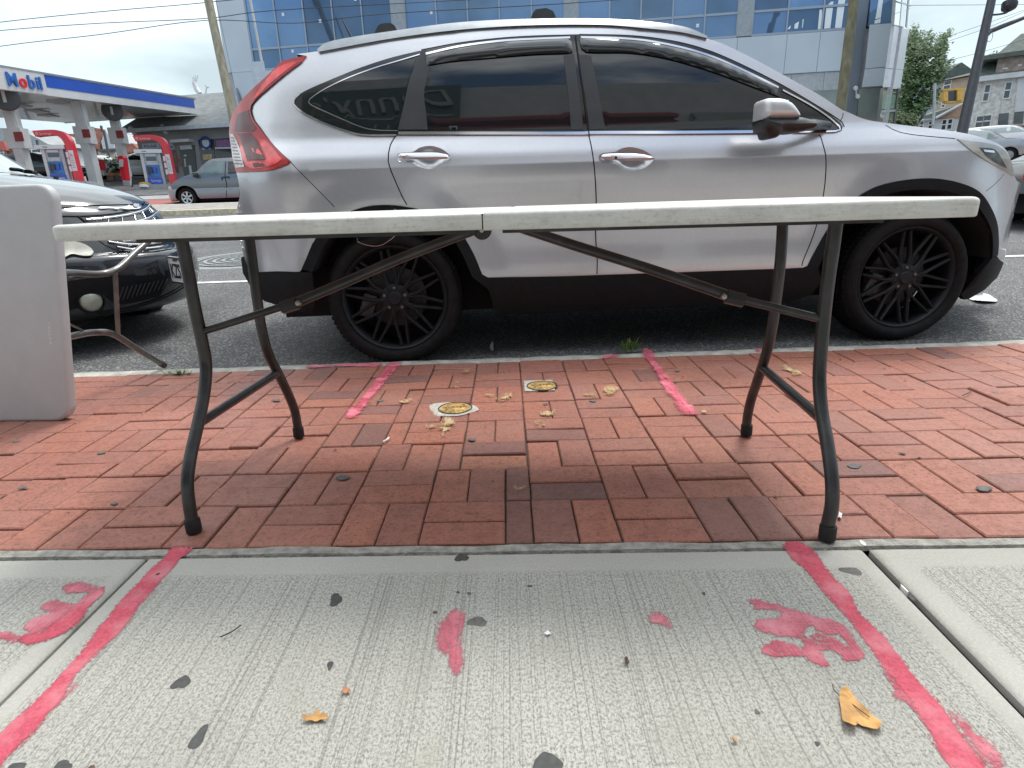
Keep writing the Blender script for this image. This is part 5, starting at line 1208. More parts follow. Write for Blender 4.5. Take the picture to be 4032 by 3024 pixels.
# --- generic distant cars, real bodies with glass, lamps and wheels
def far_car(name, label, c, yaw, paint, kind='sedan', group=None, L_=4.6, H_=1.45, W_=1.8, glass=None):
    k = L_ / 4.6; h = H_ / 1.45
    S = Side(c.x, c.y, yaw, c.z, W_ / 2, -W_ / 2, [(.2, .10), (.35, .02), (.6, .0), (.8, .0), (.95, .05), (1.2, .14), (1.45, .26)], (1.6, .75, .32), (-1.7, .65, .25))
    t = thing(name, label, 'car', c, group); sc = lambda pts: [(x * k, z * h) for x, z in pts]
    if kind == 'sedan': top = [(-2.28, .55), (-2.25, .80), (-2.10, .98), (-1.6, 1.02), (-1.0, 1.36), (-.5, 1.45), (.2, 1.43), (.6, 1.32), (1.15, .99), (1.7, .92), (2.1, .80), (2.27, .62), (2.3, .45), (2.2, .25)]; ws = (7, 9)
    else: top = [(-2.28, .55), (-2.27, .90), (-2.15, 1.15), (-1.95, 1.40), (-1.5, 1.45), (-.5, 1.47), (.2, 1.43), (.6, 1.33), (1.1, 1.06), (1.7, 1.00), (2.1, .92), (2.27, .75), (2.3, .45), (2.2, .25)]
    arch = lambda a: [(a + .36 * math.cos(q), .30 + .36 * math.sin(q)) for q in [math.pi * i / 10 for i in range(11)]]
    body_ = sc(top) + arch(1.40 * k) + arch(-1.38 * k) + sc([(-2.2, .25)])
    S.patch('body', body_, paint, t, 0, grid=.16, step=.08, both=True)
    across('bonnet', sc(top[8:12]), paint, .04, parent=t, S=S, nv=8); across('windscreen', sc(top[6:9]) if kind == 'sedan' else sc(top[6:9]), glass or GLASSD, .05, parent=t, S=S, nv=8)
    across('roof', sc(top[4:7]), paint, .03, parent=t, S=S, nv=8); across('tail', sc(top[0:5]), paint, .04, parent=t, S=S, nv=8); across('front_bumper', sc(top[11:14]), paint, .08, parent=t, S=S, nv=8)
    wd = sc([(-1.5, 1.02), (-.95, 1.31), (-.5, 1.39), (.2, 1.37), (.55, 1.27), (1.0, 1.0)]) if kind == 'sedan' else sc([(-1.95, 1.06), (-1.8, 1.33), (-.5, 1.40), (.2, 1.37), (.55, 1.27), (.95, 1.06)])
    S.patch('window', wd, glass or GLASSD, t, .006, grid=.2, step=.1, both=True)
    for a in (1.40 * k, -1.38 * k):
        for fr in (False, True):
            q = S.P(a, .31, lat=(.03 if not fr else W_ - .03)); ax = -S.n if not fr else S.n
            b = MB(); b.lathe([(.20, 0), (.30, .01), (.315, -.03), (.315, -.2), (.20, -.2)], q, ax, 28); w_ = b.build('tyre', TYRE, t, smooth=50)
            b = MB(); b.lathe([(.001, -.01), (.08, -.015), (.20, -.03)], q, ax, 20); b.build('rim', mat('rim_grey', (.3,) * 3, .4), w_, smooth=50)
    b = MB(); P = lambda x, l, z: S.c + S.e * x + S.n * (l + S.off) + Vector((0, 0, z + S.zr))
    for (x0, x1, l0, l1, z0, z1, nm, mt) in ((-2.0 * k, 2.0 * k, .2, W_ - .2, .2, .7, 'floor_pan', DARKIN), (2.10 * k, 2.33 * k, .45, W_ - .45, .48 * h, .70 * h, 'grille', GLOSSBLK), (2.10 * k, 2.30 * k, .16, .44, .58 * h, .72 * h, 'head_lamp', CLEARL), (2.10 * k, 2.30 * k, W_ - .44, W_ - .16, .58 * h, .72 * h, 'head_lamp', CLEARL), (2.2 * k, 2.36 * k, W_ / 2 - .15, W_ / 2 + .15, .36, .47, 'licence_plate', PAPER), (-2.32 * k, -2.1 * k, .12, .4, .75 * h, .9 * h, 'tail_lamp', REDL), (-2.32 * k, -2.1 * k, W_ - .4, W_ - .12, .75 * h, .9 * h, 'tail_lamp', REDL)):
        b = MB(); b.add([P(x0, l0, z0), P(x1, l0, z0), P(x1, l1, z0), P(x0, l1, z0), P(x0, l0, z1), P(x1, l0, z1), P(x1, l1, z1), P(x0, l1, z1)], [(0, 3, 2, 1), (4, 5, 6, 7), (0, 1, 5, 4), (1, 2, 6, 5), (2, 3, 7, 6), (3, 0, 4, 7)]); g_ = b.build(nm, mt, t)
        if nm == 'grille':
            for zz in (.53, .59, .65):
                b = MB(); b.tube([P(2.335 * k, .5, zz * h), P(2.335 * k, W_ - .5, zz * h)], .012, 6); b.build('grille_bar', CHROME, g_)
    return t
WHITEP = carpaint('white_paint', (.72, .73, .74), .1, .3); BLACKP = carpaint('black_paint', (.015, .015, .017), .2, .25); GREYPNT = carpaint('grey_paint', (.36, .37, .38), .7, .3)

# --- grey minivan driving left in the far lane
VW = at(c1(1630, 1278), 20.5)
VAN = Side(VW.x, VW.y, .0, VW.z - .33, .95, -.02, [(.2, .10), (.35, .03), (.6, .0), (.9, .0), (1.05, .03), (1.3, .12), (1.6, .24), (1.75, .36)], (3.6, .5, .2), (-.30, .60, .50))
van = thing('minivan', 'two-tone grey minivan with six-spoke wheels passing on the far side of the road', 'van', VAN.P(1.4, 0, lat=.9))
def VR(pts, lat=.05): return [VAN.pix(c1(*p), lat) for p in pts]
VG = carpaint('van_grey', (.15, .16, .17), .5, .3); VS = carpaint('van_silver', (.36, .40, .43), .5, .35)
vtop = VR([(1458, 1240), (1468, 1180), (1492, 1160), (1560, 1112), (1640, 1080), (1705, 1056), (1760, 1000), (1815, 955), (1850, 942), (1930, 936), (2020, 930)], .1)
xr = 3.7; vt = vtop + [(2.2, vtop[-1][1] + .03), (xr - .3, vtop[-1][1]), (xr, 1.1), (xr + .05, .6), (xr, .35)]
wc = VAN.pix(c1(1630, 1278)); A_ = [(wc[0] + .40 * math.cos(q), .33 + .40 * math.sin(q)) for q in [math.pi * i / 12 for i in range(13)]]
A2 = [(wc[0] + 2.85 + .40 * math.cos(q), .33 + .40 * math.sin(q)) for q in [math.pi * i / 12 for i in range(13)]]
vb = VR([(1475, 1295), (1455, 1262)], .1)
split = VR([(1540, 1222)])[0][1]
zl = .62
VAN.patch('body', [p for p in vt if p[1] > zl + .001] + [(xr + .05, zl)] + [(wc[0] + .40 * math.cos(q), .33 + .40 * math.sin(q)) for q in [.8 + i * (math.pi - 1.6) / 6 for i in range(7)]] + [(vtop[0][0], zl)], VG, van, 0, grid=.15, step=.08)
VAN.patch('lower_body', [(vtop[0][0] - .01, zl), (wc[0] - .3, zl)] + [(wc[0] + .40 * math.cos(q), .33 + .40 * math.sin(q)) for q in [math.pi - .8 + i * .8 / 4 for i in range(5)]] + [(wc[0] - .42, .24), (vb[0][0], .24), (vb[1][0], .36)], VS, van, .012, grid=.15, step=.08, both=True)
VAN.patch('lower_body', [(wc[0] + .3, zl), (xr, zl), (xr, .28), (wc[0] + .45, .28), (wc[0] + .40, .36), (wc[0] + .36, .52)], VS, van, .012, grid=.15, step=.08, both=True)
VAN.patch('body', vt + [(xr, .3), (vtop[0][0], .3)], VG, van, 0, grid=.2, far=True)
across('bonnet', vtop[:6], VG, .06, parent=van, S=VAN, nv=8); across('windscreen', vtop[5:8], mat('pale_glass', (.30,) * 3), .06, parent=van, S=VAN, nv=8); across('roof', vt[7:14], VG, .04, parent=van, S=VAN, nv=8)
across('front_bumper', [(vb[0][0], .25), (vb[1][0], .36), (vtop[0][0], zl)], VS, .05, parent=van, S=VAN, nv=8, rev=False)
VAN.patch('window', VR([(1752, 1085), (1770, 1040), (1840, 965), (1875, 960), (1955, 965), (1945, 1075), (1900, 1080), (1780, 1090)], .15), mat('van_glass', (.10, .15, .15), .05, var=.3, scale=3, coat=1), van, .006, grid=.15)
VAN.patch('window', VR([(1985, 965), (2300, 955), (2310, 1060), (1985, 1072)], .15), GLASSD, van, .006, grid=.15)
VAN.strip('panel_gap', VR([(1968, 960), (1960, 1080), (1975, 1180), (1975, 1290)], .1), .018, SEAM, van, .014)
VAN.strip('side_moulding', VR([(1720, 1214), (1960, 1205), (2200, 1195)], .0), .05, mat('van_moulding', (.30, .36, .42), .4), van, .02)
VAN.patch('head_lamp', VR([(1468, 1182), (1485, 1178), (1500, 1195), (1498, 1208), (1466, 1212)], .1), CLEARL, van, .012, grid=.1)
VAN.patch('door_handle', VR([(1928, 1098), (1998, 1092), (2000, 1118), (1985, 1105), (1940, 1110), (1938, 1128), (1928, 1125)], .05), GLOSSBLK, van, .015, grid=0)
for wx in (wc[0], wc[0] + 2.85):
    for fr in (False, True):
        c = VAN.P(wx, .33, lat=(.04 if not fr else 1.86)); ax = -VAN.n if not fr else VAN.n
        b = MB(); b.lathe([(.20, 0), (.21, .01), (.31, .015), (.335, -.02), (.335, -.2), (.2, -.2)], c, ax, 40); w_ = b.build('tyre', TYRE, van, smooth=50)
        b = MB(); b.lathe([(.001, -.10), (.2, -.10)], c, ax, 30); b.build('wheel_back', DARKIN, w_)
        if fr: continue
        b = MB(); b.lathe([(.175, -.01), (.205, .008), (.205, -.05), (.175, -.05)], c, ax, 36); rm = b.build('rim', mat('alloy', (.55, .57, .58), .3, metal=.8, var=.1), w_, smooth=40)
        for k in range(6):
            a = 2 * math.pi * k / 6 + .4; dr = VAN.e * math.cos(a) + Vector((0, 0, 1)) * math.sin(a); pp = ax.cross(dr)
            b = MB(); b.prism([c + dr * .02 + pp * .022, c + dr * .19 + pp * .032, c + dr * .19 - pp * .032, c + dr * .02 - pp * .022], ax * .012); b.build('spoke', mat('alloy', (.55,) * 3), rm)
mz = VAN.pix(c1(1720, 1090)); b = MB(); q = VAN.P(*mz, .0); b.box((q.x - .10, q.y - .16, q.z - .05), (q.x + .06, q.y - .02, q.z + .11), .03); b.build('wing_mirror', GLOSSBLK, van, smooth=40)
b = MB(); P = VAN.P(0, .2, lat=.3); b.box((P.x - .1, P.y, P.z), (P.x + 3.6, P.y + 1.3, P.z + .5)); b.build('floor_pan', DARKIN, van)

# --- cars at the right, and the tail of the one ahead of the suv
q = at(c6(2190, 1345), 26); q.z = G(q.y); far_car('parked_car', 'pale car with dark grille facing right, nearest of the two at the far right', Vector((q.x - 1.6, q.y + 1.0, q.z)), -.75, GREYPNT, 'sedan', 'cars parked at the far right', L_=4.7, H_=1.5, glass=mat('pale_glass', (.30,) * 3))
q = at(c6(2150, 1210), 31); far_car('parked_car', 'white car behind the pale car at the far right', Vector((q.x + 1.0, q.y + 2.2, G(q.y + 2))), -.75, WHITEP, 'suv', 'cars parked at the far right', L_=4.7, H_=1.55, glass=mat('pale_glass', (.30,) * 3))
q = at(c6(2205, 1480), 7.5); far_car('parked_car', 'dark car cut off by the right edge, parked ahead of the silver suv', Vector((q.x + 2.28, q.y + .45, G(q.y))), .0, BLACKP, 'sedan', L_=4.6, H_=1.2)

# ================================================================== ROAD MARKINGS AND MEDIAN
def gsheet(name, f, pts, mt, lift=.008):
    P = [onG(f(*q)) for q in pts]; b = MB(); n = len(P)
    b.add([(v.x, v.y, v.z + lift) for v in P], [tuple(range(n))]); return struct(b.build(name, mt))
def strip_ground(name, x0, x1, y0, y1, mt, lift):
    b = MB(); ysx = sorted({y0, y1, *[g_[0] for g_ in GK if y0 < g_[0] < y1]}); vs = [(x, y, G(y) + lift) for y in ysx for x in (x0, x1)]
    b.add(vs, [(2 * j, 2 * j + 1, 2 * j + 3, 2 * j + 2) for j in range(len(ysx) - 1)]); return struct(b.build(name, mt))
RW = mat('road_white', (.55, .55, .52), .8, var=.35, scale=12); RY = mat('road_yellow', (.55, .48, .34), .8, var=.3, scale=12)
a = onG(dd(430, 612)); strip_ground('parking_line', -14, 14, a.y - .05, a.y + .05, RW, .005)
# drain cover in the road
mc = Vector((-3.22, 7.40, G(7.40))); mh = thing('manhole_cover', 'round grey ribbed manhole cover in the road between the two parked cars', 'manhole cover', mc)
MHM = mat('cover_iron', (.30, .31, .31), .5, metal=.5, var=.3, scale=30, bump=.4)
b = MB(); b.lathe([(.78, .0), (.77, .014), (.68, .016)], mc, (0, -.05, 1), 56); b.build('frame', MHM, mh, smooth=40)
b = MB(); b.lathe([(.001, .012), (.68, .012)], mc, (0, -.05, 1), 48); cv = b.build('lid', mat('cover_dark', (.12, .12, .12), .6, metal=.4, var=.3), mh)
for r in (.1, .2, .3, .4, .5, .6):
    b = MB(); b.lathe([(r - .02, .013), (r - .02, .022), (r + .02, .022), (r + .02, .013)], mc, (0, -.05, 1), 40); b.build('raised_ring', MHM, cv)
# low median with painted kerbs
m0, m1, m2, m3 = onG(c1(1700, 1372)), onG(c1(1700, 1390)), onG(c1(1700, 1408)), onG(c1(1700, 1432))
med = thing('median_strip', 'low concrete median with pale painted edges crossing the road behind the suv', 'median', (-8, m2.y, G(m2.y)))
for nm, ya, yb, h, mt in (('median_core', m3.y + .12, m0.y - .12, .13, mat('median_concrete', (.30, .28, .25), .85, var=.3, scale=5)), ('painted_edge', m0.y - .12, m0.y + .10, .135, RW), ('painted_edge', m3.y - .10, m3.y + .12, .135, RY)):
    if yb < ya: ya, yb = yb, ya
    b = MB(); b.add([(x, y, G(y) + z) for z in (-.1, h) for x, y in ((-60, ya), (-1.0, ya), (-1.0, yb), (-60, yb))], [(0, 3, 2, 1), (4, 5, 6, 7), (0, 1, 5, 4), (1, 2, 6, 5), (2, 3, 7, 6), (3, 0, 4, 7)]); b.build(nm, mt, med)
# red bus lane, far gutter, far pavement and the filling station apron
r0, r1 = onG(c1(1350, 1352)).y, onG(c1(1330, 1298)).y
strip_ground('bus_lane', -60, 60, r0, r1, mat('red_lane', (.33, .12, .10), .85, var=.25, scale=2), .006)
g0, g1 = onG(c1(1330, 1296)).y, onG(c1(1330, 1262)).y
strip_ground('far_gutter', -60, 60, g0 + .05, g1, mat('gutter_concrete', (.36, .37, .37), .8, var=.15, scale=2), .006)
b = MB()
ysx = [g1, 27.5, 30, 38, 60]; b.add([(x, y, G(y) + .03) for y in ysx for x in (-70, -2)], [(2 * j, 2 * j + 1, 2 * j + 3, 2 * j + 2) for j in range(4)]); struct(b.build('station_apron', LOT))
strip_ground('far_pavement', -2, 80, g1 + .4, g1 + 4, mat('far_pavement_grey', (.40, .40, .38), .85, var=.15, scale=1), .12)
rr0 = onG(c6(2180, 1400)).y
strip_ground('crossing_bar', 14, 24, rr0 - .1, rr0 + .25, RW, .012); strip_ground('crossing_bar', 14, 24, rr0 - .9, rr0 - .5, mat('red_lane', (.33,) * 3), .012); strip_ground('crossing_bar', 14, 24, rr0 - 1.6, rr0 - 1.2, RW, .012)

# ================================================================== WALL HELPER
class Wall:
    def __init__(s, A, B):
        s.A = Vector((A.x, A.y, 0)); s.e = Vector((B.x - A.x, B.y - A.y, 0)); s.len = s.e.length; s.e.normalize()
        s.n = Vector((-s.e.y, s.e.x, 0)); 
        if s.n.y < 0: s.n = -s.n
    def uh(s, p): q = onplane(p, s.A, s.n); return (q - s.A).dot(s.e), q.z
    def W(s, u, h, d=0): return s.A + s.e * u + s.n * d + Vector((0, 0, h))
    def box(s, name, u0, u1, h0, h1, d0, d1, mt, parent=None, b=None):
        b = b or MB(); b.add([s.W(u, h, d) for h in (h0, h1) for u, d in ((u0, d0), (u1, d0), (u1, d1), (u0, d1))], [(0, 3, 2, 1), (4, 5, 6, 7), (0, 1, 5, 4), (1, 2, 6, 5), (2, 3, 7, 6), (3, 0, 4, 7)])
        return b.build(name, mt, parent) if name else b
    def poly(s, name, pts, mt, parent, d0=-.03, d1=.05):
        P = [s.W(*s.uh(p), d0) for p in pts]; b = MB(); b.prism(P, s.n * (d1 - d0)); return b.build(name, mt, parent)

# ================================================================== GLASS OFFICE BUILDING
OB = Wall(at((905, 350), 31.3), at((3518, 350), 27.0))
u_ = lambda x, y=100: OB.uh((x, y))[0]
hS = (OB.uh(c6(350, 265))[1] + OB.uh(c3(480, 618))[1]) / 2
ob = thing('office_building', 'pale panelled building with a blue glass upper storey behind the silver suv', 'building', OB.W(OB.len / 2, G(30)))
PANEL = mat('blue_white_panel', (.52, .58, .62), .35, metal=.15, var=.05, scale=.5, coat=.3); PAND = mat('slate_panel', (.16, .19, .22), .4, metal=.2, var=.08, scale=.6)
BGL = mat('blue_glass', (.12, .22, .36), .03, metal=.4, var=.12, scale=.35, spec=.9, coat=.5); MUL = mat('mullion_grey', (.34, .39, .44), .4, metal=.4, var=0)
GGL = mat('green_glass', (.22, .25, .23), .05, var=.25, scale=.8, coat=.6)
uL, uR = 0.0, OB.len; TOP = hS + 9
OB.box('wall', uL, uR, 0, hS - .02, .05, 9, mat('panel_core', (.40, .42, .43), .6), ob)
OB.box('corner_panel', uL - .0, u_(1000, 282), hS - .02, TOP, 0, 9, PANEL, ob)
OB.box('upper_wall', u_(1000, 282) + .02, uR, hS, TOP, .30, 9, mat('dark_inner', (.03, .04, .05), .6), ob)
hT = OB.uh(c3(385, 434))[1]
pil = [(1541, 1596), (2222, 2278), (2905, 2966)]
cols_ = [u_(p[0], 60) for p in pil], [u_(p[1], 60) for p in pil]
starts = [u_(1000, 282) + .05] + cols_[1]; ends = cols_[0] + [u_(3385, 40)]
nb = [5, 5, 5, 3]
for a, z in zip(*cols_): OB.box('pillar_panel', a, z, hS, TOP, -.03, .25, mat('pillar_grey', (.33, .36, .38), .4, metal=.2), ob)
rngB = random.Random(5); fk_ = .8
for si, (a, z, n) in enumerate(zip(starts, ends, nb)):
    w = (z - a) / n
    for k in range(n):
        for (h0, h1) in ((hS + .06, hT - .04), (hT + .04, hT + 3.6), (hT + 3.7, TOP)):
            g_ = OB.box('window', a + k * w + .03, a + (k + 1) * w - .03, h0, h1, .06, .10, BGL if rngB.random() < .5 else mat('blue_glass_%.2f' % fk_, tuple(c_ * fk_ for c_ in (.13, .23, .36)), .04, metal=.4, var=.2, scale=.6, coat=.5), ob)
            fk_ = rngB.choice((.6, .8, 1.25))
            for v_ in g_.data.vertices: v_.co += OB.n * rngB.uniform(-.006, .006)
            if h0 < hT + 1:
                for _ in range(rngB.choice((0, 1, 1))):
                    uu = a + k * w + rngB.uniform(.15, w - .25); hh = rngB.uniform(h0 + .1, min(h1, h0 + 3) - .2); OB.box('sticker', uu, uu + .13, hh, hh + .15, .05, .058, PAPER, g_)
    for k in range(n + 1):
        OB.box('mullion', a + k * w - .035, a + k * w + .03, hS, TOP, .0, .12, MUL, ob)
    OB.box('transom', a, z, hT - .05, hT + .05, .02, .11, MUL, ob); OB.box('transom', a, z, hT + 3.6, hT + 3.7, .02, .11, MUL, ob); OB.box('sill', a, z, hS - .03, hS + .06, -.02, .11, MUL, ob)
# opaque pale panels over the glass at the right end: daylight beyond, painted on
for i, (pp) in enumerate(([(475, 245), (510, 240), (512, 78), (490, 80)], [(528, 240), (580, 236), (603, 62), (545, 66)], [(620, 235), (675, 232), (700, 52), (640, 56)], [(560, 40), (600, 42), (610, 10), (585, 12)], [(645, 35), (700, 33), (715, -30), (655, -30)], [(212, 245), (240, 243), (248, 210)], [(275, 240), (305, 238), (316, 178), (280, 200)], [(340, 232), (347, 232), (356, 158), (348, 160)])):
    OB.poly('painted_daylight', tr(c6, pp), mat('painted_sky', (.82, .88, .88), .2, var=0), ob, .045, .055)
# panels below the glass
hP1 = OB.uh(c6(400, 615))[1]; hP2 = OB.uh(c6(560, 762))[1]
us = [u_(x, 200) for x in (900, 1100, 1300, 1500, 1700, 1900, 2100, 2300, 2500, 2630, 2700, 2900, 3093, 3222, 3330)]
for a, z in zip(us, us[1:]):
    OB.box('wall_panel', a + .008, z - .008, hP1 + .01, hS - .05, -.06, .04, PANEL, ob)
    OB.box('wall_panel', a + .4, z + .384, hP2 + .01, hP1 - .01, .0, .045, mat('panel_low', (.42, .45, .46), .4, metal=.1), ob)
OB.poly('column', tr(c6, [(812, -40), (906, -40), (868, 250), (812, 750), (790, 1010), (690, 1010), (742, 595), (800, 60)]), PAND, ob, -.09, .04)
OB.box('ground_window', u_(3180, 380), u_(3300, 380), G(28), hP2, -.01, .04, GGL, ob); OB.box('ground_window', u_(1500, 380), u_(3170, 380), G(28), hP2, -.01, .04, GGL, ob)
OB.poly('corner_panel', tr(c6, [(875, 232), (1112, 216), (1064, 574), (838, 596)]), PANEL, ob, -.45, -.40); OB.poly('corner_panel', tr(c6, [(836, 602), (1062, 580), (1040, 736), (812, 748)]), PANEL, ob, -.45, -.40)
OB.poly('window', tr(c6, [(908, -60), (1128, -60), (1108, 214), (884, 230)]), BGL, ob, -.2, .04)
for pp in ([(975, -40), (1010, -40), (985, 160), (940, 175)], [(932, 212), (980, 205), (985, 165), (935, 185)]): OB.poly('painted_daylight', tr(c6, pp), mat('painted_sky', (.8,) * 3), ob, -.22, -.205)  # pale patches on the corner glass, daylight put in as colour
OB.poly('ground_window', tr(c6, [(812, 752), (1002, 745), (970, 1030), (795, 1030)]), GGL, ob, -.1, .04); OB.poly('mullion', tr(c6, [(1002, 742), (1022, 741), (988, 1040), (968, 1040)]), mat('dark_frame', (.04, .045, .05), .4), ob, -.14, .04)
# return side, going back from the right corner
cA = OB.W(*OB.uh(c6(1112, 216)), -.45); sd_ = at(c6(1236, 252), 30.6)
RS = Wall(Vector((cA.x, cA.y, 0)), Vector((sd_.x, sd_.y, 0)))
RS.poly('side_panel', tr(c6, [(1114, 217), (1236, 254), (1190, 588), (1066, 575)]), mat('panel_bright', (.62, .67, .70), .5, metal=.0, coat=.1), ob, -.02, .1); RS.poly('side_panel', tr(c6, [(1065, 581), (1189, 594), (1166, 742), (1042, 736)]), mat('panel_bright', (.6,) * 3), ob, -.02, .1)
RS.poly('side_window', tr(c6, [(1132, -60), (1262, -60), (1228, 240), (1112, 208)]), mat('pale_window', (.45, .55, .56), .05, var=.3, scale=.8, coat=1), ob, -.02, .1)
for x0, x1 in ((1170, 1205), (1222, 1232)): RS.poly('mullion', tr(c6, [(x0 + 10, -50), (x1 + 12, -50), (x1 - 12, 236), (x0 - 14, 225)]), mat('painted_sky', (.8,) * 3) if x0 == 1170 else MUL, ob, -.04, .1)  # the wide pale strip is painted sky brightness, the narrow one a mullion
RS.poly('transom', tr(c6, [(1128, 8), (1250, 45), (1249, 55), (1127, 18)]), MUL, ob, -.05, .1)
RS.poly('side_window', tr(c6, [(1024, 742), (1140, 748), (1108, 1040), (985, 1040)]), GGL, ob, -.02, .1); RS.poly('painted_reflection', tr(c6, [(1018, 790), (1125, 800), (1110, 915), (1005, 920)]), mat('green_pane', (.22, .42, .30), .15, var=.3, scale=3, stretch=(1, 1, 6)), ob, -.03, .1)  # bright reflection painted as a streaked green patch over the side glass
RS.poly('mullion', tr(c6, [(1140, 746), (1150, 747), (1118, 1040), (1104, 1040)]), mat('dark_frame', (.04,) * 3), ob, -.05, .1); RS.poly('transom', tr(c6, [(1000, 930), (1120, 925), (1119, 942), (1000, 948)]), MUL, ob, -.05, .1)
q = OB.W(*OB.uh(c6(765, 755)), -.35)
for du in ((-.0, 0), (.14, -.35)):
    b = MB(); b.lathe([(.001, .14), (.08, .13), (.11, 0), (.05, -.12)], q + OB.e * du[0] + Vector((0, 0, du[1])), (-.3, -1, -.3), 18); lo = b.build('flood_light', WHITEP, ob, smooth=50)
b = MB(); b.tube([q + Vector((0, .1, 0)), q + Vector((.12, .2, .1)), q + Vector((.14, .1, -.3))], .035, 8); b.build('lamp_bracket', WHITEP, ob)
b = MB(); e0, e1 = at((866, -60), 31.25), at((946, 410), 31.25); b.tube([e0, e1], .09, 6); b.build('corner_downpipe', PAND, ob)

# ================================================================== POLES AND WIRES
WOOD = mat('weathered_wood', (.27, .25, .18), .85, var=.35, scale=8, bump=.5, stretch=(1, 1, .08)); WOODD = mat('mossy_wood', (.135, .125, .075), .85, var=.35, scale=8, bump=.5, stretch=(1, 1, .08)); DKM = mat('dark_pole_metal', (.035, .038, .045), .5, var=.2)
def pole(name, label, pa, pb, Z, r0, r1, mt, ext=3.0, group=None):
    A, B = at(pa, Z), at(pb, Z); d = (A - B).normalized(); A2 = A + d * ext; B2 = B - d * ((B.z - G(B.y)) / d.z + .3)
    t = thing(name, label, 'pole', (B2.x, B2.y, B2.z), group); b = MB(); n = 8
    b.tube([B2.lerp(A2, i / n) for i in range(n + 1)], [r1 + (r0 - r1) * i / n for i in range(n + 1)], 18); b.build('pole', mt, t, smooth=50); return t, A, B
tl1, A1, _ = pole('utility_pole', 'weathered wooden utility pole between the store and the glass building', c3(45, 0), c3(222, 830), 24, .155, .19, WOOD, 4)
tl2, A2_, _ = pole('utility_pole', 'mossy wooden utility pole standing before the glass building above the suv bonnet', c6(776, 0), c6(668, 890), 21, .17, .18, WOODD, 3)
tl3, A3, B3 = pole('signal_pole', 'dark steel pole with curved lamp arm and mast arm at right', c6(1938, 0), c6(1694, 1095), 22, .13, .20, DKM, 1.6)
P_ = lambda p: at(c6(*p), 22)
b = MB(); b.tube(smooth3([P_((1925, 125)), P_((1990, 122)), P_((2060, 108)), P_((2085, 85)), P_((2088, 60))], 4), .035, 8); b.build('lamp_arm', DKM, tl3)
b = MB(); b.tube([P_((2085, 92)), P_((2084, 70)), P_((2092, 30)), P_((2100, 12))], [.10, .24, .26, .10], 12); b.build('lamp_head', DKM, tl3, smooth=50)
b = MB(); b.tube([P_((1880, 290)), P_((1930, 262)), P_((2212, 150)), P_((2600, -10))], [.16, .09, .07, .06], 10); b.build('mast_arm', DKM, tl3)
b = MB(); b.tube(smooth3([P_((1893, 310)), P_((1905, 345)), P_((1925, 350)), P_((1945, 320)), P_((1948, 280))], 4), .012, 6); b.build('cable_loop', mat('pale_cable', (.5, .5, .5), .6), tl3)
t_, _, _ = pole('flag_pole', 'thin pale pole against the blue glass, left end of the building', c3(410, 0), c3(542, 705), 25, .05, .06, mat('pale_pole', (.42, .42, .38), .6), 2)
sg = MB(); q0 = at(c3(500, 660), 24.9); sg.box((q0.x - .35, q0.y, q0.z - .5), (q0.x + .22, q0.y + .03, q0.z + .55)); sg.build('sign_board', mat('pale_board', (.55, .62, .68), .5, var=.1), t_)
def wire(label, f, pts, Z, r=.014, col_='w'):
    P = [at(f(x, y), Z if not isinstance(Z, tuple) else Z[0] + (Z[1] - Z[0]) * i / (len(pts) - 1)) for i, (x, y) in enumerate(pts)]
    b = MB(); b.tube(smooth3(P, 5), r, 6); tag(b.build('overhead_wire', mat('wire_black', (.03, .03, .035), .6), smooth=60), label, 'wire', 'overhead wires')
wire('topmost overhead wire at upper left, passing the wooden pole', dd, [(-300, 88), (0, 48), (220, 25), (440, 6), (700, -22)], 24)
wire('second overhead wire at upper left, sagging to the wooden pole', dd, [(-300, 98), (0, 66), (220, 50), (442, 40), (600, 22), (1000, 0), (1300, -20)], 24)
wire('lowest overhead wire at left, crossing the blue glass above the suv', dd, [(-300, 148), (0, 100), (220, 74), (444, 62 - 18), (640, 54 - 4), (830, 30), (1215, 8), (1500, -14)], 24)
wire('thin guy wire slanting from the left wooden pole', c3, [(110, 0), (290, 830)], (24, 24), .008)
for i, pts in enumerate(([(1250, 45), (1700, 42), (2500, 36)], [(1440, 350), (1800, 230), (2212, 85), (2600, -60)], [(1500, 372), (1900, 235), (2212, 98), (2600, -80)], [(1540, 520), (1850, 440), (2212, 335), (2600, 210)])):
    wire(['upper flat wire crossing the dark signal pole', 'upper of the two close wires rising behind the signal pole', 'lower of the two close wires rising behind the signal pole', 'lowest wire at right, rising above the house roofs'][i], c6, pts, 34, .012)
# traffic signal hanging on the mast in the distance
ts = thing('traffic_signal', 'yellow traffic signal with dark back plate hanging before the tan house', 'traffic light', at(c6(1610, 800), 33))
YB = mat('signal_yellow', (.58, .33, .05), .5, var=.15)
def pbox(name, f, x0, y0, x1, y1, Z, dep, mt, parent, skew=0):
    P = [at(f(x0, y0 + skew), Z), at(f(x1, y0), Z), at(f(x1, y1), Z), at(f(x0, y1 + skew), Z)]; b = MB(); b.prism(P, (0, dep, 0)); return b.build(name, mt, parent)
pbox('back_plate', c6, 1572, 762, 1650, 850, 33, .2, DKM, ts, 8); pbox('side_housing', c6, 1535, 770, 1572, 852, 32.9, .3, YB, ts, 6); pbox('side_housing', c6, 1650, 752, 1700, 845, 32.9, .3, YB, ts, 4)
pbox('top_bar', c6, 1535, 742, 1750, 756, 33, .1, YB, ts, 8)
b = MB(); b.tube([at(c6(1540, 868), 33), at(c6(1720, 858), 33)], .06, 8); b.build('lower_bar', YB, ts)
b = MB(); b.tube([at(c6(1460, 705), 33), at(c6(1452, 960), 33), at(c6(1440, 1060), 33)], .07, 8); b.build('support_post', mat('grey_post', (.4, .42, .42), .5), ts)

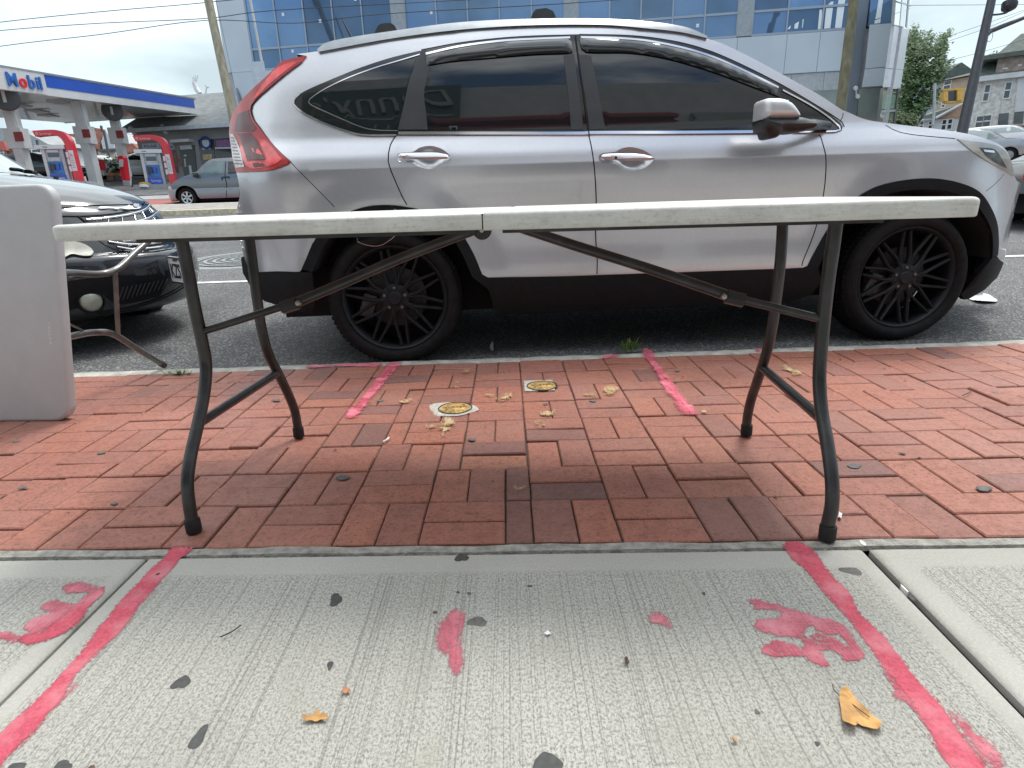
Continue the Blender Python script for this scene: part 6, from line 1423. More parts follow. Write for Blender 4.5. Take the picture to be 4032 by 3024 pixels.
# ================================================================== HOUSES AT THE RIGHT
SH = mat('stone_cladding', (.60, .585, .55), .8, var=.28, scale=4.5, bump=.6, bscale=6, detail=3); ROOFG = mat('green_grey_shingle', (.11, .13, .115), .9, var=.25, scale=3, bump=.3, bscale=20)
TANW = mat('tan_siding', (.44, .35, .26), .8, var=.15, scale=2); WHW = mat('white_siding', (.60, .61, .62), .7, var=.08, scale=2); WINF = mat('white_frame', (.72, .72, .70), .6, var=.05); WING = mat('house_glass', (.05, .06, .07), .08, var=.4, scale=1.5, coat=.6)
MIXR = mat('dormer_brick', (.30, .25, .21), .85, var=.4, scale=3)
def house_window(Wl, f, x0, y0, x1, y1, parent, sk=0, d=-.06, mid=True):
    pts = [f(x0, y0 + sk), f(x1, y0), f(x1 - (y1 - y0) * .12, y1), f(x0 - (y1 - y0) * .12, y1 + sk)]
    u0, h1 = Wl.uh(pts[0]); u1, _ = Wl.uh(pts[1]); _, h0 = Wl.uh(pts[2])
    if u1 < u0: u0, u1 = u1, u0
    w = Wl.box('window', u0 - .08, u1 + .08, h0 - .1, h1 + .08, d, .05, WINF, parent); Wl.box('pane', u0, u1, h0, h1, d - .02, d + .02, WING, w)
    if mid: Wl.box('sash_bar', u0, u1, (h0 + h1) / 2 - .04, (h0 + h1) / 2 + .04, d - .045, d - .01, WINF, w)
    return w
HW = Wall(at(c6(1745, 900), 45), at(c6(2212, 820), 43)); h1_ = thing('stone_house', 'two-storey stone-clad house with small paired windows, behind the dark signal pole', 'house', HW.W(3, 4.5))
e_ = HW.uh(c6(1820, 705)); e2 = HW.uh(c6(2212, 638)); gz = 3.6
HW.box('wall', HW.uh(c6(1760, 900))[0], 16, gz, (e_[1] + e2[1]) / 2, 0, 9, SH, h1_)
HW.box('brick_base', HW.uh(c6(1730, 1090))[0], 16, gz - .6, HW.uh(c6(1900, 1085))[1], -.6, 0, mat('red_brick_far', (.22, .09, .07), .85, var=.3, scale=6), h1_)
hE = (e_[1] + e2[1]) / 2; HW.box('cornice', e_[0] - .6, 16, hE, hE + .35, -.35, .1, WHW, h1_)
b = MB(); b.add([HW.W(e_[0] - .6, hE + .35, -.3), HW.W(16, hE + .35, -.3), HW.W(16, hE + 3.6, 4), HW.W(e_[0] + 2.0, hE + 3.6, 4), HW.W(e_[0] - .6, hE + .35, 8)], [(0, 1, 2, 3), (0, 3, 4)]); b.build('roof', ROOFG, h1_)
d0, d1 = HW.uh(c6(1965, 640)), HW.uh(c6(2212, 470)); HW.box('dormer', d0[0], 16, hE + .3, d1[1], -.1, 5, MIXR, h1_); HW.box('dormer_roof', d0[0] - 1.3, 16, d1[1], d1[1] + .3, -.5, 5, ROOFG, h1_)
for w in ((2040, 545, 2080, 610), (2170, 510, 2200, 590), (1890, 722, 1928, 845), (2065, 700, 2108, 822), (1818, 985, 1868, 1070), (1880, 978, 1935, 1065)): house_window(HW, c6, *w, h1_)
for w in ((2000, 960, 2085, 1048), (2130, 950, 2212, 1040)): HW.poly('porch_opening', tr(c6, [(w[0], w[1]), (w[2], w[1] - 8), (w[2] - 10, w[3]), (w[0] - 10, w[3] + 4)]), WING, h1_, -.05, .05)
HW.poly('white_side_panel', tr(c6, [(2160, 660), (2300, 640), (2300, 930), (2130, 948)]), WHW, h1_, -.12, .02)
H2 = Wall(at(c6(1480, 900), 58), at(c6(1800, 850), 55)); h2_ = thing('tan_house', 'tan two-storey house with grey roof behind the traffic signal', 'house', H2.W(2, 5))
zE = H2.uh(c6(1640, 665))[1]; H2.box('wall', 0, 12, 3.5, zE, 0, 8, TANW, h2_)
b = MB(); z2 = H2.uh(c6(1660, 600))[1]; ux = H2.uh(c6(1660, 600))[0]
b.add([H2.W(-.5, zE, -.4), H2.W(12, zE + .2, -.4), H2.W(12, z2 + 1, 3.5), H2.W(ux, z2, 3.5), H2.W(-.5, zE, 8)], [(0, 1, 2, 3), (0, 3, 4)]); b.build('roof', ROOFG, h2_)
for w in ((1548, 690, 1572, 750), (1576, 685, 1598, 745), (1528, 858, 1550, 900)): house_window(H2, c6, *w, h2_, mid=True)
H3 = Wall(at(c6(1290, 1030), 48), at(c6(1720, 990), 46)); h3_ = thing('white_bungalow', 'low white house with grey-green roof and tan gable, left of the signal pole', 'house', H3.W(3, 4))
zE = H3.uh(c6(1450, 1010))[1]; H3.box('wall', 0, H3.len + .5, 3, zE, 0, 6, WHW, h3_)
H3.poly('gable', tr(c6, [(1460, 1004), (1700, 870), (1712, 985), (1700, 992)]), mat('tan_brick', (.42, .27, .19), .8, var=.2, scale=5), h3_, -.1, 1.5)
b = MB(); P0, P1, P2, P3 = (H3.W(*H3.uh(c6(x, y)), d) for x, y, d in ((1282, 1012, -.4), (1470, 1000, -.4), (1700, 872, 0), (1400, 925, 2.5)))
b.add([P0, P1, P2, P3], [(0, 1, 2, 3)]); b.build('roof', ROOFG, h3_)
b = MB(); b.tube([P1, P2], .12, 6); b.build('barge_board', WHW, h3_)
for w in ((1530, 1015, 1558, 1090), (1578, 1010, 1608, 1085), (1300, 1035, 1325, 1080), (1340, 1032, 1362, 1080), (1415, 1030, 1440, 1080)): house_window(H3, c6, *w, h3_)
H4 = Wall(at(c6(1420, 720), 66), at(c6(1545, 700), 66)); h4_ = thing('blue_grey_house', 'pale blue-grey house partly hidden by the tree branches', 'house', H4.W(1, 6))
H4.box('wall', 0, 6, 4, H4.uh(c6(1500, 700))[1], 0, 6, mat('blue_siding', (.42, .47, .52), .7), h4_); z_ = H4.uh(c6(1500, 700))[1]
b = MB(); b.prism([H4.W(-.6, z_, -.3), H4.W(6.6, z_, -.3), H4.W(3, z_ + 2.0, -.3)], H4.n * 6); b.build('roof', ROOFG, h4_)
house_window(H4, c6, 1470, 780, 1500, 850, h4_)

# ================================================================== TREES
LV = leaf_mat('tree_leaves', (.03, .07, .02), (.08, .16, .04)); LVD = leaf_mat('hedge_leaves', (.03, .06, .012), (.06, .10, .02)); BARK = mat('bark', (.09, .075, .06), .9, var=.3, scale=10)
def crown(name, polys, Z, dz, n, sz, mt, parent, seed=1, dens=None):
    r = random.Random(seed); b = MB()
    for poly, share in polys:
        xs = [p[0] for p in poly]; ys = [p[1] for p in poly]; m_ = 0
        while m_ < n * share:
            x, y = r.uniform(min(xs), max(xs)), r.uniform(min(ys), max(ys))
            if not inside((x, y), poly): continue
            m_ += 1; c = at((x, y), Z + r.gauss(0, dz))
            for k in range(5):
                o_ = Vector((r.gauss(0, sz), r.gauss(0, sz), r.gauss(0, sz * .8))); a = Vector((r.gauss(0, 1), r.gauss(0, 1), r.gauss(0, .6))).normalized(); q = a.orthogonal().normalized() * sz * .45; w = a * sz * .75
                p0 = c + o_; b.add([p0 - w, p0 + q, p0 + w, p0 - q], [(0, 1, 2, 3)])
    return b.build(name, mt, parent, fix=False)
trt = thing('street_tree', 'leafy green tree with upswept ragged branches right of the glass building', 'tree', at(c6(1250, 1060), 38))
pr0 = tr(c6, [(1110, 1045), (1150, 850), (1190, 650), (1235, 420), (1238, 300), (1290, 260), (1330, 330), (1345, 380), (1385, 450), (1400, 520), (1400, 600), (1380, 660), (1340, 720), (1290, 780), (1250, 850), (1200, 940), (1160, 1040)])
rt_ = random.Random(4); br_polys = [(pr0, .62)]
for (ax, ay, tx, ty) in ((1260, 420, 1290, 215), (1290, 450, 1345, 275), (1330, 480, 1410, 268), (1370, 500, 1450, 285), (1430, 480, 1530, 310), (1500, 380, 1585, 258), (1440, 560, 1540, 420), (1430, 620, 1560, 455), (1420, 660, 1600, 505), (1410, 690, 1600, 545), (1380, 720, 1520, 660), (1330, 790, 1530, 780), (1300, 850, 1500, 820), (1260, 900, 1450, 870), (1200, 960, 1400, 910), (1150, 1000, 1350, 960), (1480, 480, 1560, 370)):
    dx, dy = tx - ax, ty - ay; l = math.hypot(dx, dy); nx_, ny_ = -dy / l * 13, dx / l * 13
    br_polys.append((tr(c6, [(ax - nx_ * 1.2, ay - ny_ * 1.2), (ax + nx_ * 1.2, ay + ny_ * 1.2), ((ax + tx) / 2 + nx_ * .7, (ay + ty) / 2 + ny_ * .7), (tx + nx_ * .25, ty + ny_ * .25), (tx - nx_ * .25, ty - ny_ * .25), ((ax + tx) / 2 - nx_ * .7, (ay + ty) / 2 - ny_ * .7)]), .045))
crown('crown', br_polys, 38, 1.0, 2300, .13, LV, trt, 2)
b = MB(); base = at(c6(1190, 1050), 38); base.z = G(base.y); tp = at(c6(1300, 560), 38)
b.tube([base, base.lerp(tp, .4), tp], [.22, .16, .06], 10)
for (x, y) in ((1290, 300), (1410, 330), (1540, 320), (1560, 480), (1480, 680), (1450, 840), (1380, 930)):
    q = at(c6(x, y), 38); b.tube([base.lerp(tp, .25 + .1 * (y < 600)), base.lerp(q, .6), q], [.09, .05, .012], 6)
b.build('trunk', BARK, trt, smooth=60)
sh = thing('bush', 'round green bush at the foot of the tree right of the glass building', 'bush', at(c6(1200, 1060), 36)); crown('foliage', [(tr(c6, [(1110, 1055), (1130, 985), (1200, 965), (1280, 990), (1300, 1060)]), 1)], 36, .5, 420, .12, LVD, sh, 3)
ft = thing('far_tree', 'ragged dark treetop showing above the stone house roof', 'tree', at(c6(2000, 520), 70)); crown('crown', [(tr(c6, [(1905, 505), (1920, 480), (2000, 462), (2060, 470), (2130, 462), (2195, 432), (2212, 450), (2150, 478), (2050, 500), (1950, 512)]), 1)], 70, 1.0, 260, .22, LV, ft, 5)
t5 = thing('far_tree', 'green tree between the signal pole and the stone house roof', 'tree', at(c6(1900, 600), 62)); crown('crown', [(tr(c6, [(1840, 600), (1850, 545), (1900, 528), (1960, 540), (1965, 590), (1900, 620)]), 1)], 62, 1.0, 160, .25, LVD, t5, 6)

# ================================================================== FILLING STATION
WHT = mat('station_white', (.66, .68, .69), .45, var=.06, scale=1.5, coat=.2); BLU = mat('station_blue', (.012, .085, .50), .35, var=.05, scale=1, coat=.3); RED = mat('station_red', (.62, .015, .03), .3, var=.12, scale=2, coat=.4)
SOF = mat('soffit_grey', (.55, .57, .57), .5, var=.12, scale=.6, coat=.3); COLM = mat('column_grey', (.60, .61, .60), .5, var=.12, scale=1.5); DGR = mat('dark_grey_trim', (.06, .065, .07), .5, var=.1)
def canz(x, y): return -.274 + .0626 * y + .0125 * x + 4.3
def onCan(p, dz=0):
    d = ray(p); n = Vector((-.0125, -.0626, 1)); t = (-.274 + 4.3 + dz - n.dot(CO)) / n.dot(d); return CO + d * t
cR, cL = onCan(c1(1715, 550)), onCan(c1(0, 335)); dv = (cL - cR).normalized(); cL2 = cR + dv * ((cL - cR).length + 5)
cB = onCan(c1(1180, 597)); cB = Vector((-27.5, cB.y + .3, canz(-27.5, cB.y + .3))); cC = Vector((-27.8, cL2.y, canz(-27.8, cL2.y)))
cano = thing('station_canopy', 'white and blue filling station canopy on grey columns at the left', 'canopy', (cR + cC) / 2)
FH = .80
ring_ = [cR, cB, cC, cL2]
b = MB(); b.add([Vector((v.x, v.y, v.z + .02)) for v in ring_] + [Vector((v.x, v.y, v.z + FH)) for v in ring_], [(0, 1, 2, 3), (4, 5, 6, 7), (0, 1, 5, 4), (1, 2, 6, 5), (2, 3, 7, 6), (3, 0, 4, 7)]); b.build('soffit', SOF, cano)
def fas(name, A, B, a0, a1, z0, z1, out_, mt, parent):
    e = B - A; n = Vector((e.y, -e.x, 0)).normalized()
    if n.x < 0: n = -n
    P, Q = A + e * a0, A + e * a1; b = MB(); o = n * out_
    b.prism([P + o + Vector((0, 0, z0)), Q + o + Vector((0, 0, z0)), Q + o + Vector((0, 0, z1)), P + o + Vector((0, 0, z1))], -n * (out_ + .02)); return b.build(name, mt, parent), n
fa, nF = fas('fascia', cR, cL2, 0, 1, -.02, FH, .06, WHT, cano)
# where the blue stripe begins
tot = (cL2 - cR).length
def along(p): 
    n_ = nF; q = onplane(p, cR + nF * .06, n_); return (q - cR).dot((cL2 - cR).normalized()) / tot, q.z
sb = along(c1(392, 270))[0]
fas('blue_band', cR, cL2, .012, sb, .30, .76, .075, BLU, cano)
fas('dark_cap', cR, cL2, 0, 1, FH - .01, FH + .05, .10, mat('cap_grey', (.28, .31, .33), .5), cano)
fas('sign_panel', cR, cL2, sb + .004, sb + .22, .0, FH + .02, .085, mat('sign_panel_white', (.62, .63, .63), .4, var=.05), cano)
fas('fascia', cB, cR, 0, 1, -.02, FH, .05, WHT, cano)
ev = (cR - cL2).normalized(); tA = along(c1(45, 250)); tB = along(c1(372, 300))
org = cR + (cL2 - cR) * tA[0] + nF * .10 + Vector((0, 0, .17)); wtot = (tA[0] - tB[0]) * tot
uz = Vector((0, 0, 1)); x_ = 0; LB = mat('letter_blue', (.03, .14, .48), .4, var=0); LR = mat('letter_red', (.75, .02, .03), .4, var=0)
for s_, w_, mt in (('M', .27, LB), ('o', .215, LR), ('b', .185, LB), ('i', .06, LB), ('l', .055, LB)):
    text(s_, .66, org + ev * x_, ev, uz, mt, cano, 'lettering', .04, width=w_ * wtot * .94, bold=.02); x_ += (w_ + .035) * wtot * 1.0
# ceiling lights
for p in ((170, 470), (330, 520), (520, 440), (420, 560)):
    q = onCan(c1(*p)); b = MB(); b.box((q.x - .35, q.y - .35, q.z - .06), (q.x + .35, q.y + .35, q.z)); b.build('ceiling_light', mat('lamp_off', (.5, .5, .48), .4), cano)
def column(pt_, disc, wid=.34, red=None):
    q = onCan(c1(*pt_)); gz_ = G(q.y); b = MB(); b.box((q.x - wid / 2, q.y - wid / 2, gz_), (q.x + wid / 2, q.y + wid / 2, q.z)); cl = b.build('column', COLM, cano)
    b = MB(); b.box((q.x - .35, q.y - wid / 2 - .03, gz_ + 2.0), (q.x + .35, q.y + wid / 2 + .03, gz_ + 2.75)); b.build('column_box', COLM, cl)
    b = MB(); b.box((q.x + .06, q.y - wid / 2 - .06, gz_ + 2.25), (q.x + .40, q.y - wid / 2 - .03, gz_ + 2.6)); b.build('red_sign', mat('dim_red', (.25, .03, .03), .5), cl)
    b = MB(); b.tube([q + Vector((.30, -.2, 0)), Vector((q.x + .30, q.y - .2, gz_ + 2.7))], .03, 8); b.build('conduit', COLM, cl)
    if disc:
        p = at(c1(*disc[:2]), (q - CO).dot(_F) - .35); b = MB(); ax = Vector((.45, -.9, 0)); b.lathe([(.001, .05), (disc[2] - .04, .05), (disc[2], .02), (disc[2], -.05), (.001, -.05)], p, ax, 40); ds = b.build('round_sign', DGR, cl, smooth=30)
        r = ax.normalized(); rr = Vector((-r.y, r.x, 0)); rr = rr if rr.x > 0 else -rr
        text('1' if disc[3] else '2', disc[2] * 1.2, p + r * .055 - rr * (disc[2] * .15) - uz * disc[2] * .42, rr, uz, mat('pale_letter', (.5, .52, .5), .5), ds, 'lettering', .01, width=disc[2] * .22)
    return q
column((972, 482), (978, 522, .46, True)); column((672, 440), None, .40); column((48, 365), (42, 400, .50, True), .36)
# pumps
def dispenser(label, p0, Zd, s=1.0, idx=0):
    base = at(c1(*p0), Zd); t = thing('fuel_pump', label, 'fuel pump', base, 'fuel pumps under the canopy')
    e = Vector((.97, .22, 0)).normalized(); n = Vector((-e.y, e.x, 0)); 
    def B(name, x0, x1, z0, z1, d0, d1, mt, parent, bev=0):
        P = lambda x, d, z: base + e * (x * s) + n * (d * s) + Vector((0, 0, z * s)); b = MB()
        b.add([P(x, d, z) for z in (z0, z1) for x, d in ((x0, d0), (x1, d0), (x1, d1), (x0, d1))], [(0, 3, 2, 1), (4, 5, 6, 7), (0, 1, 5, 4), (1, 2, 6, 5), (2, 3, 7, 6), (3, 0, 4, 7)]); return b.build(name, mt, parent)
    w = 1.68
    # red arch: flat beam bending down into the leg
    path_o = [(0.02, 2.36), (.85, 2.40), (1.15, 2.36), (1.38, 2.22), (1.52, 1.95), (1.56, 1.6), (1.60, .0)]; path_i = [(0.10, 2.10), (.82, 2.16), (1.02, 2.12), (1.16, 2.0), (1.24, 1.8), (1.27, 1.5), (1.30, .0)]
    o = smoothpoly(path_o, .06, 60, closed=False); i_ = smoothpoly(path_i, .06, 60, closed=False)[::-1]; P3 = [base + e * (v.x * s) + n * (-.12 * s) + Vector((0, 0, v.y * s)) for v in o + i_]
    b = MB(); b.prism(P3, n * .42 * s); ar = b.build('arch', RED, t)
    text('Synergy', .15 * s, base + e * .30 * s - n * .125 * s + Vector((0, 0, 2.18 * s)), e, Vector((.04, 0, 1)), mat('pink_letter', (.75, .45, .45), .5, var=0), ar, 'lettering', .01, width=.52 * s)
    b = MB(); q = base + e * .20 * s - n * .13 * s + Vector((0, 0, 2.235 * s)); b.lathe([(.03 * s, 0), (.06 * s, 0), (.06 * s, .01), (.03 * s, .01)], q, -n, 20); b.build('round_logo', mat('pink_letter', (.75,) * 3), ar)
    hd = B('header', -.05, 1.22, 1.54, 1.72, -.16, .3, WHT, t); text('Mobil', .075 * s, base + e * .30 * s - n * .165 * s + Vector((0, 0, 1.60 * s)), e, uz, DGR, hd, 'lettering', .008, width=.2 * s)
    B('post', .16, .30, 0, 1.54, -.08, .28, COLM, t); B('post', .96, 1.10, 0, 1.54, -.08, .28, mat('pump_pale', (.42, .44, .46), .4), t)
    bd = B('pump_body', .30, .96, .0, 1.54, -.02, .30, mat('pump_pale', (.42,) * 3), t)
    B('display', .38, .88, 1.39, 1.50, -.05, -.01, WHT, bd); B('screen', .40, .86, 1.18, 1.36, -.05, -.01, mat('screen_dark', (.10, .12, .14), .2), bd); B('display_board', .36, .90, .98, 1.16, -.055, -.01, mat('board_pale', (.48, .50, .50), .4, var=.25, scale=14), bd)
    bp = B('blue_panel', .33, .93, .40, .96, -.07, -.01, mat('pump_blue', (.02, .14, .42), .3, var=.35, scale=6, coat=.4), bd); B('nozzle', .44, .60, .58, .86, -.14, -.06, DGR, bd); B('nozzle', .66, .80, .60, .86, -.14, -.06, BLU, bd)
    B('hose', .40, .43, .45, .9, -.15, -.12, DGR, bd)
    bb = B('blue_base', .30, .98, .02, .36, -.14, .32, BLU, t); text('Synergy', .17 * s, base + e * .46 * s - n * .145 * s + Vector((0, 0, .16 * s)), e, uz, mat('pale_blue_letter', (.5, .62, .75), .4, var=0), bb, 'lettering', .008, width=.46 * s)
    pb = B('price_board', 1.34, 1.55, .52, 1.46, -.14, -.10, mat('price_white', (.70, .66, .67), .4, var=.06), t); text('3', .20 * s, base + e * 1.36 * s - n * .143 * s + Vector((0, 0, 1.18 * s)), e, uz, mat('price_pink', (.75, .05, .12), .4, var=0), pb, 'lettering', .006, width=.10 * s)
    text('x', .12 * s, base + e * 1.47 * s - n * .143 * s + Vector((0, 0, 1.19 * s)), e, uz, mat('price_pink', (.75,) * 3), pb, 'lettering', .006, width=.05 * s)
    for k in range(6): B('price_line', 1.37, 1.50, 1.06 - k * .08, 1.085 - k * .08, -.146, -.138, mat('price_grey', (.4, .33, .36), .5), pb)
    for k in range(3): B('side_label', 1.22, 1.32, .50 + k * .32, .74 + k * .32, -.15, -.11, mat('price_white', (.7,) * 3), t)
    B('island', -.3, 2.0, -.3, .02, -.5, .7, mat('island_concrete', (.35, .35, .34), .8), t)
    return t
dispenser('red arched fuel pump on the right, in front of the station store door', (1248, 1172), 27, .9)
dispenser('red arched fuel pump on the left, half hidden by the dark car bonnet', (402, 1150), 23.2, .81)
def leg_sign(label, pts, Zd, mt=RED):
    P = [at(c1(*p), Zd) for p in pts]; b = MB(); b.prism(P, Vector((0, .35, 0))); return P, b
for lab, pts, Zd in (('rounded red pump end with grey panel, left of the right-hand column', [(1022, 930), (1035, 915), (1060, 912), (1072, 930), (1098, 1130), (1062, 1128)], 29), ('low red pump frame in the middle, behind the near column', [(795, 935), (830, 930), (870, 945), (890, 1040), (872, 1040), (858, 960), (800, 950)], 30), ('red pump edge at far left under the canopy', [(135, 930), (180, 925), (190, 975), (150, 970)], 26)):
    P, b = leg_sign(lab, pts, Zd); t = thing('fuel_pump', lab, 'fuel pump', P[-1], 'fuel pumps under the canopy'); b.build('frame', RED, t)
    if 'rounded' in lab: pbox('grey_panel', c1, 1036, 945, 1068, 1010, 28.9, .05, mat('board_pale', (.48,) * 3), t)
bn = thing('litter_bin', 'dark litter bin beside the right-hand canopy column', 'bin', at(c1(1200, 1200), 28)); pbox('bin_body', c1, 1146, 1100, 1246, 1198, 28, .6, mat('bin_dark', (.04, .045, .04), .6), bn); pbox('rim', c1, 1142, 1094, 1250, 1104, 27.95, .7, DGR, bn)
bo = thing('bollard', 'short yellow and white bollard at the foot of the right fuel pump', 'bollard', at(c1(1270, 1195), 26.8)); 
for (z0, z1, mt) in ((1160, 1178, YB), (1178, 1200, WHT)):
    A = at(c1(1268, z1), 26.8); B_ = at(c1(1266, z0), 26.8); b = MB(); b.tube([A, B_], .26, 14); b.build('band', mt, bo)
# store
ST = Wall(at(c1(1115, 1090), 35.5), at(c1(1985, 1080), 34.5)); st_ = thing('station_store', 'low grey station shop with shingled hip roof, dark door and shop windows', 'building', ST.W(6, 3))
zE = ST.uh(c1(1500, 690))[1]; ue = ST.uh(c1(1985, 700))[0] + 6; GW = mat('store_wall', (.34, .345, .34), .7, var=.12, scale=1.5); gS = ST.uh(c1(1650, 1085))[1]
ST.box('wall', ST.uh(c1(1215, 900))[0], ue, gS - .8, zE, .0, 9, GW, st_)
b = MB(); rz = ST.uh(c1(1560, 395)); rH = OBr = zE + 3.7
rl_ = onplane(c1(1500, 392), ST.W(0, 0, 4.5), ST.n); uRl = (rl_ - ST.A).dot(ST.e); rzz = rl_.z; u0 = ST.uh(c1(1100, 712))[0]
b.add([ST.W(u0, zE + .05, -.7), ST.W(ue, zE + .05, -.7), ST.W(ue, rzz, 4.5), ST.W(uRl, rzz, 4.5), ST.W(u0, zE + .05, 9.7), ST.W(ue, zE + .05, 9.7)], [(0, 1, 2, 3), (0, 3, 4), (4, 3, 2, 5)])
b.build('roof', mat('grey_shingle', (.20, .215, .215), .9, var=.22, scale=2.5, bump=.4, bscale=12, stretch=(1, 1, 3)), st_)
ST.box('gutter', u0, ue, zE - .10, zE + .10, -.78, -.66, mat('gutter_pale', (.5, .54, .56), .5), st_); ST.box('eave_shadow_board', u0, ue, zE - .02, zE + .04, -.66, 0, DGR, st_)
for p, Zx in ((1440, 690), (1165, 705)):
    q = at(c1(p, Zx), 34); b = MB(); b.tube([q + Vector((-.15, 0, .25)), q + Vector((.12, -.1, -.2))], .12, 10); b.build('wall_light', WHT, st_)
door = ST.poly('door', tr(c1, [(1560, 825), (1695, 820), (1722, 1085), (1612, 1090)]), mat('door_dark', (.03, .04, .04), .3, coat=.3), st_, -.06, .05)
ST.poly('door_sign', tr(c1, [(1570, 828), (1672, 822), (1680, 856), (1578, 862)]), WHT, door, -.09, -.05); 
for pp in ([(1608, 908), (1630, 906), (1632, 918), (1610, 920)], [(1650, 1000), (1672, 998), (1682, 1075), (1662, 1078)], [(1612, 940), (1622, 940), (1628, 1010), (1618, 1010)]): ST.poly('notice', tr(c1, pp), WHT, door, -.09, -.05)
ST.poly('awning', tr(c1, [(1528, 782), (1690, 772), (1692, 796), (1532, 806)]), WHT, st_, -.5, .0)
for pp in ([(1730, 775), (1862, 768), (1880, 975), (1758, 985)], [(1872, 768), (2060, 758), (2060, 980), (1890, 985)]):
    w_ = ST.poly('shop_window', tr(c1, pp), mat('shop_glass', (.02, .025, .03), .08, var=.3, coat=.5), st_, -.05, .02)
ST.poly('purple_poster', tr(c1, [(1882, 776), (2040, 768), (2044, 830), (1886, 838)]), mat('purple', (.28, .15, .30), .5, var=.2), w_, -.08, -.05); ST.poly('white_blind', tr(c1, [(1878, 842), (2040, 836), (2042, 852), (1880, 856)]), WHT, w_, -.08, -.05)
rsn = ST.poly('round_logo_sign', tr(c1, [(1762, 780), (1830, 776), (1838, 858), (1772, 862)]), WHT, st_, -.08, -.02)
q = ST.W(*ST.uh(c1(1800, 802)), -.09); b = MB(); b.lathe([(.24, 0), (.36, 0), (.36, .02), (.24, .02)], q, -ST.n, 32); b.build('blue_ring', mat('ring_blue', (.02, .06, .25), .4), rsn)
ST.poly('yellow_display', tr(c1, [(1772, 905), (1850, 900), (1856, 945), (1780, 950)]), mat('snack_yellow', (.55, .42, .25), .6, var=.5, scale=8), st_, -.08, -.04)
for pp, cc in (([(1505, 870), (1535, 868), (1560, 1060), (1535, 1065)], (.25, .14, .12)), ([(1545, 910), (1580, 905), (1598, 1000), (1568, 1008)], (.35, .18, .16))): ST.poly('poster', tr(c1, pp), mat('poster_%.2f' % cc[0], cc, .6, var=.5, scale=3), st_, -.05, -.0)
ms = ST.poly('brand_sign', tr(c1, [(1248, 812), (1395, 804), (1402, 850), (1256, 858)]), mat('sign_pale', (.60, .64, .68), .4, var=.05), st_, -.12, .0)
A = ST.uh(c1(1272, 846)); B_ = ST.uh(c1(1385, 840)); hh = ST.uh(c1(1272, 815))[1] - A[1]; wq = (B_[0] - A[0]); x_ = 0
for s_, w_, mt in (('M', .27, LB), ('o', .215, LR), ('b', .185, LB), ('i', .06, LB), ('l', .055, LB)):
    text(s_, hh * 1.15, ST.W(A[0] + x_, A[1], -.13), ST.e, uz, mt, ms, 'lettering', .01, width=w_ * wq * .94); x_ += (w_ + .035) * wq
ls = ST.poly('blue_logo_sign', tr(c1, [(1470, 795), (1512, 792), (1525, 858), (1482, 862)]), mat('sign_pale', (.6,) * 3), st_, -.14, .0); ST.poly('blue_mark', tr(c1, [(1480, 825), (1515, 830), (1518, 850), (1485, 848)]), BLU, ls, -.17, -.13); ST.poly('blue_mark', tr(c1, [(1478, 800), (1490, 798), (1492, 818), (1480, 820)]), LB, ls, -.17, -.13)
b = MB(); vb_ = [at(c1(*p), 40) for p in ((1742, 375), (1715, 340), (1700, 300), (1692, 275))]; b.tube(smooth3(vb_, 4), [.16] * 13, 10); vt_ = b.build('vent_pipe', mat('pale_vent', (.62, .62, .62), .6), st_, smooth=50)
for k, x in enumerate((1672, 1688, 1704, 1722)):
    b = MB(); b.tube([at(c1(1690 + k * 6, 278), 40), at(c1(x, 215), 40)], .035, 6); b.build('vent_finger', mat('pale_vent', (.6,) * 3), vt_)
b = MB(); b.tube([at(c1(1790, 372), 40), at(c1(1802, 310), 40)], .05, 6); b.tube([at(c1(1790, 300), 40), at(c1(1815, 318), 40)], .06, 6); b.build('roof_stack', mat('pale_vent', (.6,) * 3), st_)
pbox('chimney', c1, 2003, 340, 2032, 358, 42, .6, mat('red_brick_far', (.22,) * 3), st_)
# houses and shops behind the station
def house(name, label, Z, wall, roof, wm, rm, wins=(), dep=6):
    ps = [at(c1(*p), Z) for p in wall]; t = thing(name, label, 'house', ps[0]); b = MB(); b.prism(ps, (0, dep, 0)); b.build('wall', wm, t)
    if roof: 
        rp = [at(c1(*p), Z - .3) for p in roof]; b = MB(); b.prism(rp, (0, dep + .6, 0)); b.build('roof', rm, t)
    for w in wins:
        P = [at(c1(*p), Z - .1) for p in ((w[0] - 5, w[1] - 5), (w[2] + 5, w[1] - 5), (w[2] + 12, w[3] + 6), (w[0] + 2, w[3] + 6))]; b = MB(); b.prism(P, (0, .2, 0)); f_ = b.build('window', WINF, t)
        P = [at(c1(*p), Z - .15) for p in ((w[0], w[1]), (w[2], w[1]), (w[2] + 6, w[3]), (w[0] + 6, w[3]))]; b = MB(); b.prism(P, (0, .1, 0)); b.build('pane', WING, f_)
        xm = (w[0] + w[2]) / 2; b = MB(); b.prism([at(c1(xm - 4, w[1]), Z - .2), at(c1(xm + 4, w[1]), Z - .2), at(c1(xm + 10, w[3]), Z - .2), at(c1(xm + 2, w[3]), Z - .2)], (0, .05, 0)); b.build('sash_bar', WINF, f_)
        ym = (w[1] + w[3]) / 2; b = MB(); b.prism([at(c1(w[0], ym - 3), Z - .2), at(c1(w[2] + 3, ym - 3), Z - .2), at(c1(w[2] + 3, ym + 3), Z - .2), at(c1(w[0] + 3, ym + 3), Z - .2)], (0, .05, 0)); b.build('sash_bar', WINF, f_)
    return t
RBR = mat('red_brick_far', (.22,) * 3); TILE = mat('red_tile', (.30, .12, .085), .85, var=.3, scale=3); GRF = mat('pale_grey_roof', (.30, .32, .32), .9, var=.15, scale=2); CRM = mat('cream_render', (.55, .44, .33), .8, var=.1)
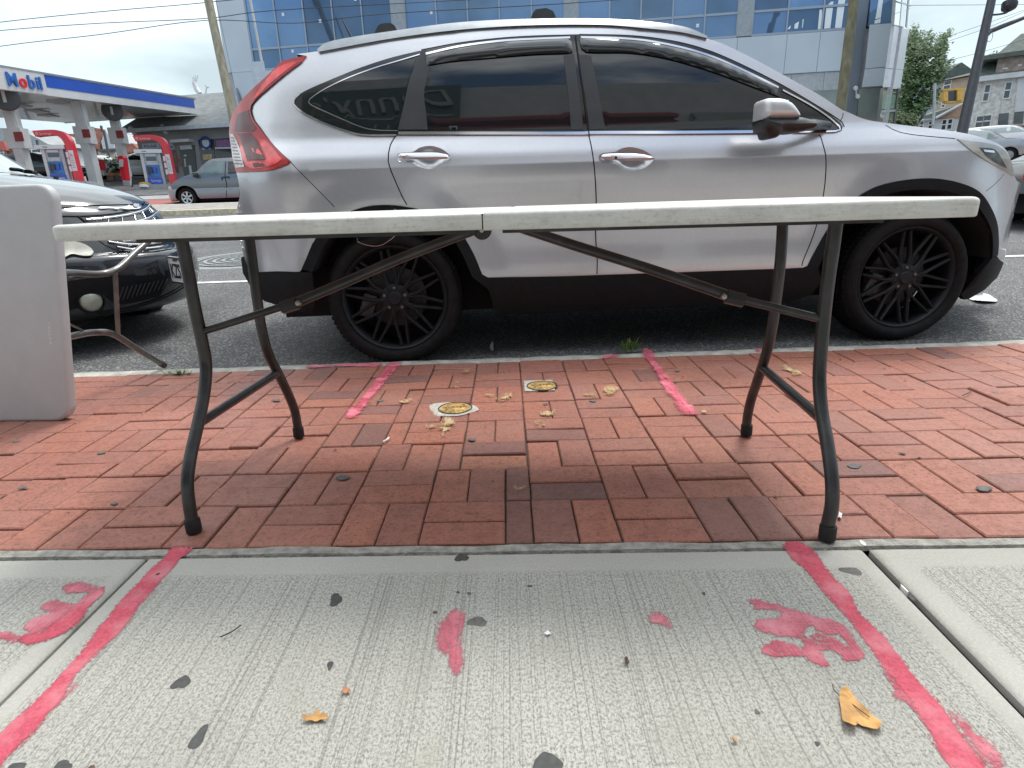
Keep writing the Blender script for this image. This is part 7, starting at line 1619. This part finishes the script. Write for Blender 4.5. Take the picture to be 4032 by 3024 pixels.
house('house', 'white house with grey roof and paired window behind the left fuel pump', 52, [(130, 790), (400, 790), (440, 1090), (150, 1090)], [(-60, 670), (170, 680), (425, 815), (400, 830), (-60, 780)], WHW, GRF, [(228, 862, 318, 948)])
house('house', 'red and brown brick house at the far left edge behind the canopy column', 56, [(-40, 800), (110, 820), (130, 1050), (-40, 1050)], [(-60, 740), (20, 760), (60, 870), (-60, 860)], RBR, mat('red_gable', (.45, .10, .08), .7), [(5, 865, 45, 900)])
house('house', 'brick row with red tiled roof behind the left fuel pump', 60, [(420, 790), (790, 790), (810, 1050), (430, 1050)], [(345, 720), (740, 725), (760, 800), (380, 790)], mat('brown_shop', (.20, .17, .15), .8, var=.3, scale=3), TILE)
house('house', 'tall gabled house with orange tiles and cream trim behind the middle column', 58, [(790, 800), (880, 800), (900, 960), (860, 1050), (800, 1050)], [(770, 680), (800, 665), (905, 685), (990, 830), (960, 860), (880, 760), (870, 860), (810, 850)], mat('half_timber', (.42, .30, .22), .8, var=.4, scale=2), TILE)
house('house', 'pale slate-hung gable end between the station columns', 57, [(880, 790), (915, 690), (985, 790), (1000, 870), (900, 870)], None, mat('slate_wall', (.45, .47, .48), .8, var=.15, scale=6, stretch=(.3, .3, 4)), GRF)
house('house', 'small cream house with one window between the station columns', 50, [(855, 870), (1030, 860), (1050, 1000), (870, 1010)], [(850, 858), (1035, 848), (1035, 868), (850, 878)], CRM, DGR, [(900, 905, 930, 950), (995, 880, 1020, 920)])
house('shop', 'low brown shop with white band and shutter behind the right column', 46, [(1095, 880), (1230, 870), (1240, 1100), (1110, 1100)], [(1090, 815), (1150, 805), (1235, 880), (1095, 890)], mat('brown_shop', (.2,) * 3), TILE)
pbox('white_band', c1, 1100, 934, 1222, 950, 45.8, .3, WHT, thing('shop_sign', 'white fascia band on the low brown shop behind the right column', 'sign', at(c1(1150, 942), 45.8)), 4)
for i, (x, y0, y1) in enumerate(((320, 780, 1000), (905, 700, 960), (880, 655, 700))):
    t = thing('street_pole', ['dark pole before the white house behind the pump', 'dark pole in front of the slate gable', 'chimney pipe above the tiled roof'][i], 'pole', at(c1(x + 20, y1), 44)); b = MB(); b.tube([at(c1(x + (y1 - y0) * .2, y1), 44), at(c1(x, y0), 44)], .09, 8); b.build('pole', DKM, t)
bs = thing('bush', 'dark green shrubs beyond the station between two columns', 'bush', at(c1(960, 1060), 36)); crown('foliage', [(tr(c1, [(895, 1060), (890, 985), (930, 960), (985, 1000), (1000, 960), (1030, 965), (1040, 1070)]), 1)], 36, .4, 330, .12, LVD, bs, 8)
bs = thing('bush', 'pale hanging greenery behind the left fuel pump header', 'bush', at(c1(390, 980), 40)); crown('foliage', [(tr(c1, [(365, 930), (385, 900), (410, 960), (420, 1030), (395, 1000)]), 1)], 40, .3, 90, .1, LVD, bs, 9)
q = at(c1(835, 1135), 37); far_car('parked_car', 'dark suv under the canopy between the two fuel pumps', Vector((q.x - .3, q.y + 1.5, q.z)), -1.1, BLACKP, 'suv', 'cars at the filling station', L_=4.3, H_=1.6, glass=mat('pale_glass', (.3,) * 3))
q = at(c1(372, 1130), 33); far_car('parked_car', 'dark car beneath the canopy left of the left fuel pump', Vector((q.x, q.y, q.z)), .1, BLACKP, 'sedan', 'cars at the filling station')
q = at(c1(1225, 1130), 37); far_car('parked_car', 'white car beyond the litter bin at the filling station', Vector((q.x + .3, q.y, q.z)), -2.6, WHITEP, 'suv', 'cars at the filling station', L_=4.4, H_=1.6)
t = thing('crate_stack', 'orange and brown crates stacked beyond the dark suv at the station', 'crates', at(c1(960, 1120), 33))
for (x0, y0, x1, y1, cc) in ((935, 1062, 985, 1088, (.45, .17, .08)), (930, 1092, 990, 1130, (.16, .10, .08)), (1000, 1090, 1070, 1140, (.07, .06, .06))): pbox('crate', c1, x0, y0, x1, y1, 33, .6, mat('crate_%.2f' % cc[0], cc, .7, var=.3), t)

# ================================================================== SHOPS BEHIND THE VIEWER (seen mirrored in the car)
SHP = thing('retail_building', 'shop behind the viewer, mirrored in the silver suv side windows', 'building', (0, -1.7, 0))
DKS = mat('shop_dark_front', (.05, .055, .055), .5, var=.2, scale=1); DGN = mat('sign_dark_green', (.035, .06, .055), .5, var=.1)
def sbox(name, x0, x1, z0, z1, y0, y1, mt, parent=SHP): b = MB(); b.box((x0, y0, z0), (x1, y1, z1)); return b.build(name, mt, parent)
sbox('wall', -9, -.6, 0, 6.5, -6, -1.75, mat('shop_brick', (.50, .50, .51), .8, var=.2, scale=5, bump=.3)); sbox('wall', -.58, 9, 0, 5.7, -6, -1.75, mat('shop_render', (.56, .56, .57), .8, var=.1))
for x0 in (-8, -5.4, -2.8, .2, 3.0, 5.8): w_ = sbox('shop_window', x0, x0 + 2.3, .5, 2.6, -1.78, -1.70, mat('shop_glass', (.02,) * 3)); sbox('window_frame', x0 - .06, x0 + 2.36, 2.6, 2.7, -1.76, -1.66, MUL, w_)
sg_ = sbox('sign_board', -2.6, -.1, 4.3, 5.75, -1.75, -1.60, DGN)
CREAM = mat('cream_letter', (.34, .33, .29), .5, var=0)
text("Danny's", .72, (-.2, -1.59, 5.0), (-1, 0, 0), uz, CREAM, sg_, 'lettering', .012, width=2.05, shear=.35); sbox('sign_stripe', -2.45, -.2, 4.78, 4.85, -1.60, -1.588, CREAM, sg_); text('228-11', .26, (-.35, -1.59, 4.42), (-1, 0, 0), uz, CREAM, sg_, 'lettering', .012, width=.9)
b = MB(); b.prism([(-.5, -1.75, 4.75), (-.5, -1.45, 4.45), (-.5, -1.45, 4.3), (-.5, -1.75, 4.3)], (3.4, 0, 0)); b.build('awning', mat('awning_red', (.26, .035, .045), .7, var=.1), SHP)
sbox('sign_board', 3.2, 5.6, 3.6, 4.6, -1.75, -1.62, mat('sign_grey', (.33, .35, .34), .5))
